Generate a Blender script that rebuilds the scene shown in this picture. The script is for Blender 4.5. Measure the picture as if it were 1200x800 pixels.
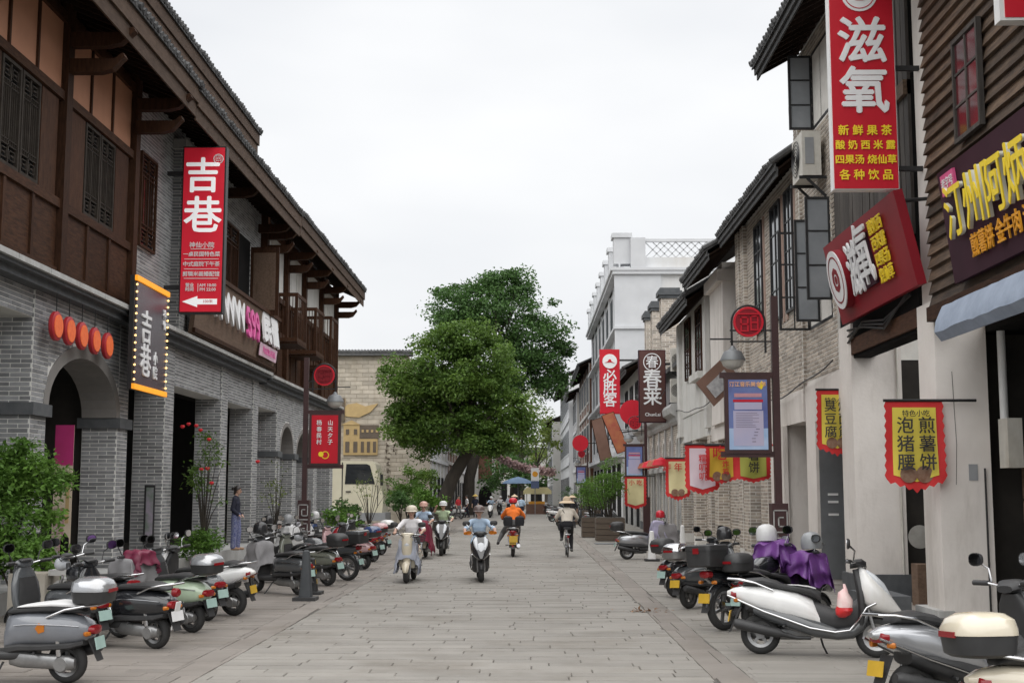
import bpy, math, random
import numpy as np
from mathutils import Vector, Matrix, Euler
random.seed(7)
R = math.radians
sc = bpy.context.scene
for o in list(bpy.data.objects): bpy.data.objects.remove(o)
C = sc.collection
# ---------------------------------------------------------------- camera
CAM_H = 1.6; FPX = 1500.0; PITCH = math.atan(177/FPX); YAW = math.atan(18/(FPX/math.cos(PITCH)))
cam = bpy.data.cameras.new('camera'); cam_o = bpy.data.objects.new('camera', cam); C.objects.link(cam_o)
cam.lens = 45.0; cam.sensor_width = 36.0; cam.clip_end = 2000
cam_o.location = (0, 0, CAM_H); cam_o.rotation_euler = (math.pi/2+PITCH, 0, YAW)
cam.dof.use_dof = True; cam.dof.focus_distance = 24.0; cam.dof.aperture_fstop = 11.0
sc.camera = cam_o
# ---------------------------------------------------------------- sky, sun, exposure
SUN_EL, SUN_AZ = 74, 172      # degrees; diffuse light from high above, a little behind the camera
w = bpy.data.worlds.new('World'); sc.world = w; w.use_nodes = True
nt = w.node_tree; nt.nodes.clear()
out = nt.nodes.new('ShaderNodeOutputWorld')
sky = nt.nodes.new('ShaderNodeTexSky'); sky.sky_type = 'NISHITA'; sky.sun_disc = False
sky.sun_elevation = R(SUN_EL); sky.sun_rotation = R(SUN_AZ); sky.air_density = 1.0; sky.dust_density = 4.0
bg1 = nt.nodes.new('ShaderNodeBackground'); bg1.inputs['Strength'].default_value = 0.06
nt.links.new(sky.outputs[0], bg1.inputs[0])
tc = nt.nodes.new('ShaderNodeTexCoord'); mp = nt.nodes.new('ShaderNodeMapping'); mp.inputs['Scale'].default_value = (1, 1, 2.6)
nz = nt.nodes.new('ShaderNodeTexNoise'); nz.inputs['Scale'].default_value = 2.3; nz.inputs['Detail'].default_value = 4; nz.inputs['Roughness'].default_value = .45
nt.links.new(tc.outputs['Generated'], mp.inputs[0]); nt.links.new(mp.outputs[0], nz.inputs['Vector'])
rp = nt.nodes.new('ShaderNodeValToRGB'); nt.links.new(nz.outputs[0], rp.inputs[0])
rp.color_ramp.elements[0].position = .34; rp.color_ramp.elements[0].color = (.332, .339, .351, 1)
rp.color_ramp.elements[1].position = .66; rp.color_ramp.elements[1].color = (.412, .413, .414, 1)
bg2 = nt.nodes.new('ShaderNodeBackground'); bg2.inputs['Strength'].default_value = 1.0
nt.links.new(rp.outputs[0], bg2.inputs[0])
mx = nt.nodes.new('ShaderNodeMixShader'); mx.inputs[0].default_value = .92
nt.links.new(bg1.outputs[0], mx.inputs[1]); nt.links.new(bg2.outputs[0], mx.inputs[2]); nt.links.new(mx.outputs[0], out.inputs[0])
sl = bpy.data.lights.new('sun', 'SUN'); sl.energy = 1.5; sl.angle = R(115); sl.color = (1, .985, .96)
so = bpy.data.objects.new('sun', sl); C.objects.link(so)
so.rotation_euler = Vector((-math.sin(R(SUN_AZ))*math.cos(R(SUN_EL)), -math.cos(R(SUN_AZ))*math.cos(R(SUN_EL)), -math.sin(R(SUN_EL)))).to_track_quat('-Z', 'Y').to_euler()
so.location = (0, 40, 60)
vs = sc.view_settings; vs.view_transform = 'Standard'; vs.look = 'None'; vs.exposure = 1.36; vs.gamma = 1.0; vs.use_curve_mapping = False
sc.cycles.max_bounces = 6; sc.cycles.use_denoising = True
# ---------------------------------------------------------------- pixel rays: used to survey real positions on real planes
_cp, _sp, _cw, _sw = math.cos(PITCH), math.sin(PITCH), math.cos(YAW), math.sin(YAW)
def _ray(px, py):
    u = (px-600)/FPX; v = (400-py)/FPX; x, y, z = u, _cp-v*_sp, _sp+v*_cp
    return (x*_cw-y*_sw, x*_sw+y*_cw, z)
def atY(px, py, Y): d = _ray(px, py); t = Y/d[1]; return Vector((d[0]*t, Y, CAM_H+d[2]*t))
def atX(px, py, X): d = _ray(px, py); t = X/d[0]; return Vector((X, d[1]*t, CAM_H+d[2]*t))
def gd(px, py, z=0.012): d = _ray(px, py); t = (z-CAM_H)/d[2]; return Vector((d[0]*t, d[1]*t, z))
# ---------------------------------------------------------------- materials
MAT = {}
def mat(name, c1, c2=None, s=3.0, rough=.7, metal=0.0, bump=0.0, bs=60.0, rnd=0.0, obj=False, emit=0.0, coat=0.0, stretch=None, trans=0.0, spec=None, alpha=None, dirt=0.0):
    if name in MAT: return MAT[name]
    m = bpy.data.materials.new(name); m.use_nodes = True; t = m.node_tree; N = t.nodes; Lk = t.links
    b = N['Principled BSDF']; MAT[name] = m
    c2 = c2 or tuple(c*.8 for c in c1)
    b.inputs['Roughness'].default_value = rough; b.inputs['Metallic'].default_value = metal
    if coat: b.inputs['Coat Weight'].default_value = coat; b.inputs['Coat Roughness'].default_value = .08
    if spec is not None: b.inputs['Specular IOR Level'].default_value = spec
    if trans: b.inputs['Transmission Weight'].default_value = trans
    if alpha is not None: b.inputs['Alpha'].default_value = alpha
    if obj: vec = N.new('ShaderNodeTexCoord').outputs['Object']
    else: vec = N.new('ShaderNodeNewGeometry').outputs['Position']
    if stretch:
        mpn = N.new('ShaderNodeMapping'); mpn.inputs['Scale'].default_value = stretch; Lk.new(vec, mpn.inputs[0]); vec = mpn.outputs[0]
    n = N.new('ShaderNodeTexNoise'); n.inputs['Scale'].default_value = s; n.inputs['Detail'].default_value = 5; n.inputs['Roughness'].default_value = .6
    Lk.new(vec, n.inputs['Vector'])
    r = N.new('ShaderNodeValToRGB'); Lk.new(n.outputs[0], r.inputs[0])
    r.color_ramp.elements[0].position = .32; r.color_ramp.elements[1].position = .68
    r.color_ramp.elements[0].color = (*c1, 1); r.color_ramp.elements[1].color = (*c2, 1)
    col = r.outputs[0]
    if dirt:
        n3 = N.new('ShaderNodeTexNoise'); n3.inputs['Scale'].default_value = s*.35; n3.inputs['Detail'].default_value = 8; n3.inputs['Roughness'].default_value = .7
        mp3 = N.new('ShaderNodeMapping'); mp3.inputs['Scale'].default_value = (1, 1, .22); Lk.new(vec, mp3.inputs[0]); Lk.new(mp3.outputs[0], n3.inputs['Vector'])
        r3 = N.new('ShaderNodeValToRGB'); Lk.new(n3.outputs[0], r3.inputs[0])
        r3.color_ramp.elements[0].position = .5; r3.color_ramp.elements[0].color = (1, 1, 1, 1)
        r3.color_ramp.elements[1].position = .74; d = 1-dirt; r3.color_ramp.elements[1].color = (d, d*.95, d*.88, 1)
        mm = N.new('ShaderNodeMix'); mm.data_type = 'RGBA'; mm.blend_type = 'MULTIPLY'; mm.inputs[0].default_value = 1
        Lk.new(col, mm.inputs[6]); Lk.new(r3.outputs[0], mm.inputs[7]); col = mm.outputs[2]
    if rnd:
        oi = N.new('ShaderNodeObjectInfo'); ge = N.new('ShaderNodeNewGeometry')
        ad = N.new('ShaderNodeMath'); ad.operation = 'ADD'; Lk.new(oi.outputs['Random'], ad.inputs[0]); Lk.new(ge.outputs['Random Per Island'], ad.inputs[1])
        fr = N.new('ShaderNodeMath'); fr.operation = 'FRACT'; Lk.new(ad.outputs[0], fr.inputs[0])
        mr = N.new('ShaderNodeMapRange'); mr.inputs['To Min'].default_value = 1-rnd; mr.inputs['To Max'].default_value = 1+rnd; Lk.new(fr.outputs[0], mr.inputs[0])
        hs = N.new('ShaderNodeHueSaturation'); Lk.new(mr.outputs[0], hs.inputs['Value']); Lk.new(col, hs.inputs['Color']); col = hs.outputs[0]
    Lk.new(col, b.inputs['Base Color'])
    if emit: Lk.new(col, b.inputs['Emission Color']); b.inputs['Emission Strength'].default_value = emit
    if bump:
        n2 = N.new('ShaderNodeTexNoise'); n2.inputs['Scale'].default_value = bs; n2.inputs['Detail'].default_value = 3; Lk.new(vec, n2.inputs['Vector'])
        bp = N.new('ShaderNodeBump'); bp.inputs['Strength'].default_value = bump; bp.inputs['Distance'].default_value = .01
        Lk.new(n2.outputs[0], bp.inputs['Height']); Lk.new(bp.outputs[0], b.inputs['Normal'])
    return m
def rgb(h):    # sRGB hex to linear
    h = h.lstrip('#'); v = [int(h[i:i+2], 16)/255 for i in (0, 2, 4)]
    return tuple(c/12.92 if c < .04045 else ((c+.055)/1.055)**2.4 for c in v)
# ---------------------------------------------------------------- mesh builder
class MB:
    def __init__(s): s.v = []; s.f = []; s.m = []; s.s = []
    def add(s, vs, fs, m=0, sm=False):
        k = len(s.v); s.v += [tuple(p) for p in vs]
        for f in fs: s.f.append(tuple(i+k for i in f)); s.m.append(m); s.s.append(sm)
        return s
    def box(s, x0, x1, y0, y1, z0, z1, m=0):
        return s.add([(x0,y0,z0),(x1,y0,z0),(x1,y1,z0),(x0,y1,z0),(x0,y0,z1),(x1,y0,z1),(x1,y1,z1),(x0,y1,z1)],
                     [(0,3,2,1),(4,5,6,7),(0,1,5,4),(1,2,6,5),(2,3,7,6),(3,0,4,7)], m)
    def obox(s, c, dx, dy, dz, m=0):     # oriented box: half-extent vectors
        c = Vector(c); dx = Vector(dx); dy = Vector(dy); dz = Vector(dz)
        P = [c+a*dx+b*dy+d*dz for d in (-1, 1) for a, b in ((-1,-1),(1,-1),(1,1),(-1,1))]
        return s.add(P, [(0,3,2,1),(4,5,6,7),(0,1,5,4),(1,2,6,5),(2,3,7,6),(3,0,4,7)], m)
    def rings(s, rs, m=0, sm=True, cap=True, closed=True):
        n = len(rs[0]); V = [p for r in rs for p in r]; F = []
        for i in range(len(rs)-1):
            for j in range(n if closed else n-1):
                a = i*n+j; b = i*n+(j+1) % n; F.append((a, b, b+n, a+n))
        if cap and closed: F.append(tuple(range(n-1, -1, -1))); F.append(tuple(range((len(rs)-1)*n, len(rs)*n)))
        return s.add(V, F, m, sm)
    def cyl(s, p0, p1, r0, r1=None, n=12, m=0, cap=True):
        p0 = Vector(p0); p1 = Vector(p1); r1 = r0 if r1 is None else r1
        d = (p1-p0).normalized(); a = d.orthogonal().normalized(); b = d.cross(a)
        rs = [[p+(a*math.cos(2*math.pi*i/n)+b*math.sin(2*math.pi*i/n))*r for i in range(n)] for p, r in ((p0, r0), (p1, r1))]
        return s.rings(rs, m, True, cap)
    def tube(s, pts, r, n=8, m=0):
        pts = [Vector(p) for p in pts]; rs = []; a = None
        for i, p in enumerate(pts):
            d = (pts[min(i+1, len(pts)-1)]-pts[max(i-1, 0)]).normalized()
            a = (a-d*a.dot(d)).normalized() if a is not None and (a-d*a.dot(d)).length > 1e-4 else d.orthogonal().normalized()
            b = d.cross(a); rr = r[i] if isinstance(r, (list, tuple)) else r
            rs.append([p+(a*math.cos(2*math.pi*k/n)+b*math.sin(2*math.pi*k/n))*rr for k in range(n)])
        return s.rings(rs, m)
    def lathe(s, prof, n=20, c=(0,0,0), ax='Z', m=0, a0=0, a1=2*math.pi, cap=False):
        full = abs(a1-a0-2*math.pi) < 1e-6; k = n if full else n+1; rs = []
        for r, h in prof:
            ring = []
            for i in range(k):
                t = a0+(a1-a0)*i/n; x, y = r*math.cos(t), r*math.sin(t)
                p = {'Z': (x, y, h), 'Y': (x, h, y), 'X': (h, x, y)}[ax]
                ring.append((c[0]+p[0], c[1]+p[1], c[2]+p[2]))
            rs.append(ring)
        return s.rings(rs, m, True, cap, full)
    def prism(s, poly, ax, a, b, m=0, sm=False):    # poly in the two other axes (order x,y,z minus ax)
        def P(u, v, t): return {'X': (t, u, v), 'Y': (u, t, v), 'Z': (u, v, t)}[ax]
        n = len(poly); V = [P(u, v, a) for u, v in poly]+[P(u, v, b) for u, v in poly]
        F = [tuple(range(n-1, -1, -1)), tuple(range(n, 2*n))]
        s.add(V, F, m, False); k = len(s.v)-2*n
        for i in range(n): j = (i+1) % n; s.f.append((k+i, k+j, k+j+n, k+i+n)); s.m.append(m); s.s.append(sm)
        return s
    def loft(s, secs, n=14, m=0, ex=2.6):    # secs: (centre, half width along y, vector v (half height dir), [exponent])
        rs = []
        for q in secs:
            c = Vector(q[0]); hy = q[1]; v = Vector(q[2]); e = q[3] if len(q) > 3 else ex; ring = []
            for i in range(n):
                t = 2*math.pi*(i+.5)/n; ct, st = math.cos(t), math.sin(t)
                cy = math.copysign(abs(ct)**(2/e), ct); cz = math.copysign(abs(st)**(2/e), st)
                ring.append(c+Vector((0, hy*cy, 0))+v*cz)
            rs.append(ring)
        return s.rings(rs, m)
    def mesh(s, name, mats, ang=38, fix=True):
        me = bpy.data.meshes.new(name); me.from_pydata(s.v, [], s.f)
        for m in (mats if isinstance(mats, (list, tuple)) else [mats]): me.materials.append(m)
        me.polygons.foreach_set('material_index', s.m); me.polygons.foreach_set('use_smooth', s.s)
        if fix and len(s.f) < 60000:
            import bmesh
            bm = bmesh.new(); bm.from_mesh(me); bmesh.ops.recalc_face_normals(bm, faces=bm.faces); bm.to_mesh(me); bm.free()
        me.update()
        if any(s.s): me.set_sharp_from_angle(angle=R(ang))
        return me
ORG = {}
def link(name, data, parent=None):
    o = bpy.data.objects.new(name, data); C.objects.link(o)
    if parent is not None:
        o.parent = parent
        if parent in ORG: o.location = -ORG[parent]
    return o
def part(name, mb, mats, parent=None, ang=38, stuff=False, label=None):
    o = link(name, mb.mesh(name, mats, ang), parent)
    if stuff: o['kind'] = 'stuff'
    if label: o['label'] = label
    return o
def thing(name, label, cat, loc=(0,0,0), group=None, world=False, rz=0):
    o = bpy.data.objects.new(name, None); C.objects.link(o); o.empty_display_size = .2
    o.location = loc; o.rotation_euler.z = rz; o['label'] = label; o['category'] = cat
    if group: o['group'] = group
    if world: ORG[o] = Vector(loc)     # its parts are written in world coordinates
    return o
def tag(o, label, cat, group=None):
    o['label'] = label; o['category'] = cat
    if group: o['group'] = group
    return o
def struct(name, mb, mats):
    o = link(name, mb.mesh(name, mats)); o['kind'] = 'structure'; return o
TS = bpy.data.scenes.new('scratch')      # evaluates text and modifiers cheaply; removed at the end
def evaluated(data_or_obj):
    t = data_or_obj if isinstance(data_or_obj, bpy.types.Object) else bpy.data.objects.new('tmp', data_or_obj)
    TS.collection.objects.link(t); vl = TS.view_layers[0]; vl.update()
    me = bpy.data.meshes.new_from_object(t.evaluated_get(vl.depsgraph)); bpy.data.objects.remove(t); return me
def textmesh(body, size, mats, ext=.004, bold=0.0, align='CENTER', sx=1.0, shear=0.0, lh=1.0):
    cu = bpy.data.curves.new('lettering', 'FONT'); cu.body = body; cu.size = size; cu.extrude = ext
    cu.align_x = align; cu.align_y = 'CENTER'; cu.resolution_u = 2; cu.space_line = lh; cu.shear = shear
    me = evaluated(cu); bpy.data.curves.remove(cu); me.name = 'lettering'
    if bold:      # heavier strokes: nudged copies, each a hair prouder than the last
        import bmesh
        bm = bmesh.new()
        for k, (dx, dy) in enumerate(((0,0),(bold,0),(-bold,0),(0,bold),(0,-bold))):
            c = me.copy(); c.transform(Matrix.Translation((dx, dy, k*.0007))); bm.from_mesh(c); bpy.data.meshes.remove(c)
        bm.to_mesh(me); bm.free()
    me.materials.clear(); me.materials.append(mats); me.polygons.foreach_set('material_index', [0]*len(me.polygons))
    if sx != 1.0: me.transform(Matrix.Diagonal((sx, 1, 1, 1)))
    return me
def vtext(s): return '\n'.join(s)
# ================================================================ shared materials
M_slab = mat('paving_granite', (.258,.243,.220), (.220,.206,.185), s=1.6, rough=.72, bump=.3, bs=90, rnd=.085, dirt=.30)
M_slab_side = mat('paving_brown_stone', (.228,.206,.184), (.19,.17,.152), s=1.8, rough=.75, bump=.3, bs=90, rnd=.10, dirt=.30)
M_joint = mat('paving_joint_dirt', (.12,.112,.10), (.08,.075,.068), s=8, rough=.95)
M_gbrick = mat('grey_brick', (.275,.278,.282), (.20,.204,.21), s=5, rough=.85, bump=.3, bs=120, rnd=.30)
M_mortar = mat('pale_mortar', (.74,.73,.70), (.64,.63,.60), s=6, rough=.95)
M_stone = mat('dark_grey_stone', (.10,.105,.11), (.065,.07,.075), s=5, rough=.8, bump=.3, bs=60)
M_ledge = mat('pale_ledge_stone', (.48,.48,.47), (.36,.36,.35), s=4, rough=.85, bump=.2, dirt=.35)
M_plaster = mat('grey_plaster', (.23,.215,.20), (.19,.18,.17), s=4, rough=.9)
M_wood = mat('dark_brown_timber', (.072,.034,.019), (.034,.0165,.010), s=5, rough=.6, bump=.25, bs=25, stretch=(6,6,1), rnd=.25, spec=.08)
M_woodh = mat('dark_brown_board', (.074,.035,.0195), (.032,.016,.010), s=5, rough=.6, bump=.3, bs=25, stretch=(6,1,6), rnd=.28, spec=.08)
M_woodl = mat('mid_brown_timber', (.175,.118,.084), (.115,.076,.054), s=5, rough=.65, bump=.3, bs=20, stretch=(5,1,5), rnd=.15, dirt=.3, spec=.2)
M_black = mat('dark_interior', (.014,.013,.013), (.009,.009,.009), s=2, rough=.95, spec=.1)  # near-black colour paints in the darkness of shop rooms and openings
M_fascia = mat('brown_fascia_board', (.105,.071,.052), (.066,.044,.032), s=5, rough=.7, bump=.3, bs=20, stretch=(5,1,5), rnd=.15, dirt=.3, spec=.1)
M_latt = mat('grey_brown_lattice', (.055,.046,.038), (.036,.030,.025), s=6, rough=.7, spec=.1)
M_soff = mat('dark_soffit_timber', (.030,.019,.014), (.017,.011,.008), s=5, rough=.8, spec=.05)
M_dim = mat('indoor_shade_dark', (.05,.045,.04), (.03,.028,.026), s=2, rough=.95, spec=.1)  # dark colour stands in for the shade on indoor ceilings, walls and floors
M_tile = mat('grey_roof_tile', (.055,.056,.058), (.10,.10,.10), s=7, rough=.85, bump=.3, bs=50, rnd=.3)
M_white = mat('white_plaster', (.66,.65,.62), (.58,.57,.54), s=2.5, rough=.85, dirt=.25, bump=.08, bs=30)
M_tan = mat('tan_plaster', (.53,.26,.155), (.46,.22,.13), s=2, rough=.8)
M_glass = mat('window_glass', (.02,.023,.026), (.03,.033,.036), s=2, rough=.08, spec=.7)
M_fglass = mat('dull_far_glass', (.035,.040,.046), (.06,.066,.074), s=1.5, rough=.6, spec=.12)
M_blackm = mat('black_metal', (.02,.02,.021), (.03,.03,.031), s=9, rough=.5, metal=.3)
M_maroonm = mat('maroon_painted_steel', (.055,.022,.022), (.042,.017,.017), s=6, rough=.45)
M_whitep = mat('white_paint', (.80,.80,.79), (.74,.74,.73), s=6, rough=.5)
M_grey = mat('mid_grey_paint', (.30,.31,.32), (.26,.27,.28), s=5, rough=.5)
UNIT = {}
def unit_slab(m):
    if m.name not in UNIT:
        b = MB(); e = .5; t = .492
        V = [(-e,-e,-1),(e,-e,-1),(e,e,-1),(-e,e,-1),(-e,-e,-.25),(e,-e,-.25),(e,e,-.25),(-e,e,-.25),(-t,-t+.004,0),(t,-t+.004,0),(t,t-.004,0),(-t,t-.004,0)]
        b.add(V, [(0,1,5,4),(1,2,6,5),(2,3,7,6),(3,0,4,7),(4,5,9,8),(5,6,10,9),(6,7,11,10),(7,4,8,11),(8,9,10,11)])
        UNIT[m.name] = (b.mesh('slab', m, fix=False), b)
    return UNIT[m.name]
# ================================================================ ground and paving
struct('ground', MB().box(-900,900,-60,1500,-.5,-.02), mat('far_earth', (.16,.15,.135), (.12,.115,.10), s=.3, rough=.95))
def paving(name, x0, x1, y0, y1, course, length, m, nobj, z=.012):
    base = struct(name, MB().box(x0, x1, y0, 150, -.02, 0), M_joint)
    L = []; y = y0; k = 0
    while y < y1:
        x = x0-random.random()*length
        c = course*random.uniform(.96, 1.04)
        while x < x1-.02:
            l = length*random.uniform(.78, 1.25); a = max(x, x0); b = min(x+l, x1)
            if b-a > .04: L.append(((a+b)/2, y+c/2, b-a-.007, c-.006))
            x += l
        y += c
    mesh, bm = unit_slab(m)
    Ls = sorted(L, key=lambda q: q[1]); inview = [q for q in Ls if q[1] > 10.4]
    near = set(map(id, inview[:nobj])); J = MB()
    for q in Ls:
        zz = z+random.uniform(-.003, .003); tx, ty = random.uniform(-.0035,.0035), random.uniform(-.004,.004)
        if id(q) in near:
            o = bpy.data.objects.new('paving_slab', mesh); C.objects.link(o); o.parent = base
            o.location = (q[0], q[1], zz); o.scale = (q[2], q[3], .03); o.rotation_euler = (ty, tx, 0)
        else:
            J.add([(q[0]+v[0]*q[2], q[1]+v[1]*q[3], zz+v[2]*.03+v[0]*q[2]*-tx+v[1]*q[3]*ty) for v in bm.v], bm.f)
    part('paving_courses', J, m, base, stuff=True)
    far = MB().box(x0, x1, y1, 150, 0, z); part('far_paving', far, m, base)
    return base
paving('road', -2.85, 1.60, 8.5, 62, .225, .92, M_slab, 300)
paving('pavement_left', -3.19, -2.85, 8.5, 62, .95, .34, M_slab_side, 40)
paving('pavement_right', 1.60, 1.93, 8.5, 62, .95, .34, M_slab_side, 40)
paving('parking_strip_left', -6.85, -3.19, 8.5, 62, .24, 1.0, M_slab_side, 200)
paving('parking_strip_right', 1.93, 5.10, 8.5, 62, .24, 1.0, M_slab, 160)
struct('terrace_left', MB().box(-16,-6.86,8,47.9,-.02,.30), M_ledge)
struct('terrace_right', MB().box(5.1,16,6,150,-.02,.016), M_slab_side)
struct('road_far_left', MB().box(-30,-6.85,47.9,150,-.02,.014), M_slab_side)
struct('pavement_far_left', MB().box(-6.86,-2.85,62,150,-.01,.016), M_slab_side)
# one hole in the paving where a slab has broken out
# ================================================================ brick laying
def unit_brick():
    if 'brick' not in UNIT:
        b = MB(); e = .5; t = .49
        V = [(-e,0,-e),(e,0,-e),(e,0,e),(-e,0,e),(-e,-.7,-e),(e,-.7,-e),(e,-.7,e),(-e,-.7,e),(-t,-1,-t+.03),(t,-1,-t+.03),(t,-1,t-.03),(-t,-1,t-.03)]
        b.add(V, [(0,1,5,4),(1,2,6,5),(2,3,7,6),(3,0,4,7),(4,5,9,8),(5,6,10,9),(6,7,11,10),(7,4,8,11),(8,9,10,11)])
        UNIT['brick'] = b
    return UNIT['brick']
class Bricks:
    def __init__(s, course=.067, length=.30, gap=.0125, proud=.006): s.L = []; s.c = course; s.l = length; s.g = gap; s.p = proud
    def face(s, o, u, w, z0, z1, hole=None, bond=True):
        """running bond on the plane through o with horizontal direction u (unit, 2d) ; outward normal is u turned -90 deg"""
        n = int(round((z1-z0)/s.c)); c = (z1-z0)/max(n, 1)
        for k in range(n):
            x = -(.5*s.l if (k % 2 and bond) else 0)
            while x < w-.015:
                a = max(x, 0); b = min(x+s.l, w); x += s.l
                if b-a < .03: continue
                uc = (a+b)/2; zc = z0+(k+.5)*c
                if hole and hole(uc, zc, (b-a)/2): continue
                s.L.append((o[0]+u[0]*uc, o[1]+u[1]*uc, zc, b-a-s.g, c-s.g, math.atan2(u[1], u[0])))
    def emit(s, parent, m, nobj=300, name='brick'):
        b = unit_brick(); key = 'bm_'+m.name
        if key not in UNIT: UNIT[key] = b.mesh('brick', m, fix=False)
        L = sorted(s.L, key=lambda q: math.hypot(q[0], q[1])+(0 if q[1] > 0 and abs(q[0])/max(q[1], .1) < .42 and q[2] < 1.6+.39*q[1] else 99)); J = MB()
        for i, q in enumerate(L):
            if i < nobj:
                o = bpy.data.objects.new(name, UNIT[key]); C.objects.link(o); o.parent = parent
                o.location = Vector(q[:3])-(ORG[parent] if parent in ORG else Vector()); o.rotation_euler.z = q[5]; o.scale = (q[3], s.p, q[4])
            else:
                ca, sa = math.cos(q[5]), math.sin(q[5])
                J.add([(q[0]+v[0]*q[3]*ca-v[1]*s.p*sa, q[1]+v[0]*q[3]*sa+v[1]*s.p*ca, q[2]+v[2]*q[4]) for v in b.v], b.f)
        if J.v: part('brickwork', J, m, parent, stuff=True)
def arch_pts(yc, hw, zs, za, n=16, point=1.0):     # from left springing to right springing
    P = []
    for i in range(n+1):
        t = math.pi*(1-i/n); P.append((yc+hw*math.cos(t), zs+(za-zs)*(math.sin(t)**point)))
    return P
def arch_fill(mb, X0, X1, y0, y1, yc, hw, zs, za, ztop, m=0):
    """wall piece between y0..y1 from springing zs to ztop with an arch cut out"""
    A = arch_pts(yc, hw, zs, za)
    for (a, za_), (b, zb_) in zip(A[:-1], A[1:]):
        mb.add([(X0,a,za_),(X0,b,zb_),(X0,b,ztop),(X0,a,ztop),(X1,a,za_),(X1,b,zb_),(X1,b,ztop),(X1,a,ztop)], [(0,1,2,3),(7,6,5,4),(0,4,5,1)], m)
    if yc-hw > y0: mb.box(X0, X1, y0, yc-hw, zs, ztop, m)
    if y1 > yc+hw: mb.box(X0, X1, yc+hw, y1, zs, ztop, m)
def arch_ring(mb, X, d, yc, hw, zs, za, wd, m=0, n=18):
    A = arch_pts(yc, hw, zs, za, n); B = arch_pts(yc, hw+wd, zs, za+wd, n)
    rs = [[(X,a[0],a[1]),(X,b[0],b[1]),(X+d,b[0],b[1]),(X+d,a[0],a[1])] for a, b in zip(A, B)]
    mb.rings(rs, m, False)
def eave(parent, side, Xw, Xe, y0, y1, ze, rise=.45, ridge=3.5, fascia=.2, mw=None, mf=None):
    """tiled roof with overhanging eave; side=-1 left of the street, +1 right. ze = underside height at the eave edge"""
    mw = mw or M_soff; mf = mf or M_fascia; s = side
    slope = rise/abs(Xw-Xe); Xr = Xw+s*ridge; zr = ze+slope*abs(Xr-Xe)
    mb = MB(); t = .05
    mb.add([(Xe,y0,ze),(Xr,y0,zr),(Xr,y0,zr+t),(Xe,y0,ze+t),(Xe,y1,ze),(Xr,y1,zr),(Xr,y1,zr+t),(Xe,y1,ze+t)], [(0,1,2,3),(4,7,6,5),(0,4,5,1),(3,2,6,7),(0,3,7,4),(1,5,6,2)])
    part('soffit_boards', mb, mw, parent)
    k = 0; y = y0+.15; mb = MB()
    while y < y1-.1:
        mb.obox(((Xe+Xw)/2, y, ze+rise/2-.05), (abs(Xw-Xe)/2, 0, s*rise/2), (0,.035,0), (0,0,.05)); y += .34
    part('rafters', mb, mw, parent, stuff=True)
    f1 = MB().box(min(Xe,Xe-s*.03), max(Xe,Xe-s*.03), y0-.02, y1+.02, ze-.05-fascia*.5, ze+.06); part('fascia_board', f1, mf, parent)
    f2 = MB().box(min(Xe-s*.04,Xe-s*.075), max(Xe-s*.04,Xe-s*.075), y0-.03, y1+.03, ze-.02, ze+.02+fascia*.75); part('fascia_board', f2, mf, parent)
    zt = ze+.06+fascia*.55; T = MB(); y = y0-.04
    T.add([(Xe-s*.12,y0-.05,zt-.01),(Xr,y0-.05,zr+.22),(Xr,y1+.05,zr+.22),(Xe-s*.12,y1+.05,zt-.01),(Xe-s*.12,y0-.05,zt-.05),(Xr,y0-.05,zr+.1),(Xr,y1+.05,zr+.1),(Xe-s*.12,y1+.05,zt-.05)],
          [(0,1,2,3),(7,6,5,4),(0,4,5,1),(3,2,6,7),(0,3,7,4),(1,5,6,2)])
    while y < y1+.04:
        j = random.uniform(-.015, .015)
        T.cyl((Xe-s*(.15+j), y, zt+.02+j), (Xw+s*.6, y, zt+.02+slope*(abs(Xw-Xe)+.6)), .062, n=7); y += .2
    part('roof_tiles', T, M_tile, parent, stuff=True)
def bracket(parent, side, Xw, y, z, reach, m=None):
    mb = MB(); s = side
    pr = [(0,0),(0,-.22),(.55,-.22),(.78,-.17),(.93,-.03),(1.0,.03),(.97,.09),(.9,.06),(.86,.02),(.8,0)]
    mb.prism([(Xw-s*u*reach, z+v) for u, v in pr], 'Y', y-.085, y+.085); part('bracket', mb, m or M_wood, parent)
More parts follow.
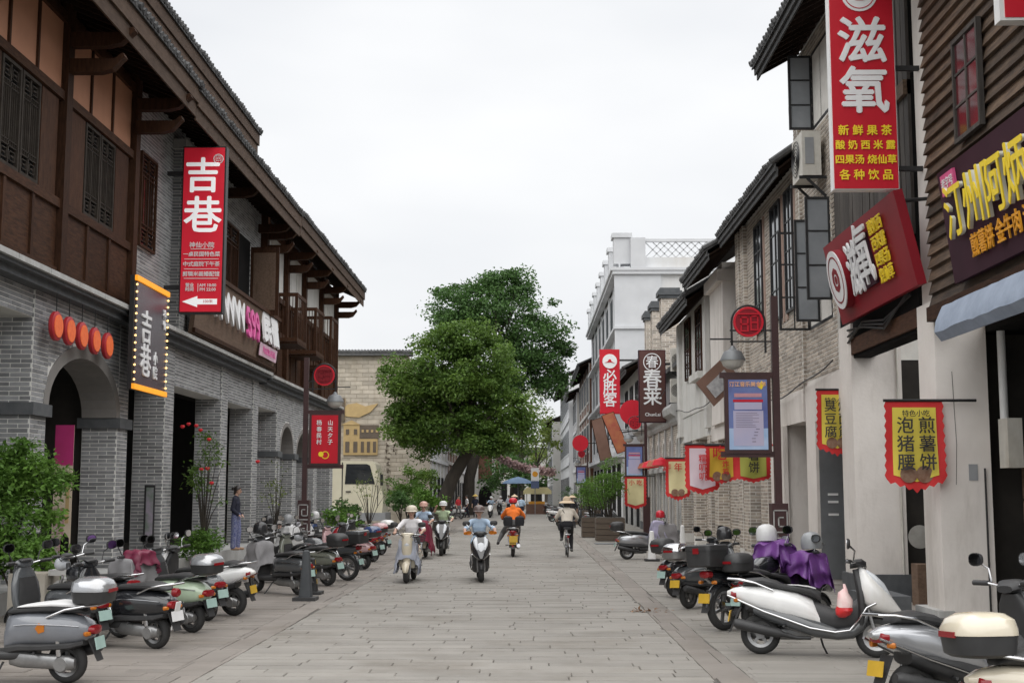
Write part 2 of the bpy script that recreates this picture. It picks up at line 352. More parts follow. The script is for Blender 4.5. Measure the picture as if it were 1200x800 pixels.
def lattice(parent, X, y0, y1, z0, z1, s, m, bars=4, glass=True, fw=.05, fret=True):
    """window leaf in the plane X; s=+1 faces +x"""
    d = .05*s; f = MB()
    f.box(min(X,X+d),max(X,X+d),y0,y0+fw,z0,z1); f.box(min(X,X+d),max(X,X+d),y1-fw,y1,z0,z1)
    f.box(min(X,X+d),max(X,X+d),y0+fw,y1-fw,z0,z0+fw); f.box(min(X,X+d),max(X,X+d),y0+fw,y1-fw,z1-fw,z1)
    w_ = part('window', f, m, parent); b = MB(); a0, a1 = X+.006*s, X+.034*s; h = z1-z0; xa, xb = min(a0,a1), max(a0,a1)
    yi0, yi1 = y0+fw, y1-fw; zf0, zf1 = (z0+fw+.17*h, z1-fw-.17*h) if fret else (z0+fw, z1-fw)
    mid = (yi0+yi1)/2
    for k in range(1, bars*2):
        yy = yi0+(yi1-yi0)*k/(bars*2); ww = .016 if k == bars else .006; b.box(xa, xb, yy-ww, yy+ww, zf0, zf1)
    if fret:
        for zz in (zf0, zf1, zf0+.05*h, zf1-.05*h): b.box(xa, xb, yi0, yi1, zz-.009, zz+.009)
        for za_, zb_ in ((z0+fw, zf0), (zf1, z1-fw)):
            b.box(xa, xb, mid-.016, mid+.016, za_, zb_)
            for ya, yb in ((yi0, mid), (mid, yi1)):
                q = (zb_-za_)*.22; p = (yb-ya)*.16
                for r_ in ((ya+p, yb-p, za_+q, za_+q+.014), (ya+p, yb-p, zb_-q-.014, zb_-q), (ya+p, ya+p+.014, za_+q, zb_-q), (yb-p-.014, yb-p, za_+q, zb_-q), (ya+p*2.2, yb-p*2.2, (za_+zb_)/2-.012, (za_+zb_)/2+.012)):
                    b.box(xa, xb, *r_)
    part('lattice', b, m, w_)
    if glass: part('pane', MB().box(min(X-.012*s,X-.004*s),max(X-.012*s,X-.004*s),yi0,yi1,z0+fw,z1-fw), M_glass, w_)
    return w_
def pillar(parent, BR, x0, x1, y0, y1, z0, z1, cap=None, side=-1):
    """brick pillar core; bricks on the camera side and the street side"""
    p = part('pillar', MB().box(x0, x1, y0, y1, z0, z1), M_mortar, parent)
    if BR: 
        BR.face((x0, y0), (1, 0), x1-x0, z0, z1)
        if side < 0: BR.face((x1, y0), (0, 1), y1-y0, z0, z1)
        else: BR.face((x0, y1), (0, -1), y1-y0, z0, z1)
    if cap: 
        for za, zb, e in cap: part('capital', MB().box(x0-e, x1+e, y0-e, y1+e, za, zb), M_stone, p)
    return p
# ================================================================ left side of the street
XL = -7.2
# ---- L1: arcaded house with dark timber upper storey (nearest)
L1 = thing('shop_house', 'nearest left shop house with brick arch, red lanterns and dark carved timber upper storey', 'building', (-9.5, 18, .30), world=True)
B = Bricks()
caps = [(2.72, 2.90, .07)]
y_p = [(14.2, 14.85), (18.45, 19.05), (22.42, 22.98)]
for a, b in y_p: pillar(L1, B, XL-.62, XL, a, b, .30, 4.55, caps if a > 15 else None)
wf = MB(); arch_fill(wf, XL-.60, XL-.008, 19.05, 22.42, 20.72, 1.65, 2.90, 3.80, 4.55)
part('arch_wall', wf, M_mortar, L1)
ar = MB(); arch_ring(ar, XL-.60, .612, 20.72, 1.60, 2.90, 3.76, .20); part('arch_ring', ar, M_plaster, L1)
def hole1(u, z, h):
    y = 19.05+u; t = (y-20.72)/1.80
    return abs(t) < 1 and z < 2.90+1.07*math.sqrt(max(0, 1-t*t))
B.face((XL-.008, 19.05), (0, 1), 3.37, 2.90, 4.55, hole1)
part('lintel', MB().box(XL-.55, XL-.03, 14.85, 18.45, 4.15, 4.55), M_mortar, L1); B.face((XL-.03, 14.85), (0, 1), 3.6, 4.15, 4.55)
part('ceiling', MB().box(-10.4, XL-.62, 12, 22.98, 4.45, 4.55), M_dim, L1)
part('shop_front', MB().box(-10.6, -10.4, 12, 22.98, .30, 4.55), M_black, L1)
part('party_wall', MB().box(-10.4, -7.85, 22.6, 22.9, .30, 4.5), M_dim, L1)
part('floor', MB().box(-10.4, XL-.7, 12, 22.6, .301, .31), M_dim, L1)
part('cornice', MB().box(XL-.7, XL+.20, 12, 23.05, 4.55, 4.66), M_stone, L1)
part('cornice', MB().box(XL-.7, XL+.30, 12, 23.08, 4.662, 4.72), M_stone, L1)
y = 12.2
while y < 22.9:
    part('coping_stone', MB().box(XL-.35, XL+.36, y, min(y+1.16, 23.1), 4.722, 4.80), M_ledge, L1); y += 1.18
B.emit(L1, M_gbrick)
part('upper_wall', MB().box(-13, XL-.06, 12, 22.93, 4.80, 9.2), M_wood, L1)
bays = [(12.55, 15.85), (16.05, 19.15), (19.35, 22.62)]
for yy in (15.95, 19.25, 22.75):
    part('post', MB().box(XL-.06, XL+.10, yy-.12, yy+.12, 4.82, 9.25), M_wood, L1)
for a, b in bays:
    for z0, z1, pr in ((4.82, 5.0, .05), (5.92, 6.06, .06), (7.62, 7.76, .06), (8.86, 9.02, .06)):
        part('rail', MB().box(XL-.06, XL+pr, a, b, z0, z1), M_woodh, L1)
    w3 = (b-a)/3
    for i in range(3):
        q = a+w3*i
        part('stile', MB().box(XL-.06, XL+.045, q-.045, q+.045, 5.0, 5.92), M_wood, L1)
        part('panel', MB().box(XL-.06, XL+.01, q+.05, q+w3-.05, 5.0, 5.92), M_woodh, L1)
        part('plaster_panel', MB().box(XL-.06, XL-.005, q+.03, q+w3-.03, 7.76, 8.86), M_tan, L1)
        part('stile', MB().box(XL-.06, XL+.03, q-.03, q+.03, 7.76, 8.86), M_wood, L1)
    for i in range(4):
        q = a+.12+(b-a-.24)*i/4
        if i in (1, 2): lattice(L1, XL-.03, q+.02, q+(b-a-.24)/4-.02, 6.08, 7.60, 1, M_latt)
        else: part('panel', MB().box(XL-.06, XL+.015, q+.03, q+(b-a-.24)/4-.03, 6.08, 7.60), M_wood, L1)
for yy in (15.95, 19.25, 22.6):
    bracket(L1, -1, XL+.1, yy, 8.30, .85); bracket(L1, -1, XL+.1, yy, 8.72, 1.0)
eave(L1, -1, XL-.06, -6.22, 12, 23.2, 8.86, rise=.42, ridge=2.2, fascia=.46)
# ---- L2: grey brick house with signs
L2 = thing('shop_house', 'left shop house of grey brick with pink sign board above square openings', 'building', (-9.5, 28.6, .30), world=True)
B = Bricks()
for a, b in ((25.35, 25.95), (30.05, 30.65), (33.55, 34.15)): pillar(L2, B, XL-.62, XL, a, b, .30, 4.55)
for a, b in ((23.0, 25.35), (25.95, 30.05), (30.65, 33.55)):
    part('lintel', MB().box(XL-.55, XL-.05, a, b, 3.78, 4.55), M_mortar, L2); B.face((XL-.05, a), (0, 1), b-a, 3.78, 4.55)
part('ceiling', MB().box(-10.4, XL-.62, 23, 34.3, 4.45, 4.55), M_dim, L2)
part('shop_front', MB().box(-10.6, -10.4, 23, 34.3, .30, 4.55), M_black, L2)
part('floor', MB().box(-10.4, XL-.7, 23, 34.2, .301, .31), M_dim, L2)
part('door_post', MB().box(-8.6, -8.45, 26.4, 26.55, .30, 3.9), M_maroonm, L2)
part('cornice', MB().box(XL-.7, XL+.18, 23.1, 34.35, 4.55, 4.66), M_stone, L2)
part('cornice', MB().box(XL-.7, XL+.30, 23.1, 34.38, 4.662, 4.72), M_stone, L2)
y = 23.15
while y < 34.2:
    part('coping_stone', MB().box(XL-.35, XL+.36, y, min(y+1.38, 34.3), 4.722, 4.80), M_ledge, L2); y += 1.4
part('upper_wall', MB().box(-13, XL-.05, 22.95, 34.25, 4.80, 9.25), M_mortar, L2)
def hole2(u, z, h): y = 22.95+u; return (29.7 < y < 32.9 and 6.1 < z < 8.1) or (23.2 < y < 24.3 and 6.1 < z < 8.0)
B.face((XL-.05, 22.95), (0, 1), 11.3, 4.80, 9.2, hole2)
for a, b in ((25.6, 26.2),): pillar(L2, B, XL-.05, XL+.16, a, b, 4.80, 8.6)
part('brick_corbel', MB().box(XL-.05, XL+.22, 25.5, 26.3, 8.6, 8.8), M_ledge, L2)
part('window_recess', MB().box(XL-.3, XL-.04, 29.7, 32.9, 6.1, 8.1), M_black, L2)
lattice(L2, XL-.02, 29.75, 31.3, 6.12, 8.08, 1, M_wood, bars=5)
sh = part('shutter', MB().box(XL, XL+.75, 32.78, 32.83, 6.15, 7.95), M_wood, L2)
part('lattice', MB().box(XL+.08, XL+.66, 32.77, 32.777, 6.3, 7.8), M_woodl, sh)
lattice(L2, XL-.02, 23.25, 24.25, 6.15, 7.95, 1, M_wood, bars=3)
B.emit(L2, M_gbrick)
for yy in (26.5, 29.5, 33.6): bracket(L2, -1, XL+.02, yy, 8.72, .95)
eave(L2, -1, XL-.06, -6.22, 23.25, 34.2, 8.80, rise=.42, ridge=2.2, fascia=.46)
# set-back taller roof behind
part('rear_wall', MB().box(-13, -8.6, 12, 33.4, 9.2, 11.2), M_wood, L2)
eave(L2, -1, -8.6, -7.25, 12, 33.4, 10.85, rise=.55, ridge=3, fascia=.46)
part('gable_end', MB().box(-8.4, -7.35, 25.9, 26.1, 10.0, 10.75), M_ledge, L2)
part('gable_end', MB().box(-8.2, -7.2, 33.7, 34.2, 9.35, 9.95), M_ledge, L2)
# sign board of the upstairs business
# ---- L3: timber frame house with white plaster
L3 = thing('shop_house', 'left shop house with white plaster panels between dark posts and box windows', 'building', (-9.5, 41, .30), world=True)
B = Bricks()
for a, b in ((36.75, 37.30), (39.4, 39.95), (43.35, 43.9), (46.9, 47.45)): pillar(L3, B, XL-.62, XL, a, b, .30, 4.5, [(2.62, 2.78, .06)])
def holeA(a, b, zs, za):
    yc = (a+b)/2; hw = (b-a)/2
    def f(u, z, h): t = (a+u-yc)/(hw+.1); return abs(t) < 1 and z < zs+(za+.12-zs)*math.sqrt(1-t*t)
    return f
part('lintel', MB().box(XL-.55, XL-.03, 34.2, 36.75, 3.9, 4.5), M_mortar, L3); B.face((XL-.03, 34.2), (0, 1), 2.55, 3.9, 4.5)
for a, b in ((37.30, 39.4), (39.95, 43.35), (43.9, 46.9)):
    wf = MB(); arch_fill(wf, XL-.60, XL-.008, a, b, (a+b)/2, (b-a)/2, 2.78, 3.6, 4.5); part('arch_wall', wf, M_mortar, L3)
    ar = MB(); arch_ring(ar, XL-.60, .61, (a+b)/2, (b-a)/2-.05, 2.78, 3.56, .12); part('arch_ring', ar, M_plaster, L3)
    B.face((XL-.008, a), (0, 1), b-a, 2.78, 4.5, holeA(a, b, 2.78, 3.6))
B.emit(L3, M_gbrick, 200)
part('ceiling', MB().box(-10.4, XL-.62, 34.3, 47.4, 4.4, 4.5), M_dim, L3)
part('shop_front', MB().box(-10.6, -10.4, 34.3, 47.45, .30, 4.5), M_black, L3)
part('floor', MB().box(-10.4, XL-.7, 34.4, 47, .301, .31), M_dim, L3)
part('end_wall', MB().box(-10.4, -7.83, 47.1, 47.4, .3, 4.5), M_gbrick, L3)
part('cornice', MB().box(XL-.7, XL+.18, 34.4, 47.6, 4.50, 4.62), M_stone, L3)
part('cornice', MB().box(XL-.7, XL+.30, 34.4, 47.65, 4.622, 4.68), M_stone, L3)
y = 34.45
while y < 47.5:
    part('coping_stone', MB().box(XL-.35, XL+.36, y, min(y+1.6, 47.68), 4.682, 4.76), M_ledge, L3); y += 1.62
part('upper_wall', MB().box(-13, XL-.06, 34.3, 47.5, 4.76, 9.2), M_wood, L3)
ps = [34.35, 37.45, 40.5, 43.9, 47.35]
for yy in ps:
    part('post', MB().box(XL-.06, XL+.14, yy-.14, yy+.14, 4.76, 9.3), M_wood, L3)
    bracket(L3, -1, XL+.14, yy, 8.3, .7); bracket(L3, -1, XL+.14, yy, 8.68, .85)
for i, (a, b) in enumerate(zip(ps[:-1], ps[1:])):
    a += .15; b -= .15
    for z0, z1, pr in ((4.78, 4.95, .06), (6.05, 6.2, .07), (7.05, 7.2, .07), (8.8, 8.95, .07)): part('rail', MB().box(XL-.06, XL+pr, a, b, z0, z1), M_woodh, L3)
    for k in range(3):
        q = a+(b-a)*k/3; e = (b-a)/3
        part('plaster_panel', MB().box(XL-.06, XL, q+.03, q+e-.03, 7.2, 8.8), M_white, L3)
        part('panel', MB().box(XL-.06, XL+.02, q+.06, q+e-.06, 4.95, 6.05), M_woodh, L3)
        part('stile', MB().box(XL-.06, XL+.04, q-.03, q+.03, 4.95, 7.05), M_wood, L3)
        if i in (1, 3): lattice(L3, XL-.03, q+.08, q+e-.08, 6.22, 7.03, 1, M_wood, bars=3, fret=False)
# open casement leaves standing out from the wall (box windows)
for yy, z0, z1 in ((35.0, 5.75, 7.1), (38.2, 5.75, 7.15), (41.2, 5.6, 7.3)):
    f = MB(); X1 = XL+.85
    f.box(XL, X1, yy, yy+.05, z0, z0+.1); f.box(XL, X1, yy, yy+.05, z1-.1, z1); f.box(XL, XL+.08, yy, yy+.05, z0+.1, z1-.1); f.box(X1-.08, X1, yy, yy+.05, z0+.1, z1-.1)
    for k in range(1, 8): f.box(XL+.08+k*.09-.01, XL+.08+k*.09+.01, yy+.015, yy+.035, z0+.1, z1-.1)
    sw = part('shutter', f, M_wood, L3)
    f = MB(); f.box(X1-.04, X1, yy+.06, yy+1.5, z0, z0+.1); f.box(X1-.04, X1, yy+.06, yy+1.5, z1-.1, z1)
    for k in range(7): f.box(X1-.03, X1-.01, yy+.12+k*.22, yy+.16+k*.22, z0+.1, z1-.1)
    f.box(XL, X1, yy+.06, yy+1.5, z0-.06, z0-.01); part('window_box', f, M_wood, L3)
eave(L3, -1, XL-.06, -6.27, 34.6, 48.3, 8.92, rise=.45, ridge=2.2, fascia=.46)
# ================================================================ right side of the street
XR = 5.1
M_bbrick = mat('buff_brick', (.46,.40,.335), (.33,.285,.24), s=6, rough=.88, bump=.3, bs=120, rnd=.32)
M_wmortar = mat('white_mortar', (.78,.76,.71), (.68,.655,.61), s=6, rough=.95)
M_column = mat('grey_white_render', (.76,.715,.67), (.68,.635,.59), s=1.6, rough=.85, bump=.3, bs=18, dirt=.5)
M_oldwood = mat('weathered_board', (.135,.088,.055), (.05,.033,.023), s=4, rough=.8, bump=.5, bs=22, stretch=(6,.7,6), rnd=.48, dirt=.45)
M_oldwoodv = mat('weathered_upright_board', (.085,.075,.066), (.04,.034,.03), s=4, rough=.8, bump=.5, bs=22, stretch=(6,6,.7), rnd=.35, dirt=.35)
M_ac = mat('cream_appliance_plastic', (.62,.60,.54), (.52,.50,.45), s=6, rough=.6, dirt=.25)
M_greyp = mat('grey_sheet_metal', (.20,.21,.22), (.16,.17,.175), s=3, rough=.5, metal=.3)
M_tarp = mat('blue_grey_tarpaulin', (.32,.38,.48), (.25,.30,.39), s=4, rough=.6, bump=.6, bs=9)
def casement(parent, X, y0, y1, z0, z1, m, rows=3, cols=2, fw=.05, s=-1, name='window'):
    f = MB(); a, b = min(X, X+.06*s), max(X, X+.06*s)
    f.box(a,b,y0,y0+fw,z0,z1); f.box(a,b,y1-fw,y1,z0,z1); f.box(a,b,y0+fw,y1-fw,z0,z0+fw); f.box(a,b,y0+fw,y1-fw,z1-fw,z1)
    w_ = part(name, f, m, parent); iw = (y1-y0-2*fw)/cols; ih = (z1-z0-2*fw)/rows
    g = MB()
    for i in range(1, cols): yy = y0+fw+iw*i; g.box(a+.01,b-.01,yy-.018,yy+.018,z0+fw,z1-fw)
    for j in range(1, rows): zz = z0+fw+ih*j; g.box(a+.014,b-.014,y0+fw,y1-fw,zz-.014,zz+.014)
    if g.v: part('glazing_bar', g, m, w_)
    for i in range(cols):
        for j in range(rows):
            part('pane', MB().box((a+b)/2-.003,(a+b)/2+.003,y0+fw+iw*i+.012,y0+fw+iw*(i+1)-.012,z0+fw+ih*j+.012,z0+fw+ih*(j+1)-.012), M_glass, w_)
    return w_
def leaf(parent, x0, x1, y, z0, z1, m, rows=3, glassm=None, fw=.04, name='shutter', cols=1):      # open window leaf, perpendicular to the wall
    f = MB(); f.box(x0,x0+fw,y,y+.04,z0,z1); f.box(x1-fw,x1,y,y+.04,z0,z1); f.box(x0+fw,x1-fw,y,y+.04,z0,z0+fw); f.box(x0+fw,x1-fw,y,y+.04,z1-fw,z1)
    h = (z1-z0)/rows
    for j in range(1, rows): f.box(x0+fw,x1-fw,y+.01,y+.03,z0+h*j-.015,z0+h*j+.015)
    for i in range(1, cols): xx = x0+(x1-x0)*i/cols; f.box(xx-.012,xx+.012,y+.012,y+.028,z0+fw,z1-fw)
    w_ = part(name, f, m, parent)
    if glassm: part('pane', MB().box(x0+fw,x1-fw,y+.018,y+.022,z0+fw,z1-fw), glassm, w_)
    return w_
M_paneg = mat('painted_sky_pane', (.27,.285,.30), (.21,.225,.24), s=2, rough=.1)  # light grey paints the sky's reflection into the glass colour
# ---- R1: clapboard house with yellow lettered sign
R1 = thing('shop_house', 'nearest right shop house with weathered horizontal boards above a white pillar', 'building', (8, 13.5, .012), world=True)
p = part('pillar', MB().box(XR, XR+.64, 15.98, 16.66, .012, 4.0), M_column, R1)
part('pilaster', MB().box(XR+.06, XR+.40, 16.05, 16.60, 4.0, 9.5), M_column, R1)
part('pillar', MB().box(XR, XR+.64, 10.2, 10.9, .012, 4.0), M_column, R1)
part('base_stone', MB().box(XR-.10, XR+.1, 15.9, 16.85, .012, .17), M_ledge, R1)
z = 3.90; i = 0
while z < 9.2:
    for a, b in ((9.0, 12.1), (12.1, 15.98)):
        a2, b2 = a+random.uniform(-.0, .04), b-random.uniform(0, .012)
        def bd(a2, b2):
            m = MB(); t = random.uniform(.0, .012)
            m.add([(XR-.05-t,a2,z),(XR-.05-t,b2,z),(XR+.02,b2,z),(XR+.02,a2,z),(XR-.005,a2,z+.163),(XR-.005,b2,z+.163),(XR+.02,b2,z+.163),(XR+.02,a2,z+.163)], [(0,1,2,3),(0,4,5,1),(4,7,6,5),(0,3,7,4),(1,5,6,2)]); part('board', m, M_oldwood, R1)
        bd(a2, b2)
    z += .163
part('wall_backing', MB().box(XR+.021, XR+.3, 9, 15.98, 3.9, 9.3), M_oldwood, R1)
part('floor_beam', MB().box(XR-.09, XR+.3, 9, 15.97, 3.72, 3.90), M_woodh, R1)
M_redpane = mat('pane_over_red_display', (.13,.014,.02), (.035,.03,.035), s=2.5, rough=.12)
w_ = casement(R1, XR-.06, 13.75, 14.6, 5.62, 6.85, M_oldwoodv, 3, 2)
for c_ in list(w_.children):
    if c_.name.startswith('pane'): c_.data.materials[0] = M_redpane
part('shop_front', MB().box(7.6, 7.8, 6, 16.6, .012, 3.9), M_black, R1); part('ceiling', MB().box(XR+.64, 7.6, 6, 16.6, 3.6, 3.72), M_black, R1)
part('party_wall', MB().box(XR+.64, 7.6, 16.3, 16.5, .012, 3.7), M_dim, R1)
part('drain_pipe', MB().cyl((5.9,15.9,3.6), (5.9,15.9,2.5), .05), M_whitep, R1); part('meter_box', MB().box(5.82, 6.0, 15.6, 15.9, 1.9, 2.5), M_ac, R1)
sr = MB()
for k in range(14): sr.box(6.6, 6.64, 12, 15.8, 1.9+k*.13, 2.02+k*.13)
part('roller_shutter', sr, M_greyp, R1)
eave(R1, 1, XR, 4.35, 9, 16.25, 8.55, rise=.4, ridge=2.5, fascia=.14, mf=M_tile)
# tarpaulin rolled under the board
aw = MB(); rs = []
for k in range(25):
    y = 11.2+(15.15-11.2)*k/24; j = [random.uniform(-.012, .012) for _ in range(4)]
    rs.append([(XR-.04, y, 3.82), (XR-.16+j[0], y, 3.80), (XR-.25+j[1], y, 3.62), (XR-.27+j[2], y, 3.48+j[1]), (XR-.18+j[3], y, 3.38), (XR-.06, y, 3.42)])
aw.rings(rs); tag(part('awning', aw, M_tarp), 'blue grey tarpaulin awning rolled up under the purple sign', 'awning')
# ---- R2: narrow dark boarded bay behind the red signs
R2 = thing('shop_house', 'narrow dark boarded shop house between the two tall white pillars', 'building', (8, 18.5, .012), world=True)
part('pillar', MB().box(XR, XR+.78, 20.1, 20.85, .012, 4.25), M_column, R2); part('pillar_base', MB().box(XR-.05, XR+.8, 20.02, 20.9, .012, .35), M_stone, R2)
y = 16.7
while y < 20.9:
    part('board', MB().box(XR-.02+random.uniform(0,.02), XR+.04, y, y+.19, 5.0, 9.3), M_oldwoodv, R2); y += .2
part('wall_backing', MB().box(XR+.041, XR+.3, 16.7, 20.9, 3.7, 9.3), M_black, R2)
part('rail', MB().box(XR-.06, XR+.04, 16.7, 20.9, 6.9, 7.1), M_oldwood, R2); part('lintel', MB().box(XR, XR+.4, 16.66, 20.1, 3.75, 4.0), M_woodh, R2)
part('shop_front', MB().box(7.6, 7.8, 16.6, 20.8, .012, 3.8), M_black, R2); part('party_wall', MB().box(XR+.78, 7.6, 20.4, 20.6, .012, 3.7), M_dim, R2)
part('counter', MB().box(5.48, 5.78, 18.3, 18.6, .012, .6), M_woodl, R2)
part('step', MB().box(4.35, 4.85, 16.5, 17.6, .012, .30), M_stone, R2)
for a in range(3): part('cable', MB().tube([(XR-.02,16.8,4.2+a*.05),(XR-.06,18,4.02-a*.06),(XR-.04,19.2,4.16-a*.04),(XR-.02,20.2,3.95+a*.1)], .018, 6), M_blackm, R2)
lid = MB().lathe([(.0001,.03),(.08,.028),(.15,.014),(.165,0),(.0001,-.005)], 28, (5.56,18.4,.98), 'Y'); tag(part('wok_lid', lid, mat('grey_aluminium', (.42,.41,.38), (.34,.33,.3), s=9, rough=.5, metal=.2)), 'round grey wok lid hanging in the dark doorway between white pillars', 'lid')
# ---- R3: buff brick house with metal shutters
R3 = thing('shop_house', 'tall buff brick house with black open shutters and an air conditioner', 'building', (8, 22.2, .012), world=True)
B = Bricks(course=.075, length=.27, gap=.020, proud=.008)
part('upper_wall', MB().box(XR, 9, 20.9, 23.55, 3.6, 9.75), M_wmortar, R3)
def hole3(u, z, h): y = 23.55-u; return (21.0 < y < 22.25 and 8.0 < z < 9.4) or (21.2 < y < 22.9 and 4.5 < z < 6.3)
B.face((XR, 23.55), (0, -1), 2.65, 3.6, 9.7, hole3); 
for yc in (23.30,): 
    part('corner_pier', MB().box(XR-.07, XR, yc, yc+.3, 3.6, 9.4), M_wmortar, R3); B.face((XR-.07, yc+.3), (0, -1), .3, 3.6, 8.7); B.face((XR-.07, yc), (1, 0), .07, 3.6, 8.7)
    part('pier_capital', MB().box(XR-.14, XR, yc-.05, yc+.36, 8.7, 8.85), M_wmortar, R3)
B.emit(R3, M_bbrick)
casement(R3, XR+.05, 21.0, 22.25, 8.0, 9.4, M_blackm, 3, 2); leaf(R3, XR-.42, XR, 22.27, 8.02, 9.38, M_blackm, 3, M_paneg)
casement(R3, XR+.05, 21.2, 22.9, 4.5, 6.3, M_blackm, 3, 2)
leaf(R3, XR-.55, XR, 22.92, 4.5, 6.3, M_blackm, 3, None, cols=2); leaf(R3, XR-.42, XR, 22.1, 4.55, 6.35, M_blackm, 3, M_paneg); leaf(R3, XR-.42, XR, 21.2, 4.8, 6.55, M_blackm, 3, M_paneg)
part('lintel', MB().box(XR, XR+.5, 20.85, 23.5, 2.85, 3.6), M_column, R3)
part('column', MB().box(XR, XR+.5, 22.75, 23.5, .012, 2.85), M_column, R3); part('notice_panel', MB().box(XR+.05, XR+.49, 22.72, 22.75, .1, 2.8), M_greyp, R3)
for zz in (1.55, 1.42, 1.2): part('label_plate', MB().box(XR+.18, XR+.36, 22.708, 22.72, zz, zz+.04), M_whitep, R3)
part('shop_front', MB().box(7.6, 7.8, 20.8, 23.6, .012, 3.6), M_black, R3)
eave(R3, 1, XR, 4.38, 16.3, 23.5, 9.45, rise=.4, ridge=2.5, fascia=.14, mf=M_tile)
def ac_unit(label, x0, x1, y0, y1, z0, z1, face):
    t = thing('air_conditioner', label, 'air conditioner', ((x0+x1)/2, (y0+y1)/2, z0), world=True)
    part('casing', MB().box(x0, x1, y0, y1, z0, z1), M_ac, t)
    g = MB(); r = min(z1-z0, max(x1-x0, y1-y0))*.40
    if face == 'X':
        c = (x0-.012, y0+(y1-y0)*.58, (z0+z1)/2)
        for k in range(5): g.lathe([(r*(k+1)/5-.008, .0), (r*(k+1)/5, -.012), (r*(k+1)/5+.008, 0)], 24, c, 'X')
        part('fan_grille', g, M_blackm, t)
        part('side_panel', MB().box(x0+.05, x0+.2, y0-.01, y0, z0+.25*(z1-z0), z0+.85*(z1-z0)), M_grey, t)
    else:
        c = (x0+(x1-x0)*.42, y0-.012, (z0+z1)/2)
        for k in range(5): g.lathe([(r*(k+1)/5-.008, .0), (r*(k+1)/5, -.012), (r*(k+1)/5+.008, 0)], 24, c, 'Y')
        part('fan_grille', g, M_blackm, t)
    for ya in (y0+.03, y1-.07):
        b = MB().box(x0-.05, x1+.1, ya, ya+.04, z0-.05, z0-.002); b.obox(((x0+x1)/2+.08, ya+.02, z0-.2), ((x1-x0)/2, 0, -.16), (0,.015,0), (.01,0,.02)); part('wall_bracket', b, M_blackm, t)
    return t
ac_unit('dirty cream air conditioner on brackets beside the tall red sign', 4.68, 5.0, 21.3, 22.1, 6.95, 7.72, 'X')
# ---- R4: brick house with tall narrow windows
R4 = thing('shop_house', 'lower brick house with tall narrow windows under a deep dark eave', 'building', (8, 27, .012), world=True)
B = Bricks(course=.075, length=.27, gap=.020, proud=.008)
part('upper_wall', MB().box(XR, 9, 23.6, 30.4, 3.5, 8.0), M_wmortar, R4)
wins = [(24.0, 24.75), (25.2, 26.2), (27.2, 28.1)]
def hole4(u, z, h): y = 30.4-u; return any(a-.05 < y < b+.05 for a, b in wins) and 5.0 < z < 7.5
B.face((XR, 30.4), (0, -1), 6.8, 3.5, 7.75, hole4)
for a in (29.3, 30.0):
    part('pier', MB().box(XR-.1, XR, a, a+.36, 3.5, 7.75), M_wmortar, R4); B.face((XR-.1, a), (1, 0), .1, 3.5, 7.75, bond=False); B.face((XR-.1, a+.36), (0, -1), .36, 3.5, 7.75)
B.emit(R4, M_bbrick)
for a, b in wins: 
    casement(R4, XR-.01, a, b, 5.05, 7.45, M_blackm, 4, 2); part('window_surround', MB().box(XR-.03, XR+.02, a-.12, a, 4.95, 7.5), mat('faded_pink_plaster', (.42,.30,.25), (.36,.25,.21), s=3, rough=.9), R4)
    part('window_surround', MB().box(XR-.03, XR+.02, b, b+.12, 4.95, 7.5), MAT['faded_pink_plaster'], R4)
part('lintel', MB().box(XR-.02, XR+.5, 23.6, 30.35, 2.9, 3.5), M_column, R4)
part('wall_lower', MB().box(XR, XR+.4, 25.3, 27.0, .012, 2.9), M_column, R4); part('lower_pier', MB().box(XR-.09, XR, 25.2, 25.7, .012, 2.9), M_column, R4)
BP = Bricks(course=.075, length=.27, gap=.02, proud=.008)
for a_, b_ in ((27.3, 28.1), (29.5, 30.3)): part('lower_pier', MB().box(XR-.02, XR+.4, a_, b_, .012, 2.9), M_wmortar, R4); BP.face((XR-.02, a_), (1, 0), .42, .25, 2.9); BP.face((XR-.02, b_), (0, -1), b_-a_, .25, 2.9)
BP.emit(R4, M_bbrick, 0)
part('door_frame', MB().box(XR+.1, XR+.22, 28.1, 28.25, .012, 2.6), M_woodl, R4); part('door_leaf', MB().box(XR+.12, XR+.18, 28.3, 28.9, .1, 2.4), M_wood, R4)
part('shop_front', MB().box(7.6, 7.8, 23.6, 30.4, .012, 3.6), M_black, R4)
for yy in (25.8,): part('plaque', MB().box(XR-.03, XR, yy, yy+.75, 1.25, 1.55), M_grey, R4)
eave(R4, 1, XR, 4.72, 23.6, 30.7, 7.62, rise=.3, ridge=2.5, fascia=.14, mf=M_tile)
# ---- R5: recessed timber bay with pilaster
R5 = thing('shop_house', 'recessed dark timber house beside a stained white pilaster', 'building', (8, 33, .012), world=True)
part('back_wall', MB().box(XR+.35, 9, 30.4, 35.6, 3.4, 7.6), M_wood, R5)
for yy in (30.8, 31.4, 32.0): casement(R5, XR+.34, yy, yy+.5, 4.4, 7.0, M_wood, 4, 1)
part('pilaster', MB().box(XR-.08, XR+.5, 32.6, 34.9, 3.4, 7.5), M_column, R5)
part('pilaster_capital', MB().box(XR-.22, XR+.5, 32.5, 35.0, 7.0, 7.3), M_column, R5)
BP = Bricks(course=.08, length=.28, gap=.02, proud=.008); BP.face((XR-.02, 30.5), (1, 0), .52, .3, 3.0); BP.face((XR-.02, 31.0), (0, -1), .5, .3, 3.0); BP.face((XR-.02, 34.4), (1, 0), .52, .3, 3.0); BP.face((XR-.02, 35.0), (0, -1), .6, .3, 3.0); BP.face((XR+.3, 34.4), (0, -1), 3.4, .012, 3.0); BP.emit(R5, M_bbrick, 0)
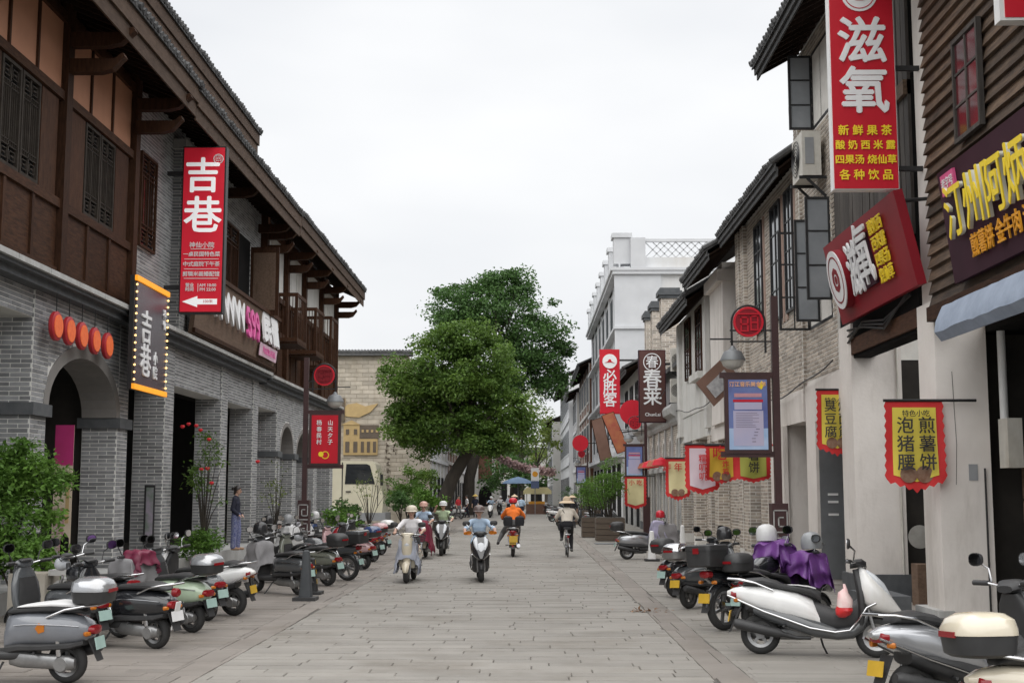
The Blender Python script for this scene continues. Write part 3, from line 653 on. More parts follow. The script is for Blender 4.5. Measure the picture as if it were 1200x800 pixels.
part('brick_infill', MB().box(XR+.3, XR+.5, 31.0, 34.4, .012, 3.0), M_wmortar, R5); part('lower_pier', MB().box(XR-.02, XR+.5, 30.5, 31.0, .012, 3.4), M_wmortar, R5); part('lintel', MB().box(XR, XR+.5, 30.4, 35.6, 3.0, 3.4), M_column, R5)
part('lower_pier', MB().box(XR-.02, XR+.5, 34.4, 35.0, .012, 3.0), M_wmortar, R5); part('shop_front', MB().box(6.2, 6.4, 30.4, 35.6, .012, 3.2), M_black, R5)
eave(R5, 1, XR, 4.45, 30.9, 35.7, 7.35, rise=.4, ridge=2.5, fascia=.14, mf=M_tile)
# ---- R6: white plastered house
R6 = thing('shop_house', 'white plastered house with dark window and broad sill behind the festival panel', 'building', (8, 39, .012), world=True)
part('upper_wall', MB().box(XR-.02, 9, 35.6, 42.6, 4.0, 7.2), M_white, R6)
part('pilaster', MB().box(XR-.12, XR, 35.65, 36.2, 3.4, 7.1), M_white, R6); part('pilaster', MB().box(XR-.12, XR, 41.9, 42.5, 3.4, 7.1), M_white, R6)
casement(R6, XR-.04, 36.7, 38.0, 5.1, 7.0, M_wood, 4, 2); part('window_sill', MB().box(XR-.25, XR, 36.4, 38.4, 4.85, 5.05), M_white, R6)
casement(R6, XR-.04, 39.4, 40.6, 5.1, 7.0, M_wood, 4, 2)
part('lintel', MB().box(XR, XR+.5, 35.6, 42.5, 3.2, 3.99), M_white, R6)
BP = Bricks(course=.08, length=.28, gap=.02, proud=.008)
for yy in (35.7, 38.9, 42.0): part('lower_pier', MB().box(XR-.03, XR+.5, yy, yy+.5, .012, 3.2), M_wmortar, R6); BP.face((XR-.03, yy), (1, 0), .53, .3, 3.2); BP.face((XR-.03, yy+.5), (0, -1), .5, .3, 3.2)
BP.face((XR+.3, 38.9), (0, -1), 2.7, .012, 3.2); part('brick_infill', MB().box(XR+.3, XR+.5, 36.2, 38.9, .012, 3.2), M_wmortar, R6); BP.emit(R6, M_bbrick, 0)
part('shop_front', MB().box(6.2, 6.4, 35.6, 42.6, .012, 3.3), M_black, R6)
eave(R6, 1, XR, 4.5, 35.75, 42.8, 6.95, rise=.4, ridge=2.5, fascia=.14, mf=M_tile)
for par, yy in ((R3, 23.52), (R4, 30.3), (R5, 35.5), (R6, 42.4)): part('party_wall', MB().box(XR+.52, 7.6, yy-.1, yy, .012, 3.6), M_dim, par)
for par, a, b in ((R1,6,16.6),(R2,16.7,20.4),(R3,20.9,23.4),(R4,23.6,30.2),(R5,30.5,35.4),(R6,35.7,42.3)): part('floor', MB().box(XR+.5, 7.6, a, b, .017, .022), M_dim, par)
# ---- R7: low brick arcade with stone cornice and brick chimneys
R7 = thing('arcade_building', 'low brick arcade with pointed openings, heavy stone cornice and three brick chimney piers', 'building', (8, 50, .012), world=True)
B = Bricks(course=.075, length=.26, gap=.02, proud=.008)
part('wall', MB().box(XR+.02, 9, 42.6, 58, .012, 2.35), M_wmortar, R7); B.face((XR+.02, 58), (0, -1), 15.4, .35, 2.3)
part('plinth', MB().box(XR-.05, XR+.02, 42.6, 58, .012, .35), M_stone, R7)
part('string_course', MB().box(XR-.12, XR+.3, 42.6, 58, 2.35, 2.5), M_ledge, R7)
part('gallery_back', MB().box(XR+.5, 9, 42.6, 58, 2.5, 4.0), M_black, R7)
nb = 7; bw = 15.4/nb
for i in range(nb):
    a = 42.6+i*bw; wf = MB(); arch_fill(wf, XR, XR+.3, a+.3, a+bw-.3, a+bw/2, .48, 2.5, 3.45, 3.9); part('arch_wall', wf, M_wmortar, R7)
    part('pier', MB().box(XR-.06, XR+.3, a, a+.3, .35, 3.9), M_ledge, R7); part('pier', MB().box(XR, XR+.3, a+bw-.3, a+bw, 2.5, 3.9), M_wmortar, R7)
    part('pier', MB().box(XR-.05, XR, a+bw/2-.13, a+bw/2+.13, .35, 2.35), M_ledge, R7)
    B.face((XR-.002, a+bw), (0, -1), bw, 2.5, 3.9, lambda u, z, h, a=a: abs(u-bw/2) < .54 and z < 2.6+1.0*math.sqrt(max(0, 1-((u-bw/2)/.54)**2)))
B.emit(R7, M_bbrick, 0)
cp = [(XR+.3,3.9),(XR-.08,3.9),(XR-.15,4.0),(XR-.17,4.12),(XR-.34,4.22),(XR-.38,4.42),(XR-.30,4.55),(XR+.3,4.6)]
for i in range(10): part('cornice_block', MB().prism(cp, 'Y', 42.6+i*1.54+.02, 42.6+(i+1)*1.54-.02), M_ledge, R7)
part('upper_wall', MB().box(XR+.25, 9, 42.6, 58, 4.6, 6.2), M_greyp, R7)
part('roof', MB().add([(XR-.1,42.6,6.0),(XR-.1,58,6.0),(8.2,58,8.6),(8.2,42.6,8.6),(XR-.1,42.6,5.85),(XR-.1,58,5.85),(8.2,58,8.4),(8.2,42.6,8.4)], [(0,1,2,3),(7,6,5,4),(0,4,5,1),(0,3,7,4),(1,5,6,2)]), M_tile, R7)
for yy, h in ((50.6, 9.3), (54.2, 9.3), (57.2, 9.3)):
    Bc = Bricks(course=.09, length=.3, gap=.02, proud=.01); ch = part('chimney_pier', MB().box(XR+.25, XR+.95, yy, yy+.7, 4.6, h), M_wmortar, R7)
    Bc.face((XR+.25, yy), (1, 0), .7, 4.6, h); Bc.face((XR+.25, yy+.7), (0, -1), .7, 4.6, h)
    Bc.emit(ch, M_bbrick, 0)
    for e, za, zb in ((.07, h, h+.12), (.13, h+.12, h+.3), (.05, h+.3, h+.42)): part('pier_cap', MB().box(XR+.25-e, XR+.95+e, yy-e, yy+.7+e, za, zb), M_stone, ch)
ac_unit('upper of two stained cream air conditioners beside the brown sign', 4.98, 5.48, 44.0, 44.35, 5.75, 6.55, 'Y')
ac_unit('lower of two stained cream air conditioners beside the brown sign', 4.95, 5.48, 44.0, 44.35, 4.68, 5.5, 'Y')
# ---- R8: tall white building with parapet
M_pale = mat('pale_grey_render', (.68,.69,.70), (.60,.61,.62), s=.6, rough=.85, dirt=.2)
M_pale2 = mat('pale_grey_trim', (.58,.59,.605), (.51,.52,.535), s=1, rough=.85)
R8 = thing('tall_building', 'tall pale grey corner building with pilasters and lattice parapet', 'building', (12, 83, .012), world=True)
y0, y1 = 69, 99
part('wall', MB().box(XR, 13.6, y0, y1, .012, 13.4), M_pale, R8)
n = 7
for i in range(n+1):
    y = y0+(y1-y0-.9)*i/n; top = 15.7
    part('pilaster', MB().box(XR-.10, XR, y, y+.9, 3.6, 14.0), M_pale2, R8)
    pp = part('parapet_post', MB().box(XR-.35, XR+.55, y, y+.9, 14.0, top), M_pale2, R8); part('post_cap', MB().box(XR-.45, XR+.65, y-.1, y+1.0, top-.25, top), M_pale2, pp)
    if i < n:
        ya, yb = y+.9, y0+(y1-y0-.9)*(i+1)/n
        part('parapet_rail', MB().box(XR-.1, XR+.1, ya, yb, 15.2, 15.35), M_pale2, R8); part('parapet_base', MB().box(XR-.1, XR+.1, ya, yb, 13.4, 14.3), M_pale, R8)
        for z0 in (4.6, 8.0, 11.0):
            f = part('window', MB().box(XR-.05, XR, ya+.3, yb-.3, z0-.3, z0+2.1), M_pale2, R8); part('pane', MB().box(XR-.062, XR-.051, ya+.5, yb-.5, z0-.15, z0+1.95), M_fglass, f)
        part('shop_opening', MB().box(XR-.02, XR-.005, ya+.2, yb-.2, .02, 3.2), M_black, R8)
for z0, z1, e in ((3.5, 3.75, .5), (7.2, 7.4, .42), (10.4, 10.55, .4), (13.4, 13.6, .45), (13.6, 13.75, .55)):
    part('string_course', MB().box(XR-e, 13.7, y0-e*.6, y1, z0, z1), M_pale2, R8)
part('corner_pier', MB().box(XR-.35, XR+2.2, y0-.12, y0, 3.75, 13.4), M_pale2, R8)
for x in (12.2,): pp = part('parapet_post', MB().box(x, x+1.2, y0-.3, y0+.6, 13.75, 15.7), M_pale2, R8); part('post_cap', MB().box(x-.1, x+1.3, y0-.4, y0+.7, 15.45, 15.7), M_pale2, pp)
part('parapet_post', MB().box(XR+.55, XR+1.35, y0-.3, y0+.6, 13.75, 15.4), M_pale2, R8)
part('parapet_base', MB().box(XR+1.35, 12.2, y0-.1, y0+.1, 13.75, 14.35), M_pale, R8); part('parapet_rail', MB().box(XR+1.35, 12.2, y0-.1, y0+.1, 15.2, 15.36), M_pale2, R8)
lt = MB(); x0, x1 = XR+1.35, 12.2; za, zb = 14.35, 15.2; k = -3
while k < 18:
    xa = x0+k*.42
    for sgn in (1, -1):
        a = xa if sgn > 0 else xa+.85; b = xa+.85 if sgn > 0 else xa
        if min(a, b) >= x0-.01 and max(a, b) <= x1+.01: lt.obox(((a+b)/2, y0, (za+zb)/2), ((b-a)/2, 0, (zb-za)/2), (0,.03,0), (.03*.7, 0, -.03*.7*(1 if sgn>0 else -1)))
    k += 1
part('parapet_lattice', lt, M_pale2, R8)
# house between arcade and tall building
R7b = thing('shop_house', 'grey rendered house behind the long red vertical sign', 'building', (8, 63, .012), world=True)
part('wall', MB().box(XR+.1, 9, 58.05, 68.9, .012, 7.4), M_pale, R7b)
for yy in (58.6, 61.8, 65.0): part('balcony_bracket', MB().box(XR-.5, XR+.1, yy, yy+.6, 3.6, 4.6), M_pale2, R7b); casement(R7b, XR+.08, yy+.9, yy+2.2, 4.9, 6.8, M_blackm, 3, 2)
for yy in (58.1, 61.5, 64.9, 68.4): part('pier', MB().box(XR-.02, XR+.1, yy, yy+.45, .012, 3.4), M_ledge, R7b)
for i in range(3): part('shop_opening', MB().box(XR+.07, XR+.09, 58.7+i*3.4, 61.3+i*3.4, .02, 2.9), M_black, R7b)
eave(R7b, 1, XR+.1, 4.5, 58.1, 68.8, 7.1, rise=.4, ridge=2.5, fascia=.14, mf=M_tile)

# wear and small fittings on the near pillars
crk = MB()
for pts in ([(15.7,3.1),(15.71,2.6),(15.68,2.2),(15.72,1.7)], ): crk.tube([(XR+.20+.012*((i*7)%3), 15.978, z) for i, (a_, z) in enumerate(pts)], .0035, 4)
part('crack', crk, M_dim, R1)
part('paper_notice', MB().box(XR+.36, XR+.47, 15.972, 15.979, 1.75, 1.95), M_grey, R1)
part('conduit', MB().tube([(XR+.55,15.95,.02),(XR+.55,15.95,1.9)], .012, 6), M_blackm, R1)
part('conduit', MB().tube([(XR+.7,20.07,.02),(XR+.7,20.07,2.3),(XR+.7,20.07,4.1)], .015, 6), M_ac, R2)
st = thing('stool', 'red plastic stool inside the dark shop at the right edge', 'stool', (6.0, 14.3, .022), world=True)
part('seat', MB().box(5.85,6.15,14.15,14.45,.44,.48), mat('red_plastic', (.42,.03,.035), (.36,.025,.03), s=6, rough=.4), st)
for dx in (-.13,.1):
    for dy in (-.13,.1): part('leg', MB().box(6+dx,6+dx+.03,14.3+dy,14.3+dy+.03,.022,.44), MAT['red_plastic'], st)
tb = thing('shelf', 'dim shelf with goods inside the dark shop behind the near pillar', 'shelf', (6.5, 15.6, .022), world=True)
for k in range(4): part('board', MB().box(6.1,7.2,15.55,15.95,.5+k*.5,.53+k*.5), M_woodl, tb)
for x_ in (6.1, 7.17): part('upright', MB().box(x_,x_+.03,15.55,15.95,.022,2.2), M_woodl, tb)
M_goods = [mat('goods_'+n, c, None, s=9, rough=.5) for n, c in (('red', (.4,.04,.03)), ('green', (.08,.2,.08)), ('tan', (.4,.3,.18)), ('white', (.5,.5,.48)))]
for k in range(4):
    x_ = 6.15
    while x_ < 7.05:
        w_ = random.uniform(.08,.16); part('jar', MB().lathe([(.001,0),(w_*.42,0),(w_*.45,.02),(w_*.45,.2),(w_*.3,.25),(w_*.3,.28),(.001,.28)], 10, (x_+w_/2, 15.75, .53+k*.5)), random.choice(M_goods), tb); x_ += w_+.02
# ================================================================ far left: relief wall, truck, row houses
M_cream = mat('cream_stone_brick', (.50,.45,.375), (.39,.35,.29), s=3, rough=.88, bump=.3, rnd=.16, dirt=.2)
M_creamj = mat('cream_joint', (.42,.37,.30), (.35,.31,.25), s=4, rough=.95)
M_ochre = mat('ochre_relief', (.50,.36,.17), (.42,.30,.14), s=4, rough=.8)
M_reliefd = mat('dark_relief', (.14,.11,.085), (.10,.08,.06), s=4, rough=.85)
WY = 60.0
G = thing('relief_wall', 'tall cream brick gable wall with ochre relief of houses behind the truck', 'wall', (-10.6, WY, .014), world=True)
part('wall', MB().box(-16, -5.6, WY, WY+14, .014, 8.0), M_creamj, G)
B = Bricks(course=.20, length=.55, gap=.02, proud=.02)
B.face((-16, WY), (1, 0), 10.4, .2, 8.0); B.L = [q for q in B.L if q[0] > -9.6 or random.random() < 0]; B.emit(G, M_cream, 300, 'stone_block')
tl = MB(); x = -16.1
while x < -5.4: tl.cyl((x, WY-.34, 8.16), (x, WY+.3, 8.30), .06, n=7); x += .15
tl.box(-16.1, -5.4, WY-.3, WY+.4, 8.0, 8.2); part('coping_tiles', tl, M_tile, G, stuff=True)
def rel(name, x0, x1, z0, z1, m, d=.08): return part(name, MB().box(x0, x1, WY-.02-d, WY-.02, z0, z1), m, G)
# relief of old houses
for (x0, x1, z0, z1, cols, roof) in ((-9.1, -8.55, 5.0, 6.0, 2, 0), (-8.6, -7.85, 3.35, 4.75, 2, 1), (-7.85, -7.0, 3.35, 4.1, 3, 0)):
    h = rel('relief_house', x0, x1, z0, z1, M_ochre)
    for i in range(cols):
        w_ = (x1-x0)/cols; part('relief_window', MB().box(x0+w_*i+w_*.25, x0+w_*(i+1)-w_*.25, WY-.125, WY-.101, z0+.12, z0+.62), M_reliefd, h)
        if z1-z0 > 1: part('relief_window', MB().box(x0+w_*i+w_*.3, x0+w_*(i+1)-w_*.3, WY-.125, WY-.101, z0+.95, z0+1.2), M_reliefd, h)
    if roof: part('relief_roof', MB().prism([(x0-.12,z1),(x1+.05,z1),((x0+x1)/2,z1+.22)], 'Y', WY-.13, WY-.03), M_ochre, h)
rel('relief_block', -7.85, -6.95, 4.12, 4.75, M_reliefd); 
for k in range(4): rel('relief_window', -7.75+k*.22, -7.65+k*.22, 4.4, 4.52, M_ochre, .1)
bt = MB().prism([(-8.5,5.15),(-7.9,5.1),(-7.35,5.35),(-7.0,5.75),(-7.6,5.62),(-8.0,5.78),(-8.45,5.7),(-8.7,5.4)], 'Y', WY-.1, WY-.03); part('relief_eave', bt, M_ochre, G)
rel('relief_block', -8.72, -8.56, 4.9, 6.0, M_reliefd, .12)
br = MB()
for zz, xa, xb in ((2.9, -8.8, -7.2), (2.35, -8.9, -7.1), (2.1, -8.6, -7.5)): br.tube([(xa, WY-.06, zz-.08), ((xa+xb)/2, WY-.06, zz+.04), (xb, WY-.06, zz-.06), (xb+.25, WY-.06, zz+.05)], .045, 6)
part('relief_boats', br, M_reliefd, G, stuff=True)
ch = MB()
for x, za, zb in ((-6.9, 1.4, 2.6), (-6.55, 1.0, 4.4), (-6.22, 3.5, 4.4)):
    z = zb
    while z > za:
        for _ in range(5): 
            a, b = random.uniform(-.08, .05), random.uniform(-.09, .09)
            if random.random() < .5: ch.box(x+a, x+a+.10, WY-.05, WY-.02, z+b, z+b+.025)
            else: ch.box(x+a, x+a+.025, WY-.05, WY-.02, z+b-.06, z+b+.06)
        z -= .30
part('carved_characters', ch, M_reliefd, G, stuff=True)
# truck cab standing in the side lane
M_truck = mat('cream_truck_paint', (.72,.68,.52), (.66,.62,.47), s=2, rough=.35, coat=.3, obj=True, dirt=.15)
T = thing('truck', 'cream truck with its cab side on, parked before the relief wall', 'truck', (-8.2, 53.5, .014), world=True)
ty0, ty1 = 53.2, 55.2
pr = [(-9.6,.75),(-6.0,.75),(-5.95,1.35),(-6.02,1.75),(-6.30,2.78),(-6.45,2.9),(-9.6,2.95)]
part('cab', MB().prism(pr, 'Y', ty0, ty1), M_truck, T)
part('window', MB().prism([(-7.55,1.95),(-6.30,1.95),(-6.52,2.72),(-6.65,2.78),(-7.5,2.78)], 'Y', ty0-.012, ty0-.002), M_glass, T)
dr = MB()
for q in ((-7.68,-7.64,.95,2.85), (-6.2,-6.17,1.0,1.9)): dr.box(q[0], q[1], ty0-.01, ty0-.002, q[2], q[3])
part('door_seam', dr, M_blackm, T, stuff=True)
part('bumper', MB().box(-6.9, -5.85, ty0-.03, ty1+.03, .45, .78), M_grey, T); part('chassis', MB().box(-11, -6.2, ty0+.3, ty1-.3, .5, .75), M_blackm, T)
part('door_handle', MB().box(-7.5, -7.3, ty0-.04, ty0-.003, 1.62, 1.67), M_blackm, T); part('cargo_box', MB().box(-13, -9.7, ty0-.05, ty1+.05, .9, 3.2), M_truck, T)
for xx in (-7.2, -10.9):
    wh = part('wheel', MB().lathe([(.20,-.13),(.44,-.13),(.48,-.08),(.48,.08),(.44,.13),(.2,.13)], 24, (xx, ty0+.2, .495), 'Y', cap=True), mat('tyre_rubber', (.022,.022,.022), (.035,.034,.033), s=8, rough=.85), T)
part('wing_mirror', MB().box(-6.05, -5.95, ty0-.35, ty0-.15, 1.9, 2.35), M_blackm, T)
# rows of far houses
def row_house(label, side, X, y0, y1, z1, mw, storeys, ncol, mw2=None, roof=True, group=None):
    h = thing('row_house', label, 'building', (X+side*4, (y0+y1)/2, .016), world=True, group=group)
    part('wall', MB().box(min(X, X+side*8), max(X, X+side*8), y0, y1, .016, z1), mw, h)
    s = -side; st = z1/storeys; w_ = (y1-y0)/ncol
    for i in range(ncol+1):
        yy = y0+(y1-y0-.4)*i/ncol; part('pilaster', MB().box(min(X,X+s*.05), max(X,X+s*.05), yy, yy+.4, .016, z1), mw2 or M_pale2, h)
    for k in range(1, storeys): part('string_course', MB().box(min(X,X+s*.12), max(X,X+s*.12), y0, y1, st*k-.12, st*k+.12), mw2 or M_pale2, h)
    for i in range(ncol):
        ya, yb = y0+w_*i+.4+w_*.12, y0+w_*(i+1)-w_*.08
        part('shop_opening', MB().box(min(X,X+s*.02), max(X,X+s*.02), ya-.2, yb+.2, .03, st*.72), M_black, h)
        for k in range(1, storeys):
            f = part('window', MB().box(min(X,X+s*.06), max(X,X+s*.06), ya, yb, st*k+st*.22, st*(k+1)-st*.18), mw2 or M_pale2, h)
            part('pane', MB().box(min(X+s*.061,X+s*.07), max(X+s*.061,X+s*.07), ya+.1, yb-.1, st*k+st*.26, st*(k+1)-st*.22), M_fglass, f)
    if roof: eave(h, side, X, X+s*.8, y0, y1, z1-.3, rise=.4, ridge=3, fascia=.2, mf=M_tile)
    return h
M_fwood = mat('red_brown_far_timber', (.16,.075,.045), (.11,.05,.03), s=1.5, rough=.7)
M_dimp = mat('grey_white_far_plaster', (.50,.49,.47), (.43,.42,.40), s=.8, rough=.9, dirt=.2)
row_house('red brown timber fronted house right after the tall pale building', 1, 4.85, 99.2, 118, 11.6, M_fwood, 3, 4, M_dimp)
row_house('narrow plastered house beyond the red brown timber house', 1, 4.6, 118.2, 127, 10.8, M_dimp, 3, 3)
row_house('grey three storey house with tight windows near the end of the street', 1, 4.2, 127.5, 160, 13.2, M_pale, 3, 8)
row_house('pale far house at the end of the right side', 1, 3.2, 162, 200, 10.5, M_dimp, 3, 8)
row_house('white columned house half hidden behind the big tree', -1, -5.75, 74.2, 92, 7.2, M_dimp, 2, 5)
row_house('red brown house behind the tree trunk', -1, -5.9, 92.5, 112, 7.6, M_fwood, 2, 5, M_dimp)
row_house('plastered house at the left street end', -1, -6.2, 112.5, 146, 7.0, M_dimp, 2, 8)
E5 = thing('end_house', 'brown timber house with two arches closing the street end', 'building', (-7.5, 150, .02), world=True)
Y5 = 150
part('wall', MB().box(-12, -3.2, Y5, Y5+8, .02, 6.6), M_dimp, E5); part('upper_timber', MB().box(-12, -3.3, Y5-.3, Y5, 3.2, 6.4), M_fwood, E5)
for x in (-8.0, -5.9, -3.9): part('post', MB().box(x-.2, x+.2, Y5-.6, Y5-.3, .02, 6.4), M_dimp, E5)
for x in (-6.95, -4.9):
    a = MB(); a.prism([(p_[0], p_[1]) for p_ in arch_pts(x, .75, 1.3, 2.4, 10)]+[(x+.75,.03),(x-.75,.03)], 'Y', Y5-.05, Y5-.02); part('arch', a, M_black, E5)
    b = MB(); b.box(x-.8, x+.8, Y5-.62, Y5-.55, 4.1, 4.2); b.box(x-.8, x+.8, Y5-.62, Y5-.55, 3.3, 3.4)
    for k in range(8): b.box(x-.75+k*.2, x-.70+k*.2, Y5-.61, Y5-.56, 3.4, 4.1)
    part('balustrade', b, M_fwood, E5, stuff=True)
part('roof', MB().prism([(-12.5,6.3),(-2.8,6.3),(-3.2,6.6),(-7.5,8.6),(-12.2,6.6)], 'Y', Y5-1, Y5+8), M_tile, E5)

EB = thing('end_house', 'dim long house far behind the trees at the street end', 'building', (2, 232, .02), world=True)
part('wall', MB().box(-30, 30, 230, 236, .02, 8.5), M_dimp, EB); part('roof', MB().prism([(-31,8.3),(31,8.3),(30,9.6),(-30,9.6)], 'Y', 229, 237), M_tile, EB)
for k in range(18): x = -27+k*3.1; f = part('window', MB().box(x, x+1.4, 229.93, 229.99, 4.8, 6.8), M_fwood, EB); part('pane', MB().box(x+.15, x+1.25, 229.9, 229.929, 4.95, 6.65), M_glass, f); part('shop_opening', MB().box(x-.3, x+1.7, 229.95, 229.99, .03, 3.2), M_black, EB)
# ================================================================ signs, banners, lanterns, lamp posts
M_red = mat('sign_red', (.60,.018,.035), (.54,.014,.03), s=1.2, rough=.5, spec=.25, dirt=.22)
M_redlit = mat('lit_red_panel', (.62,.02,.04), (.56,.016,.034), s=1.2, rough=.5, emit=.10, spec=.25, dirt=.12)
M_dred = mat('dark_crimson_board', (.26,.012,.022), (.21,.01,.018), s=1.2, rough=.5, spec=.25, dirt=.22)
M_wlet = mat('white_lettering', (.82,.82,.82), (.76,.76,.77), s=8, rough=.5)
M_ylet = mat('yellow_lettering', (.95,.72,.03), (.90,.66,.025), s=8, rough=.5)
M_olet = mat('orange_lettering', (.80,.36,.02), (.75,.32,.015), s=8, rough=.5)
M_plum = mat('plum_board', (.048,.017,.028), (.038,.014,.022), s=1.5, rough=.6, spec=.12)
M_brownp = mat('brown_sign', (.085,.028,.022), (.07,.023,.018), s=1.5, rough=.45)
M_blet = mat('black_lettering', (.02,.018,.018), (.03,.026,.024), s=8, rough=.6)
M_pink = mat('pink_lettering', (.75,.12,.38), (.68,.09,.32), s=8, rough=.5)
M_wlit = mat('lit_white_lettering', (.85,.85,.85), (.80,.80,.81), s=8, rough=.5, emit=.16)
FACE = {'C': (math.pi/2, 0, 0), 'L': (math.pi/2, 0, math.pi/2), 'R': (math.pi/2, 0, -math.pi/2)}
def text(parent, body, size, loc, face, m, name='lettering', ext=.004, bold=0, tilt=0.0, world=True, **k):
    me = textmesh(body, size, m, ext, bold, **k); o = link(name, me, parent)
    base = -ORG[parent] if parent in ORG else Vector()
    o.location = Vector(loc)+base; e = FACE[face]
    o.rotation_euler = (e[0]+tilt, 0, e[2]); return o
def disc(c, r, n_, ax, th=.02, n=28):      # filled disc prism
    b = MB(); b.lathe([(0.0001, -th/2), (r, -th/2), (r, th/2), (0.0001, th/2)], n, c, ax); return b
def ringm(c, r0, r1, ax, th=.012, n=28):
    return MB().lathe([(r0,-th/2),(r1,-th/2),(r1,th/2),(r0,th/2),(r0,-th/2)], n, c, ax)
# ---- left: tall red projecting sign
S = thing('vertical_sign', 'tall red lit vertical sign with two large white characters on the left', 'sign', (-6.4, 25, 5.0), world=True)
x0, x1 = atY(211,365,25).x+.02, atY(260,365,25).x; z0, z1 = atY(235,366,25).z, atY(235,175,25).z; yf = 24.9
part('case', MB().box(x0-.03, x1+.03, 24.91, 25.12, z0-.03, z1+.03), M_blackm, S); part('face', MB().box(x0, x1, yf-.01, 24.91, z0, z1), M_redlit, S)
cx = (x0+x1)/2; hh = z1-z0; zz = lambda f: z1-hh*f; yt = yf-.02
text(S, '吉', .74, (cx-.02, yt, zz(.185)), 'C', M_wlit, bold=.013); text(S, '巷', .78, (cx, yt, zz(.43)), 'C', M_wlit, bold=.013)
text(S, '神仙小院', .125, (cx, yt, zz(.60)), 'C', M_wlet, bold=.002); text(S, '一桌民国特色菜', .105, (cx, yt, zz(.655)), 'C', M_wlet, bold=.002)
text(S, '中式庭院下午茶', .105, (cx, yt, zz(.715)), 'C', M_wlet, bold=.002); text(S, '剪辑米画婚配馆', .105, (cx, yt, zz(.775)), 'C', M_wlet, bold=.002)
text(S, '营业\n时间', .085, (cx-.22, yt, zz(.855)), 'C', M_wlet, bold=.002); text(S, 'AM 10:00\nPM 22:00', .085, (cx+.14, yt, zz(.855)), 'C', M_wlet, bold=.002)
ln = MB()
for f, w_ in ((.622,.22),(.683,.34),(.743,.34),(.80,.34)): ln.box(cx-w_, cx+w_, yt-.004, yt+.008, zz(f)-.006, zz(f)+.006)
ln.box(cx-.06, cx-.05, yt-.004, yt+.008, zz(.88), zz(.83)); part('underline', ln, M_wlet, S, stuff=True)
az = zz(.94); part('arrow', MB().prism([(cx-.36,az),(cx-.06,az+.11),(cx-.06,az+.055),(cx+.33,az+.055),(cx+.33,az-.055),(cx-.06,az-.055),(cx-.06,az-.11)], 'Y', yt-.004, yt+.008), M_wlit, S)
text(S, '100米', .08, (cx+.15, yt-.006, az), 'C', M_red, ext=.002)
em = part('emblem', ringm((x1-.12, yt, zz(.07)), .085, .10, 'Y'), M_wlet, S); text(S, '回', .13, (x1-.12, yt, zz(.07)), 'C', M_wlet)
for zb in (z0+.5, z1-.5): part('mounting_arm', MB().box(-7.2, x0-.03, 24.97, 25.05, zb-.04, zb+.04), M_blackm, S)
# ---- left: dark sign box ringed with bulbs
S = thing('light_box_sign', 'dark grey sign ringed by small warm bulbs beside the brick arch', 'sign', (-6.9, 22.6, 3.4), world=True)
ya, yb, za, zb = 21.65, 23.65, 3.36, 5.32; XS = -6.72
part('case', MB().box(XS-.10, XS-.02, ya, yb, za, zb), M_blackm, S); part('face', MB().box(XS-.02, XS, ya+.08, yb-.08, za+.08, zb-.08), mat('dark_mauve_panel', (.085,.07,.085), (.06,.05,.062), s=1.3, rough=.25), S)
M_bulb = mat('warm_bulb', (1.0,.62,.25), (1.0,.58,.2), s=3, rough=.4, emit=.9); M_amber = mat('lit_amber_strip', (.95,.36,.02), (.9,.32,.015), s=2, rough=.5, emit=.25)
for z in (za, zb-.09): part('lit_edge', MB().box(XS-.02, XS+.03, ya, yb, z, z+.09), M_amber, S)
bm_ = MB().lathe([(.0001,-.02),(.015,-.014),(.02,0),(.015,.014),(.0001,.02)], 8).mesh('bulb', M_bulb)
for k in range(14):
    for y in (ya+.04, yb-.04):
        o = link('bulb', bm_, S); o.location += Vector((XS+.01, y, za+.16+k*(zb-za-.32)/13))
text(S, '吉\n巷', .62, (XS+.012, 22.3, 4.15), 'L', M_wlet, ext=.012, bold=.006, lh=.95); text(S, '小\n院', .26, (XS+.012, 22.9, 3.85), 'L', M_wlet, ext=.01); text(S, '神\n仙', .2, (XS+.012, 23.4, 4.75), 'L', M_wlet, ext=.008)
# ---- five red lanterns under the cornice
M_lant = mat('orange_lantern_face', (.85,.17,.04), (.75,.12,.03), s=14, rough=.55, emit=.03); M_lrim = mat('red_lantern_rim', (.42,.02,.03), (.34,.015,.022), s=5, rough=.5)
for k in range(5):
    p_ = atX(67+15*k, 382+5.8*k, XL+.22); yy = p_.y; zl = p_.z
    L = thing('lantern', ['first','second','third','fourth','fifth'][k]+' round red lantern from the left hanging over the brick arch', 'lantern', (XL+.22, yy, zl-.2), 'lanterns over the arch', world=True)
    part('drum', MB().lathe([(.0001,-.04),(.20,-.04),(.22,-.02),(.22,.025),(.20,.04),(.0001,.04)], 28, (XL+.20, yy, zl), 'X'), M_lrim, L)
    part('face', disc((XL+.245, yy, zl), .17, 0, 'X', .012), M_lant, L); part('hook', MB().cyl((XL+.2, yy, zl+.21), (XL+.2, yy, 4.54), .008, n=6), M_blackm, L)
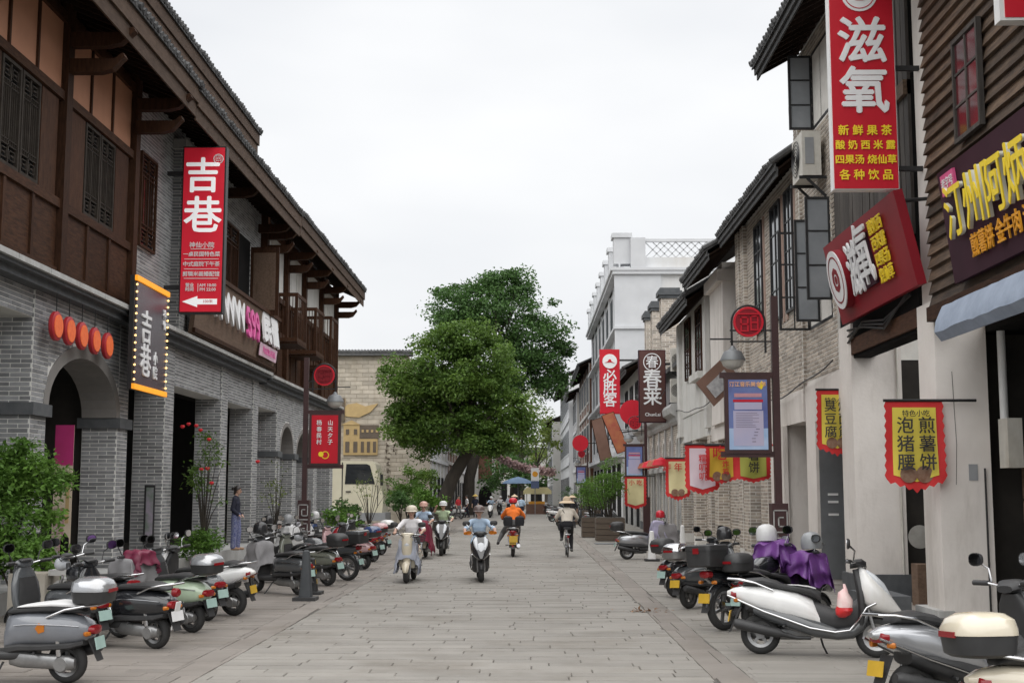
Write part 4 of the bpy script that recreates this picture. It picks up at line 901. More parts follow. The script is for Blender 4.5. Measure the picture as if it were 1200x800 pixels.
# ---- left: sign board along the upper wall
S = thing('shop_sign', 'long brown board with white and pink raised letters over the left arcade', 'sign', (-7, 30, 4.85), world=True)
tl = .14
b = MB(); b.add([(XL+.36,25.9,4.84),(XL+.36,34.2,4.84),(XL+.52,34.2,6.25),(XL+.52,25.9,6.25),(XL+.26,25.9,4.84),(XL+.26,34.2,4.84),(XL+.42,34.2,6.25),(XL+.42,25.9,6.25)], [(0,1,2,3),(7,6,5,4),(0,4,5,1),(3,2,6,7),(0,3,7,4),(1,5,6,2)])
part('board', b, M_woodl, S)
for z in (4.86, 6.17): part('trim', MB().box(XL+(.36 if z < 5 else .50), XL+(.42 if z < 5 else .56), 25.85, 34.25, z, z+.09), M_wood, S)
part('support', MB().box(XL, XL+.42, 25.95, 26.05, 5.9, 6.0), M_wood, S); part('support', MB().box(XL, XL+.42, 34.0, 34.1, 5.9, 6.0), M_wood, S)
xx = XL+.50
text(S, 'WWW', 1.0, (xx+.01, 28.35, 5.66), 'L', M_wlet, ext=.03, bold=.03, tilt=-.11, sx=1.05); 
text(S, '599', 1.05, (xx+.012, 30.9, 5.62), 'L', M_pink, ext=.03, bold=.02, tilt=-.11, sx=.95); 
pk = MB(); pk.obox((xx-.02, 32.95, 5.20), (.012,0,-.0015), (0,1.05,0), (.018,0,.16)); part('caption_strip', pk, mat('pale_pink_panel', (.78,.55,.66), (.72,.5,.6), s=3, rough=.5), S)
text(S, '电话预订民宿', .26, (xx+.01, 32.95, 5.20), 'L', M_pink, tilt=-.11); text(S, '民宿', .82, (xx+.03, 32.95, 5.74), 'L', M_wlet, ext=.03, bold=.05, tilt=-.11, sx=1.2)
# ---- right: tall red projecting sign
S = thing('vertical_sign', 'huge red vertical sign with white characters and yellow drink list on the right', 'sign', (4.4, 16.5, 5.6), world=True)
Y = 16.3; x0, x1 = atY(978,220,Y).x, atY(1053,220,Y).x; z0 = atY(1015,221,Y).z; z1 = atY(1010,-60,Y).z
part('case', MB().box(x0-.012, x1+.012, Y, Y+.16, z0-.012, z1), M_whitep, S); part('face', MB().box(x0, x1, Y-.012, Y, z0, z1), M_red, S); yt = Y-.018
def zf(py): return atY(1015, py, Y).z
cx = (x0+x1)/2
text(S, '滋', .66, (cx-.005, yt, zf(52)), 'C', M_wlet, ext=.01, bold=.014); text(S, '氧', .66, (cx+.01, yt, zf(110)), 'C', M_wlet, ext=.01, bold=.014)
for i, (tx, sz) in enumerate((('新 鲜 果 茶', .145), ('酸 奶 西 米 露', .128), ('四果汤 烧仙草', .128), ('各 种 饮 品', .145))): text(S, tx, sz, (cx, yt, zf((154, 171, 188, 206)[i])), 'C', M_ylet, bold=.003)
part('emblem_disc', disc((cx-.02, yt, zf(-6)), .235, 0, 'Y', .012), M_wlet, S); 
part('emblem_ring', ringm((cx-.02, yt-.008, zf(-6)), .19, .20, 'Y', .008), M_red, S); part('emblem_flower', MB().lathe([(.0001,0),(.10,0),(.10,-.008),(.0001,-.008)], 6, (cx-.02, yt-.006, zf(-6)), 'Y'), M_red, S)
for z in (z0+.25, z0+1.6): part('mounting_arm', MB().box(x1, XR+.1, Y+.05, Y+.11, z, z+.06), M_blackm, S)
# ---- right: slanted crimson board
S = thing('shop_sign', 'slanted crimson sign board with round emblem between the white pillars', 'sign', (4.8, 18, 4.2), world=True)
P = [Vector((4.93,19.9,4.20)), Vector((4.93,16.02,4.20)), Vector((4.66,16.02,5.42)), Vector((4.66,19.9,5.42))]; nrm = Vector((-1.22, 0, -.27)).normalized()
b = MB(); b.add(P+[q-nrm*.12 for q in P], [(0,1,2,3),(7,6,5,4),(0,4,5,1),(3,2,6,7),(0,3,7,4),(1,5,6,2)]); part('board', b, M_dred, S)
def bp(f, g, o=.02): return P[0].lerp(P[1], f).lerp(P[3].lerp(P[2], f), g)+nrm*o
tl = math.atan2(.27, 1.22)
c = bp(.19, .5, 0)
def tdisc(c, r, th, m, name, r0=None, n=30):
    b = MB(); u = Vector((0,-1,0)); v = (P[3]-P[0]).normalized(); rs = []
    for q, t in (((r0 or .0001), th), (r, th), (r, 0), ((r0 or .0001), 0)):
        rs.append([c+(u*math.cos(a)+v*math.sin(a))*q+nrm*t for a in [2*math.pi*i/n for i in range(n)]])
    b.rings(rs, cap=False); return part(name, b, m, S)
tdisc(c, .45, .11, M_dred, 'emblem_base'); tdisc(c, .445, .125, M_wlet, 'emblem_disc'); tdisc(c, .36, .13, M_dred, 'emblem_ring', .335); tdisc(c, .19, .13, M_dred, 'emblem_flower', .10, 8); tdisc(c, .07, .13, M_dred, 'emblem_flower', None, 6)
text(S, '滋', .84, bp(.405, .46, .06), 'R', M_wlet, ext=.014, bold=.009, tilt=tl, sx=.78); text(S, '氧', .94, bp(.56, .55, .06), 'R', M_wlet, ext=.014, bold=.009, tilt=tl, sx=.78)
part('letter_backing', MB().obox(bp(.475,.52,.025), Vector((0,.56,0)), nrm*.02, (P[3]-P[0]).normalized()*.36), M_plum, S)
text(S, '酸奶西\n西米露\n四果汤\n烧仙草', .215, bp(.745, .53, .03), 'R', M_ylet, ext=.008, bold=.003, tilt=tl, lh=1.05)
for f in (.05, .95): q = bp(f, .9, -.12); part('strut', MB().cyl(q, q+Vector((.55,0,.05)), .025, n=8), M_blackm, S)
# ---- right: plum board with yellow raised characters
S = thing('shop_sign', 'plum sign board with thick yellow raised characters on the boarded house', 'sign', (5, 13.2, 4.0), world=True)
P = [Vector((4.96,14.72,4.0)), Vector((4.96,10.8,4.0)), Vector((4.80,10.8,5.30)), Vector((4.80,14.72,5.30))]; nrm = Vector((-1.3, 0, -.16)).normalized(); tl = math.atan2(.16, 1.3)
b = MB(); b.add(P+[q-nrm*.08 for q in P], [(0,1,2,3),(7,6,5,4),(0,4,5,1),(3,2,6,7),(0,3,7,4),(1,5,6,2)]); part('board', b, M_plum, S)
M_wside = mat('white_letter_return', (.75,.73,.62), (.7,.68,.56), s=5, rough=.5)
text(S, '汀州阿炳小吃', .66, bp(.53, .55, .05), 'R', M_wside, ext=.02, bold=.004, tilt=tl, sx=.92, name='letter_returns'); text(S, '汀州阿炳小吃', .66, bp(.53, .55, .075), 'R', M_ylet, ext=.004, bold=.008, tilt=tl, sx=.92)
text(S, '煎薯饼 金牛肉 河田鸡 豆腐饺', .27, bp(.575, .21, .03), 'R', M_olet, ext=.008, bold=.003, tilt=tl, sx=.85)
bq = bp(.10, .85, .02); pb = MB(); pb.obox(bq, (0,.22,0), nrm*.015, (P[3]-P[0]).normalized()*.12); part('tag_plate', pb, mat('pink_tag', (.68,.10,.26), (.6,.08,.22), s=4, rough=.5), S)
text(S, '老字号', .13, bp(.10, .85, .04), 'R', M_wlet, tilt=tl)
S = thing('light_box_sign', 'small red light box cut off by the top right corner', 'sign', (4.9, 13.2, 6.6), world=True)
q_ = atY(1172, 24, 12.4); part('case', MB().box(q_.x, q_.x+.5, 12.4, 12.55, q_.z, q_.z+1.0), M_whitep, S); part('face', MB().box(q_.x+.05, q_.x+.46, 12.39, 12.4, q_.z+.03, q_.z+.96), M_red, S); part('arm', MB().box(q_.x+.5, q_.x+.7, 12.45, 12.5, q_.z+.5, q_.z+.55), M_blackm, S)
# ---- right: far projecting signs
def vsign(label, px0, px1, pyt, pyb, Y, mface, letters, rnd_logo=None, mcase=None):
    x0, x1 = atY(px0, pyb, Y).x, atY(px1, pyb, Y).x; z0, z1 = atY(px0, pyb, Y).z, atY(px0, pyt, Y).z
    S = thing('vertical_sign', label, 'sign', ((x0+x1)/2, Y, z0), world=True); cx = (x0+x1)/2
    part('case', MB().box(x0-.03, x1+.03, Y, Y+.2, z0-.03, z1+.03), mcase or mface, S); part('face', MB().box(x0, x1, Y-.02, Y, z0, z1), mface, S)
    for tx, f, sz in letters: text(S, tx, sz, (cx, Y-.03, z1-(z1-z0)*f), 'C', M_wlet, bold=sz*.014)
    part('mounting_arm', MB().box(x1+.03, XR+.2, Y+.06, Y+.14, z0+.4, z0+.48), M_blackm, S); part('mounting_arm', MB().box(x1+.03, XR+.2, Y+.06, Y+.14, z1-.5, z1-.42), M_blackm, S)
    return S, cx, z0, z1
S, cx, z0, z1 = vsign('brown vertical sign with white circular emblem and latin caption', 750, 780, 411, 494, 45, M_brownp, (('春', .41, .68), ('莱', .66, .68), ('ChunLai', .90, .165)), mcase=M_plum)
part('emblem_ring', ringm((cx, 44.965, z1-.16*(z1-z0)), .285, .315, 'Y'), M_wlet, S); text(S, '春', .46, (cx, 44.965, z1-.17*(z1-z0)), 'C', M_wlet, bold=.004)
S, cx, z0, z1 = vsign('bright red vertical sign with white roof emblem in front of the tall building', 704, 726, 410, 484, 58, M_red, (('必', .43, .64), ('胜', .62, .64), ('客', .81, .64)))
zc = z1-.18*(z1-z0); part('emblem_disc', disc((cx, 57.96, zc), .33, 0, 'Y', .02), M_wlet, S); part('emblem_hat', MB().prism([(cx-.24,zc-.06),(cx-.1,zc-.02),(cx-.04,zc+.09),(cx+.04,zc+.09),(cx+.09,zc-.02),(cx+.24,zc-.09),(cx+.05,zc-.05)], 'Y', 57.93, 57.945), M_red, S)
# leaning wooden boards by the balcony
M_signor = mat('orange_brown_poster', (.42,.16,.06), (.32,.05,.04), s=2.2, rough=.6); M_signbr = mat('dull_brown_poster', (.20,.11,.08), (.15,.08,.055), s=2, rough=.6)
for lab, m, xa, za, xb, zb, Y in (('tilted orange and red sign board hanging beside the red vertical sign', M_signor, 3.45, 4.95, 4.1, 3.35, 55), ('tilted dull brown sign board left of the orange one', M_signbr, 3.15, 4.9, 3.55, 3.1, 58)):
    S = thing('hanging_board', lab, 'sign', (xb, Y, zb), world=True); a = Vector((xa,Y,za)); b_ = Vector((xb,Y,zb)); d = (b_-a)/2; u = Vector((.24,0,.08))
    part('board', MB().obox((a+b_)/2, d, (0,.05,0), u), m, S); part('frame', MB().obox((a+b_)/2+Vector((0,.04,0)), d*1.03, (0,.03,0), u*1.12), M_wood, S)
    part('bracket_arm', MB().cyl((a+b_)/2+Vector((.2,.07,0)), (XR+.2, Y+.1, (za+zb)/2+.2), .03, n=6), M_blackm, S)
# slanted board by the white house, under the lamp
S = thing('hanging_board', 'small tilted brown board with silver relief under the street lamp', 'sign', (4.6, 33, 4.4), world=True)
cc = atY(842, 447, 31.5); u = Vector((.34,0,.32)); v = Vector((.24,0,-.32)); part('board', MB().obox(cc, u, (0,.05,0), v*.9), M_signbr, S)
part('relief', MB().obox(cc+Vector((.02,-.06,-.06)), u*.65, (0,.02,0), v*.45), mat('silver_relief', (.5,.5,.5), (.25,.25,.26), s=7, rough=.5), S); part('bracket_arm', MB().cyl(cc+Vector((.2,.05,0)), (XR+.1, 31.6, cc.z), .03, n=6), M_blackm, S)
# ---- lamp posts with round red sign and framed panel
M_poster = mat('festival_poster_blue', (.085,.105,.30), (.17,.23,.47), s=1.6, rough=.35); M_postlow = mat('festival_poster_pale', (.50,.45,.58), (.42,.42,.60), s=2.5, rough=.4)
def lamp_post(label, x, y, poster, h=4.75, lampdir=-1, detail=True):
    t = thing('lamp_post', label, 'lamp post', (x, y, .012), 'maroon lamp posts')
    part('pole', MB().box(-.055, .055, -.055, .055, 0, h), M_maroonm, t)
    b = part('base_box', MB().box(-.13, .13, -.13, .13, 0, 1.42), M_maroonm, t)
    if detail:
        k = MB(); y0 = -.142
        for z0 in (.1, .53, .96):
            for q in ((-.115,.115,z0,z0+.02),(-.115,-.095,z0,z0+.36),(-.115,.115,z0+.34,z0+.36),(.095,.115,z0+.09,z0+.36),(-.04,.115,z0+.09,z0+.11),(-.04,-.02,z0+.09,z0+.25),(-.04,.05,z0+.23,z0+.25)): k.box(q[0], q[1], y0, -.131, q[2], q[3])
        part('key_pattern', k, M_ledge, b, stuff=True)
    s = lampdir; px0, px1 = (s*.12, s*.80) if s > 0 else (s*.80, s*.12); z0, z1 = 2.27, 3.39
    fr = part('panel_frame', MB().box(px0-.03, px1+.03, -.05, .05, z0-.06, z1+.06), M_maroonm, t)
    for z in (z0-.12, z1+.03): part('panel_arm', MB().box(min(px0-.1,-.05) if s < 0 else .05, px1+.1 if s > 0 else -.05, -.03, .03, z, z+.09), M_maroonm, t)
    part('poster', MB().box(px0+.03, px1-.03, -.058, -.051, z0, z1), M_red if poster == 'red' else M_poster, fr)
    c = (px0+px1)/2
    if poster == 'red':
        for tx, dx in (('山\n天\n夕\n子', .13), ('杨\n春\n民\n村', -.13)):
            me = textmesh(tx, .13, M_wlet, .003, .002, lh=1.15); o = link('lettering', me, fr); o.location = (c+dx, -.064, 2.98); o.rotation_euler = (math.pi/2, 0, 0)
        o = link('emblem', ringm((0,0,0), .07, .09, 'Y').mesh('emblem', M_ylet), fr); o.location = (c+.02, -.062, 2.46)
        part('emblem', disc((c-.08, -.062, 2.48), .06, 0, 'Y', .006), M_ylet, fr)
    else:
        part('poster_sky', MB().box(px0+.03, px1-.03, -.0585, -.0582, z0, z0+.34), mat('festival_poster_sky', (.30,.45,.68), (.45,.55,.74), s=4, rough=.35), fr)
        part('poster_lower', MB().box(px0+.1, px1-.1, -.062, -.0588, z0+.06, z0+.62), M_postlow, fr)
        part('poster_band', MB().box(px0+.1, px1-.1, -.062, -.0585, z0+.76, z0+.80), M_red, fr); part('poster_band', MB().box(px0+.12, px1-.12, -.062, -.0585, z0+.64, z0+.755), M_postlow, fr)
        part('poster_band', MB().box(px0+.12, px1-.12, -.062, -.0585, z0+.84, z0+.90), mat('poster_pink_band', (.6,.3,.33), (.5,.25,.3), s=9, rough=.5), fr)
        if detail:
            me = textmesh('汀江音乐美食节', .085, mat('poster_peach_letters', (.85,.5,.3), (.8,.42,.25), s=6, rough=.5), .002, .002); o = link('lettering', me, fr); o.location = (c, -.064, z0+1.04); o.rotation_euler = (math.pi/2, 0, 0)
            sm = MB()
            for i in range(9): sm.box(px0+.14, px0+.14+random.uniform(.2,.4), -.0645, -.062, z0+.58-i*.028, z0+.588-i*.028)
            for i in range(5): a = random.uniform(px0+.38, px0+.5); sm.box(a, a+.06, -.0645, -.062, z0+.12+i*.05, z0+.135+i*.05)
            part('small_print', sm, mat('poster_grey_print', (.25,.22,.3), (.2,.18,.26), s=9, rough=.6), fr, stuff=True)
            part('poster_gold', MB().obox((px1-.12,-.061,z1-.09), (.03,0,.05), (0,.003,0), (.03,0,-.02)), M_ylet, fr)
    # round sign in hooped frame + lamp
    c = s*.42; zc = 4.33
    hp = [(c+.27*math.cos(a), 0, zc+.27*math.sin(a)) for a in [math.pi*i/14 for i in range(15)]]
    hp = [(c+.27, 0, zc-.5)]+hp+[(c-.27, 0, zc-.38)]; part('hoop', MB().tube(hp, .018, 8), M_blackm, t)
    ds = part('round_sign', disc((c, 0, zc), .235, 0, 'Y', .05), M_dred, t); part('rim', MB().lathe([(.21,-.03),(.245,-.03),(.245,.03),(.21,.03)], 28, (c,0,zc), 'Y'), M_red, ds)
    gr = MB()
    for q in ((-.13,.0,-.16,-.14),(-.13,-.11,-.14,.08),(-.02,.0,-.14,.08),(-.13,0,.06,.08),(-.13,0,-.05,-.03),(.03,.16,.08,.10),(.03,.05,-.14,.1),(.14,.16,-.14,.1),(.05,.14,-.02,0),(.05,.14,-.14,-.12),(-.17,.17,.12,.14)): gr.box(c+q[0], c+q[1], -.04, -.026, zc+q[2], zc+q[3])
    part('fretwork', gr, M_red if poster != 'red' else M_dred, ds, stuff=True)
    for z in (4.0, 4.18): part('sign_arm', MB().box(min(0,c+s*.30), max(0,c+s*.30), -.012, .012, z, z+.024), M_blackm, t)
    part('sign_arm', MB().box(min(c+s*.27,c+s*.62), max(c+s*.27,c+s*.62), -.012, .012, 4.04, 4.064), M_blackm, t)
    lc = (c+s*.26, 0, 3.68); part('lamp_shade', MB().lathe([(.03,.26),(.06,.2),(.14,.17),(.20,.05),(.205,.02),(.19,.02)], 22, lc), M_greyp, t); part('lamp_globe', MB().lathe([(.19,.02),(.16,-.06),(.09,-.11),(.001,-.13)], 22, lc), mat('frosted_lamp_glass', (.55,.54,.50), (.5,.49,.45), s=3, rough=.25), t)
    return t
lamp_post('maroon post with blue festival panel and round red sign on the right', 4.0, 20.6, 'blue')
lamp_post('maroon post with red panel and round red sign before the left brick arcade', -5.2, 30, 'red', lampdir=1)
lamp_post('distant right post with small blue panel by the tilted orange board', 4.7, 51, 'blue', detail=False)
lamp_post('very far right post with blue panel past the green planters', 4.3, 92, 'blue', detail=False)
lamp_post('distant left post with round red sign near the relief wall edge', -6.6, 66, 'red', lampdir=1, detail=False)
# ---- pennant banners
M_flagy = mat('yellow_pennant', (.76,.62,.09), (.68,.54,.07), s=2, rough=.75); M_flagr = mat('red_pennant_edge', (.62,.03,.03), (.55,.022,.025), s=3, rough=.75)
M_flagc = mat('pale_yellow_pennant', (.72,.64,.36), (.62,.55,.30), s=2, rough=.75); M_flagw = mat('pale_mauve_pennant', (.72,.62,.68), (.64,.55,.60), s=2, rough=.75); M_flago = mat('orange_pennant', (.70,.42,.04), (.62,.40,.04), s=1.5, rough=.75); M_flagg = mat('olive_pennant', (.42,.42,.08), (.36,.36,.07), s=2, rough=.75)
def pennant(label, px0, px1, pyt, pyb, Y, mface, letters, mlet, arm, ang=0, phot=True):
    a = atY(px0, pyt, Y); b_ = atY(px1, pyt, Y); z1 = a.z; z0 = atY(px0, pyb, Y).z; w_ = (b_.x-a.x)/math.cos(ang); h = z1-z0
    t = thing('pennant_banner', label, 'banner', (a.x, Y, z1), 'pennant banners over the right pavement', rz=ang)
    nx, nz = 14, 16; ph = random.random()*6
    def sag(u, v): return .045*math.sin(4.2*u+ph+2.4*v)*v+.028*math.sin(9*u+ph+3*v)*v
    def grid(u0, u1, v0, v1, shape, off, jag=0):
        mb = MB(); V = []; F = []
        for j in range(nz+1):
            for i in range(nx+1):
                u = u0+(u1-u0)*i/nx; vb = v0+(shape(u)-v0)*j/nz
                jj = jag*(((i+j) % 2)-.3) if (i in (0, nx) or j == nz) else 0
                uu = u+(-jj if i == 0 else jj if i == nx else 0); vv = vb+(jj if j == nz else 0)
                V.append((uu*w_, sag(u, vb)+off, -vv*h))
        for j in range(nz):
            for i in range(nx): k = j*(nx+1)+i; F.append((k, k+1, k+nx+2, k+nx+1))
        return mb.add(V, F, 0, True)
    part('edging', grid(0, 1, 0, 1, lambda u: .88+.12*(1-abs(2*u-1)), .003, .035), M_flagr, t)
    part('cloth', grid(.12, .88, .07, 1, lambda u: .80+.10*(1-abs(2*u-1)), -.006), mface, t)
    for tx, u, v, sz in letters:
        me = textmesh(tx, sz, mlet, .002, sz*.012, lh=1.05); o = link('lettering', me, t); o.location = (u*w_, -.05, -v*h); o.rotation_euler = (math.pi/2, 0, 0)
        for vt in me.vertices:      # follow the folds of the cloth
            uu = u+vt.co.x/w_; vv = v-vt.co.y/h; vt.co.z += .036-sag(uu, vv)
    if phot:
        for u in (.36, .64): part('food_picture', MB().lathe([(.0001,0),(.15*w_,0),(.15*w_,-.004),(.0001,-.004)], 18, (u*w_, sag(u,.83)-.014, -.815*h), 'Y'), mat('food_print_brown', (.20,.09,.05), (.30,.2,.14), s=14, rough=.6), t)
    part('rod', MB().cyl((-.02, 0, .01), (w_+arm, 0, .01), .018, n=8), M_flagr if arm < .2 else M_blackm, t)
    return t
pennant('yellow pennant with six black characters on the near white pillar', 1037, 1104, 470, 575, 15.9, M_flagy, (('泡\n猪\n腰', .31, .49, .215), ('煎\n薯\n饼', .68, .49, .215), ('特色小吃', .5, .145, .085)), M_blet, .42)
pennant('yellow pennant half hidden behind the second white pillar', 957, 1001, 457, 533, 20.98, M_flagy, (('臭\n豆\n腐', .32, .46, .2), ('烤\n面\n筋', .68, .46, .2), ('特色小吃', .5, .17, .10)), M_blet, .3)
pennant('olive pennant behind the blue festival panel', 862, 902, 522, 565, 22.5, M_flagg, (('薯\n饼', .5, .45, .2),), M_blet, .15, phot=False)
pennant('orange and yellow pennant right of the pale mauve one', 827, 864, 522, 566, 25, M_flago, (('吃', .4, .22, .3), ('炸\n鸡', .6, .6, .14)), M_flagr, .2, .15)
pennant('pale mauve pennant with three red characters', 803, 842, 521, 579, 25.5, M_flagw, (('糯\n叽\n叽', .5, .47, .17),), M_flagr, .2, phot=False)
pennant('pale yellow pennant left of the mauve pennant', 780, 808, 537, 586, 30, M_flagc, (('炸 年 糕', .5, .22, .2),), M_flagr, .2)
pennant('faded cream pennant under the distant festival panel', 732, 757, 558, 596, 44, M_flagc, (('小 吃', .5, .2, .2),), M_flagr, .3, phot=False)
# ---- red bunting awnings along the far arcade
for i in range(7):
    q = MB(); y = 45+i*2.0; q.lathe([(.02,.28),(.25,.18),(.34,0)], 14, (XR-.42, y, 2.55), 'Z')
    tag(part('lantern', q, M_signor if i % 2 else M_red), f"{['nearest','second','third','fourth','fifth','sixth','farthest'][i]} of the red cone lanterns hanging along the brick arcade", 'lantern', 'cone lanterns along the arcade')
for k, (px, py, Y) in enumerate(((741, 483, 56), (680, 519, 88))):
    c = atY(px, py, Y); t = thing('round_sign', ['round red sign behind the brown vertical sign', 'small round red sign on the far red brown house'][k], 'sign', tuple(c), world=True)
    part('disc', disc(c, .55, 0, 'Y', .1), M_red, t); part('arm', MB().cyl(c+Vector((.5,.02,0)), (XR+.3, c.y+.02, c.z), .03, n=6), M_blackm, t)
# roll-up posters in the arch
for lab, x, y, w_, z0, z1, ms in (('pink and cream roll up poster standing inside the brick arch', -8.55, 23.4, .62, .45, 2.85, 1), ('small pink framed poster deep inside the brick arch', -9.0, 25.2, .62, 1.7, 2.8, 0)):
    pass
t = thing('roll_up_banner', 'pink and cream roll up poster standing inside the brick arch', 'poster', (-7.95, 21.3, .31), world=True)
x0, x1 = atY(63,560,21.3).x, atY(85,560,21.3).x; pm = mat('poster_cream', (.62,.53,.40), (.52,.42,.33), s=3, rough=.6); pk = mat('poster_magenta', (.50,.03,.18), (.42,.025,.14), s=3, rough=.6)
part('sheet', MB().box(x0, x1, 21.3, 21.31, .42, 2.72), pm, t); part('pink_header', MB().box(x0, x1, 21.294, 21.299, 2.05, 2.72), pk, t); part('picture', MB().box(x0+.03, x0+.2, 21.294, 21.299, .55, 1.35), mat('poster_blossom', (.35,.1,.15), (.5,.45,.4), s=9, rough=.6), t)
part('picture', MB().prism([(x1-.16,.5),(x1-.02,.5),(x1-.02,.85),(x1-.09,.95),(x1-.16,.85)], 'Y', 21.294, 21.299), M_black, t); part('foot', MB().box(x0-.03, x1+.03, 21.24, 21.40, .31, .42), M_blackm, t); part('text_bar', MB().box(x1-.1, x1-.04, 21.294, 21.299, 1.1, 1.75), M_ochre, t)
t = thing('street_sign_board', 'narrow standing board with photo leaning by the second brick pillar', 'sign', (-6.95, 24.9, .3), world=True)
c0 = atY(176, 600, 24.9); part('panel', MB().box(c0.x-.12, c0.x+.08, 24.88, 24.92, .55, 1.75), M_blackm, t); part('picture', MB().box(c0.x-.08, c0.x+.06, 24.87, 24.879, .7, 1.7), mat('landscape_print', (.10,.16,.10), (.32,.26,.34), s=3.5, rough=.4), t); part('leg', MB().box(c0.x-.12, c0.x-.07, 24.95, 25.0, .3, 1.5), M_grey, t)
# ================================================================ scooters and motorcycles
def paint(name, c, metal=0.0): return mat('paint_'+name, c, tuple(q*.9 for q in c), s=5, rough=.24, metal=metal, coat=.8, obj=True, dirt=.10)
P_grey = paint('slate_grey', (.17,.18,.20)); P_black = paint('gloss_black', (.016,.017,.02)); P_white = paint('pearl_white', (.78,.78,.77)); P_cream = paint('cream', (.62,.56,.44))
P_silver = paint('silver', (.42,.43,.45), .6); P_dgrey = paint('dark_grey', (.075,.08,.085)); P_green = paint('pale_green', (.42,.52,.38)); P_maroon = paint('maroon', (.12,.012,.025)); P_blue = paint('navy_blue', (.03,.06,.16)); P_red = paint('red', (.42,.02,.03)); P_pink = paint('dusty_pink', (.55,.35,.36)); P_olive = paint('grey_green', (.16,.17,.14))
M_tyre = MAT['tyre_rubber']; M_seat = mat('black_vinyl', (.024,.024,.025), (.034,.034,.035), s=9, rough=.55, obj=True, bump=.2, bs=80); M_seatw = mat('white_vinyl', (.62,.62,.62), (.55,.55,.55), s=6, rough=.5, obj=True)
M_chrome = mat('chrome', (.62,.62,.63), (.55,.55,.56), s=6, rough=.18, metal=1.0, obj=True); M_alu = mat('cast_aluminium', (.33,.33,.33), (.25,.25,.25), s=9, rough=.4, metal=.8, obj=True)
M_plas = mat('black_plastic', (.026,.026,.027), (.036,.036,.037), s=9, rough=.5, obj=True); M_tail = mat('tail_lamp_red', (.26,.012,.016), (.20,.008,.012), s=6, rough=.15, obj=True); M_amberl = mat('amber_lens', (.48,.15,.015), (.42,.13,.012), s=6, rough=.15, obj=True)
M_lens = mat('lamp_lens', (.60,.62,.64), (.45,.47,.5), s=14, rough=.08, obj=True, spec=.8); M_mirror = mat('mirror_glass', (.70,.72,.75), (.68,.70,.73), s=2, rough=.04, metal=1.0, obj=True)
M_plateY = mat('plate_yellow', (.58,.36,.03), (.50,.31,.025), s=6, rough=.5, obj=True); M_plateG = mat('plate_pale_green', (.36,.50,.46), (.31,.44,.40), s=6, rough=.5, obj=True); M_plateW = mat('plate_white', (.72,.72,.72), (.66,.66,.66), s=6, rough=.5, obj=True)
def S_(x, z0, z1, hw, e=2.6): return ((x, 0, (z0+z1)/2), hw, (0, 0, (z1-z0)/2), e)
def wheel_parts(x, r, w, style):
    ty = MB(); rr = .052*w; prof = []
    for k in range(13):
        a = -math.pi*.62+math.pi*1.24*k/12; prof.append((r-rr+rr*math.cos(a), rr*1.05*math.sin(a)))
    ty.lathe(prof, 32, (x, 0, r), 'Y')
    ri = MB(); ro = r-rr*1.5
    ri.lathe([(ro-.028,-.03),(ro+.012,-.042),(ro+.012,.042),(ro-.028,.03),(ro-.028,-.03)], 30, (x, 0, r), 'Y'); ri.cyl((x,-.05,r), (x,.05,r), .05, n=16)
    n = 5 if style != 'moto' else 6
    for k in range(n):
        a = 2*math.pi*k/n+.3; d = Vector((math.cos(a), 0, math.sin(a))); p = Vector((-math.sin(a), 0, math.cos(a)))
        ri.obox(Vector((x,0,r))+d*(ro*.5), d*(ro*.5), (0,.016,0), p*.018)
    return ty, ri
def fender(x, r, a0, a1, w, gap=.025):
    mb = MB(); rs = []
    for i in range(17):
        a = R(a0+(a1-a0)*i/16); ring = []
        tp = .55+.45*math.sin(math.pi*min(1, max(0, i/16*1.0)))**.5
        for k in range(9):
            u = -1+2*k/8; q = r+gap+.02-.045*u*u; ring.append((x+q*math.cos(a), u*w*tp, r+q*math.sin(a)))
        ring += [(p[0]*1.0, p[1]*.92, p[2]-.006) for p in reversed(ring)]
        rs.append(ring)
    return mb.rings(rs)
MESHES = {}
RA = {'retro': .70, 'sport': .71, 'moto': .71}; SC = .83
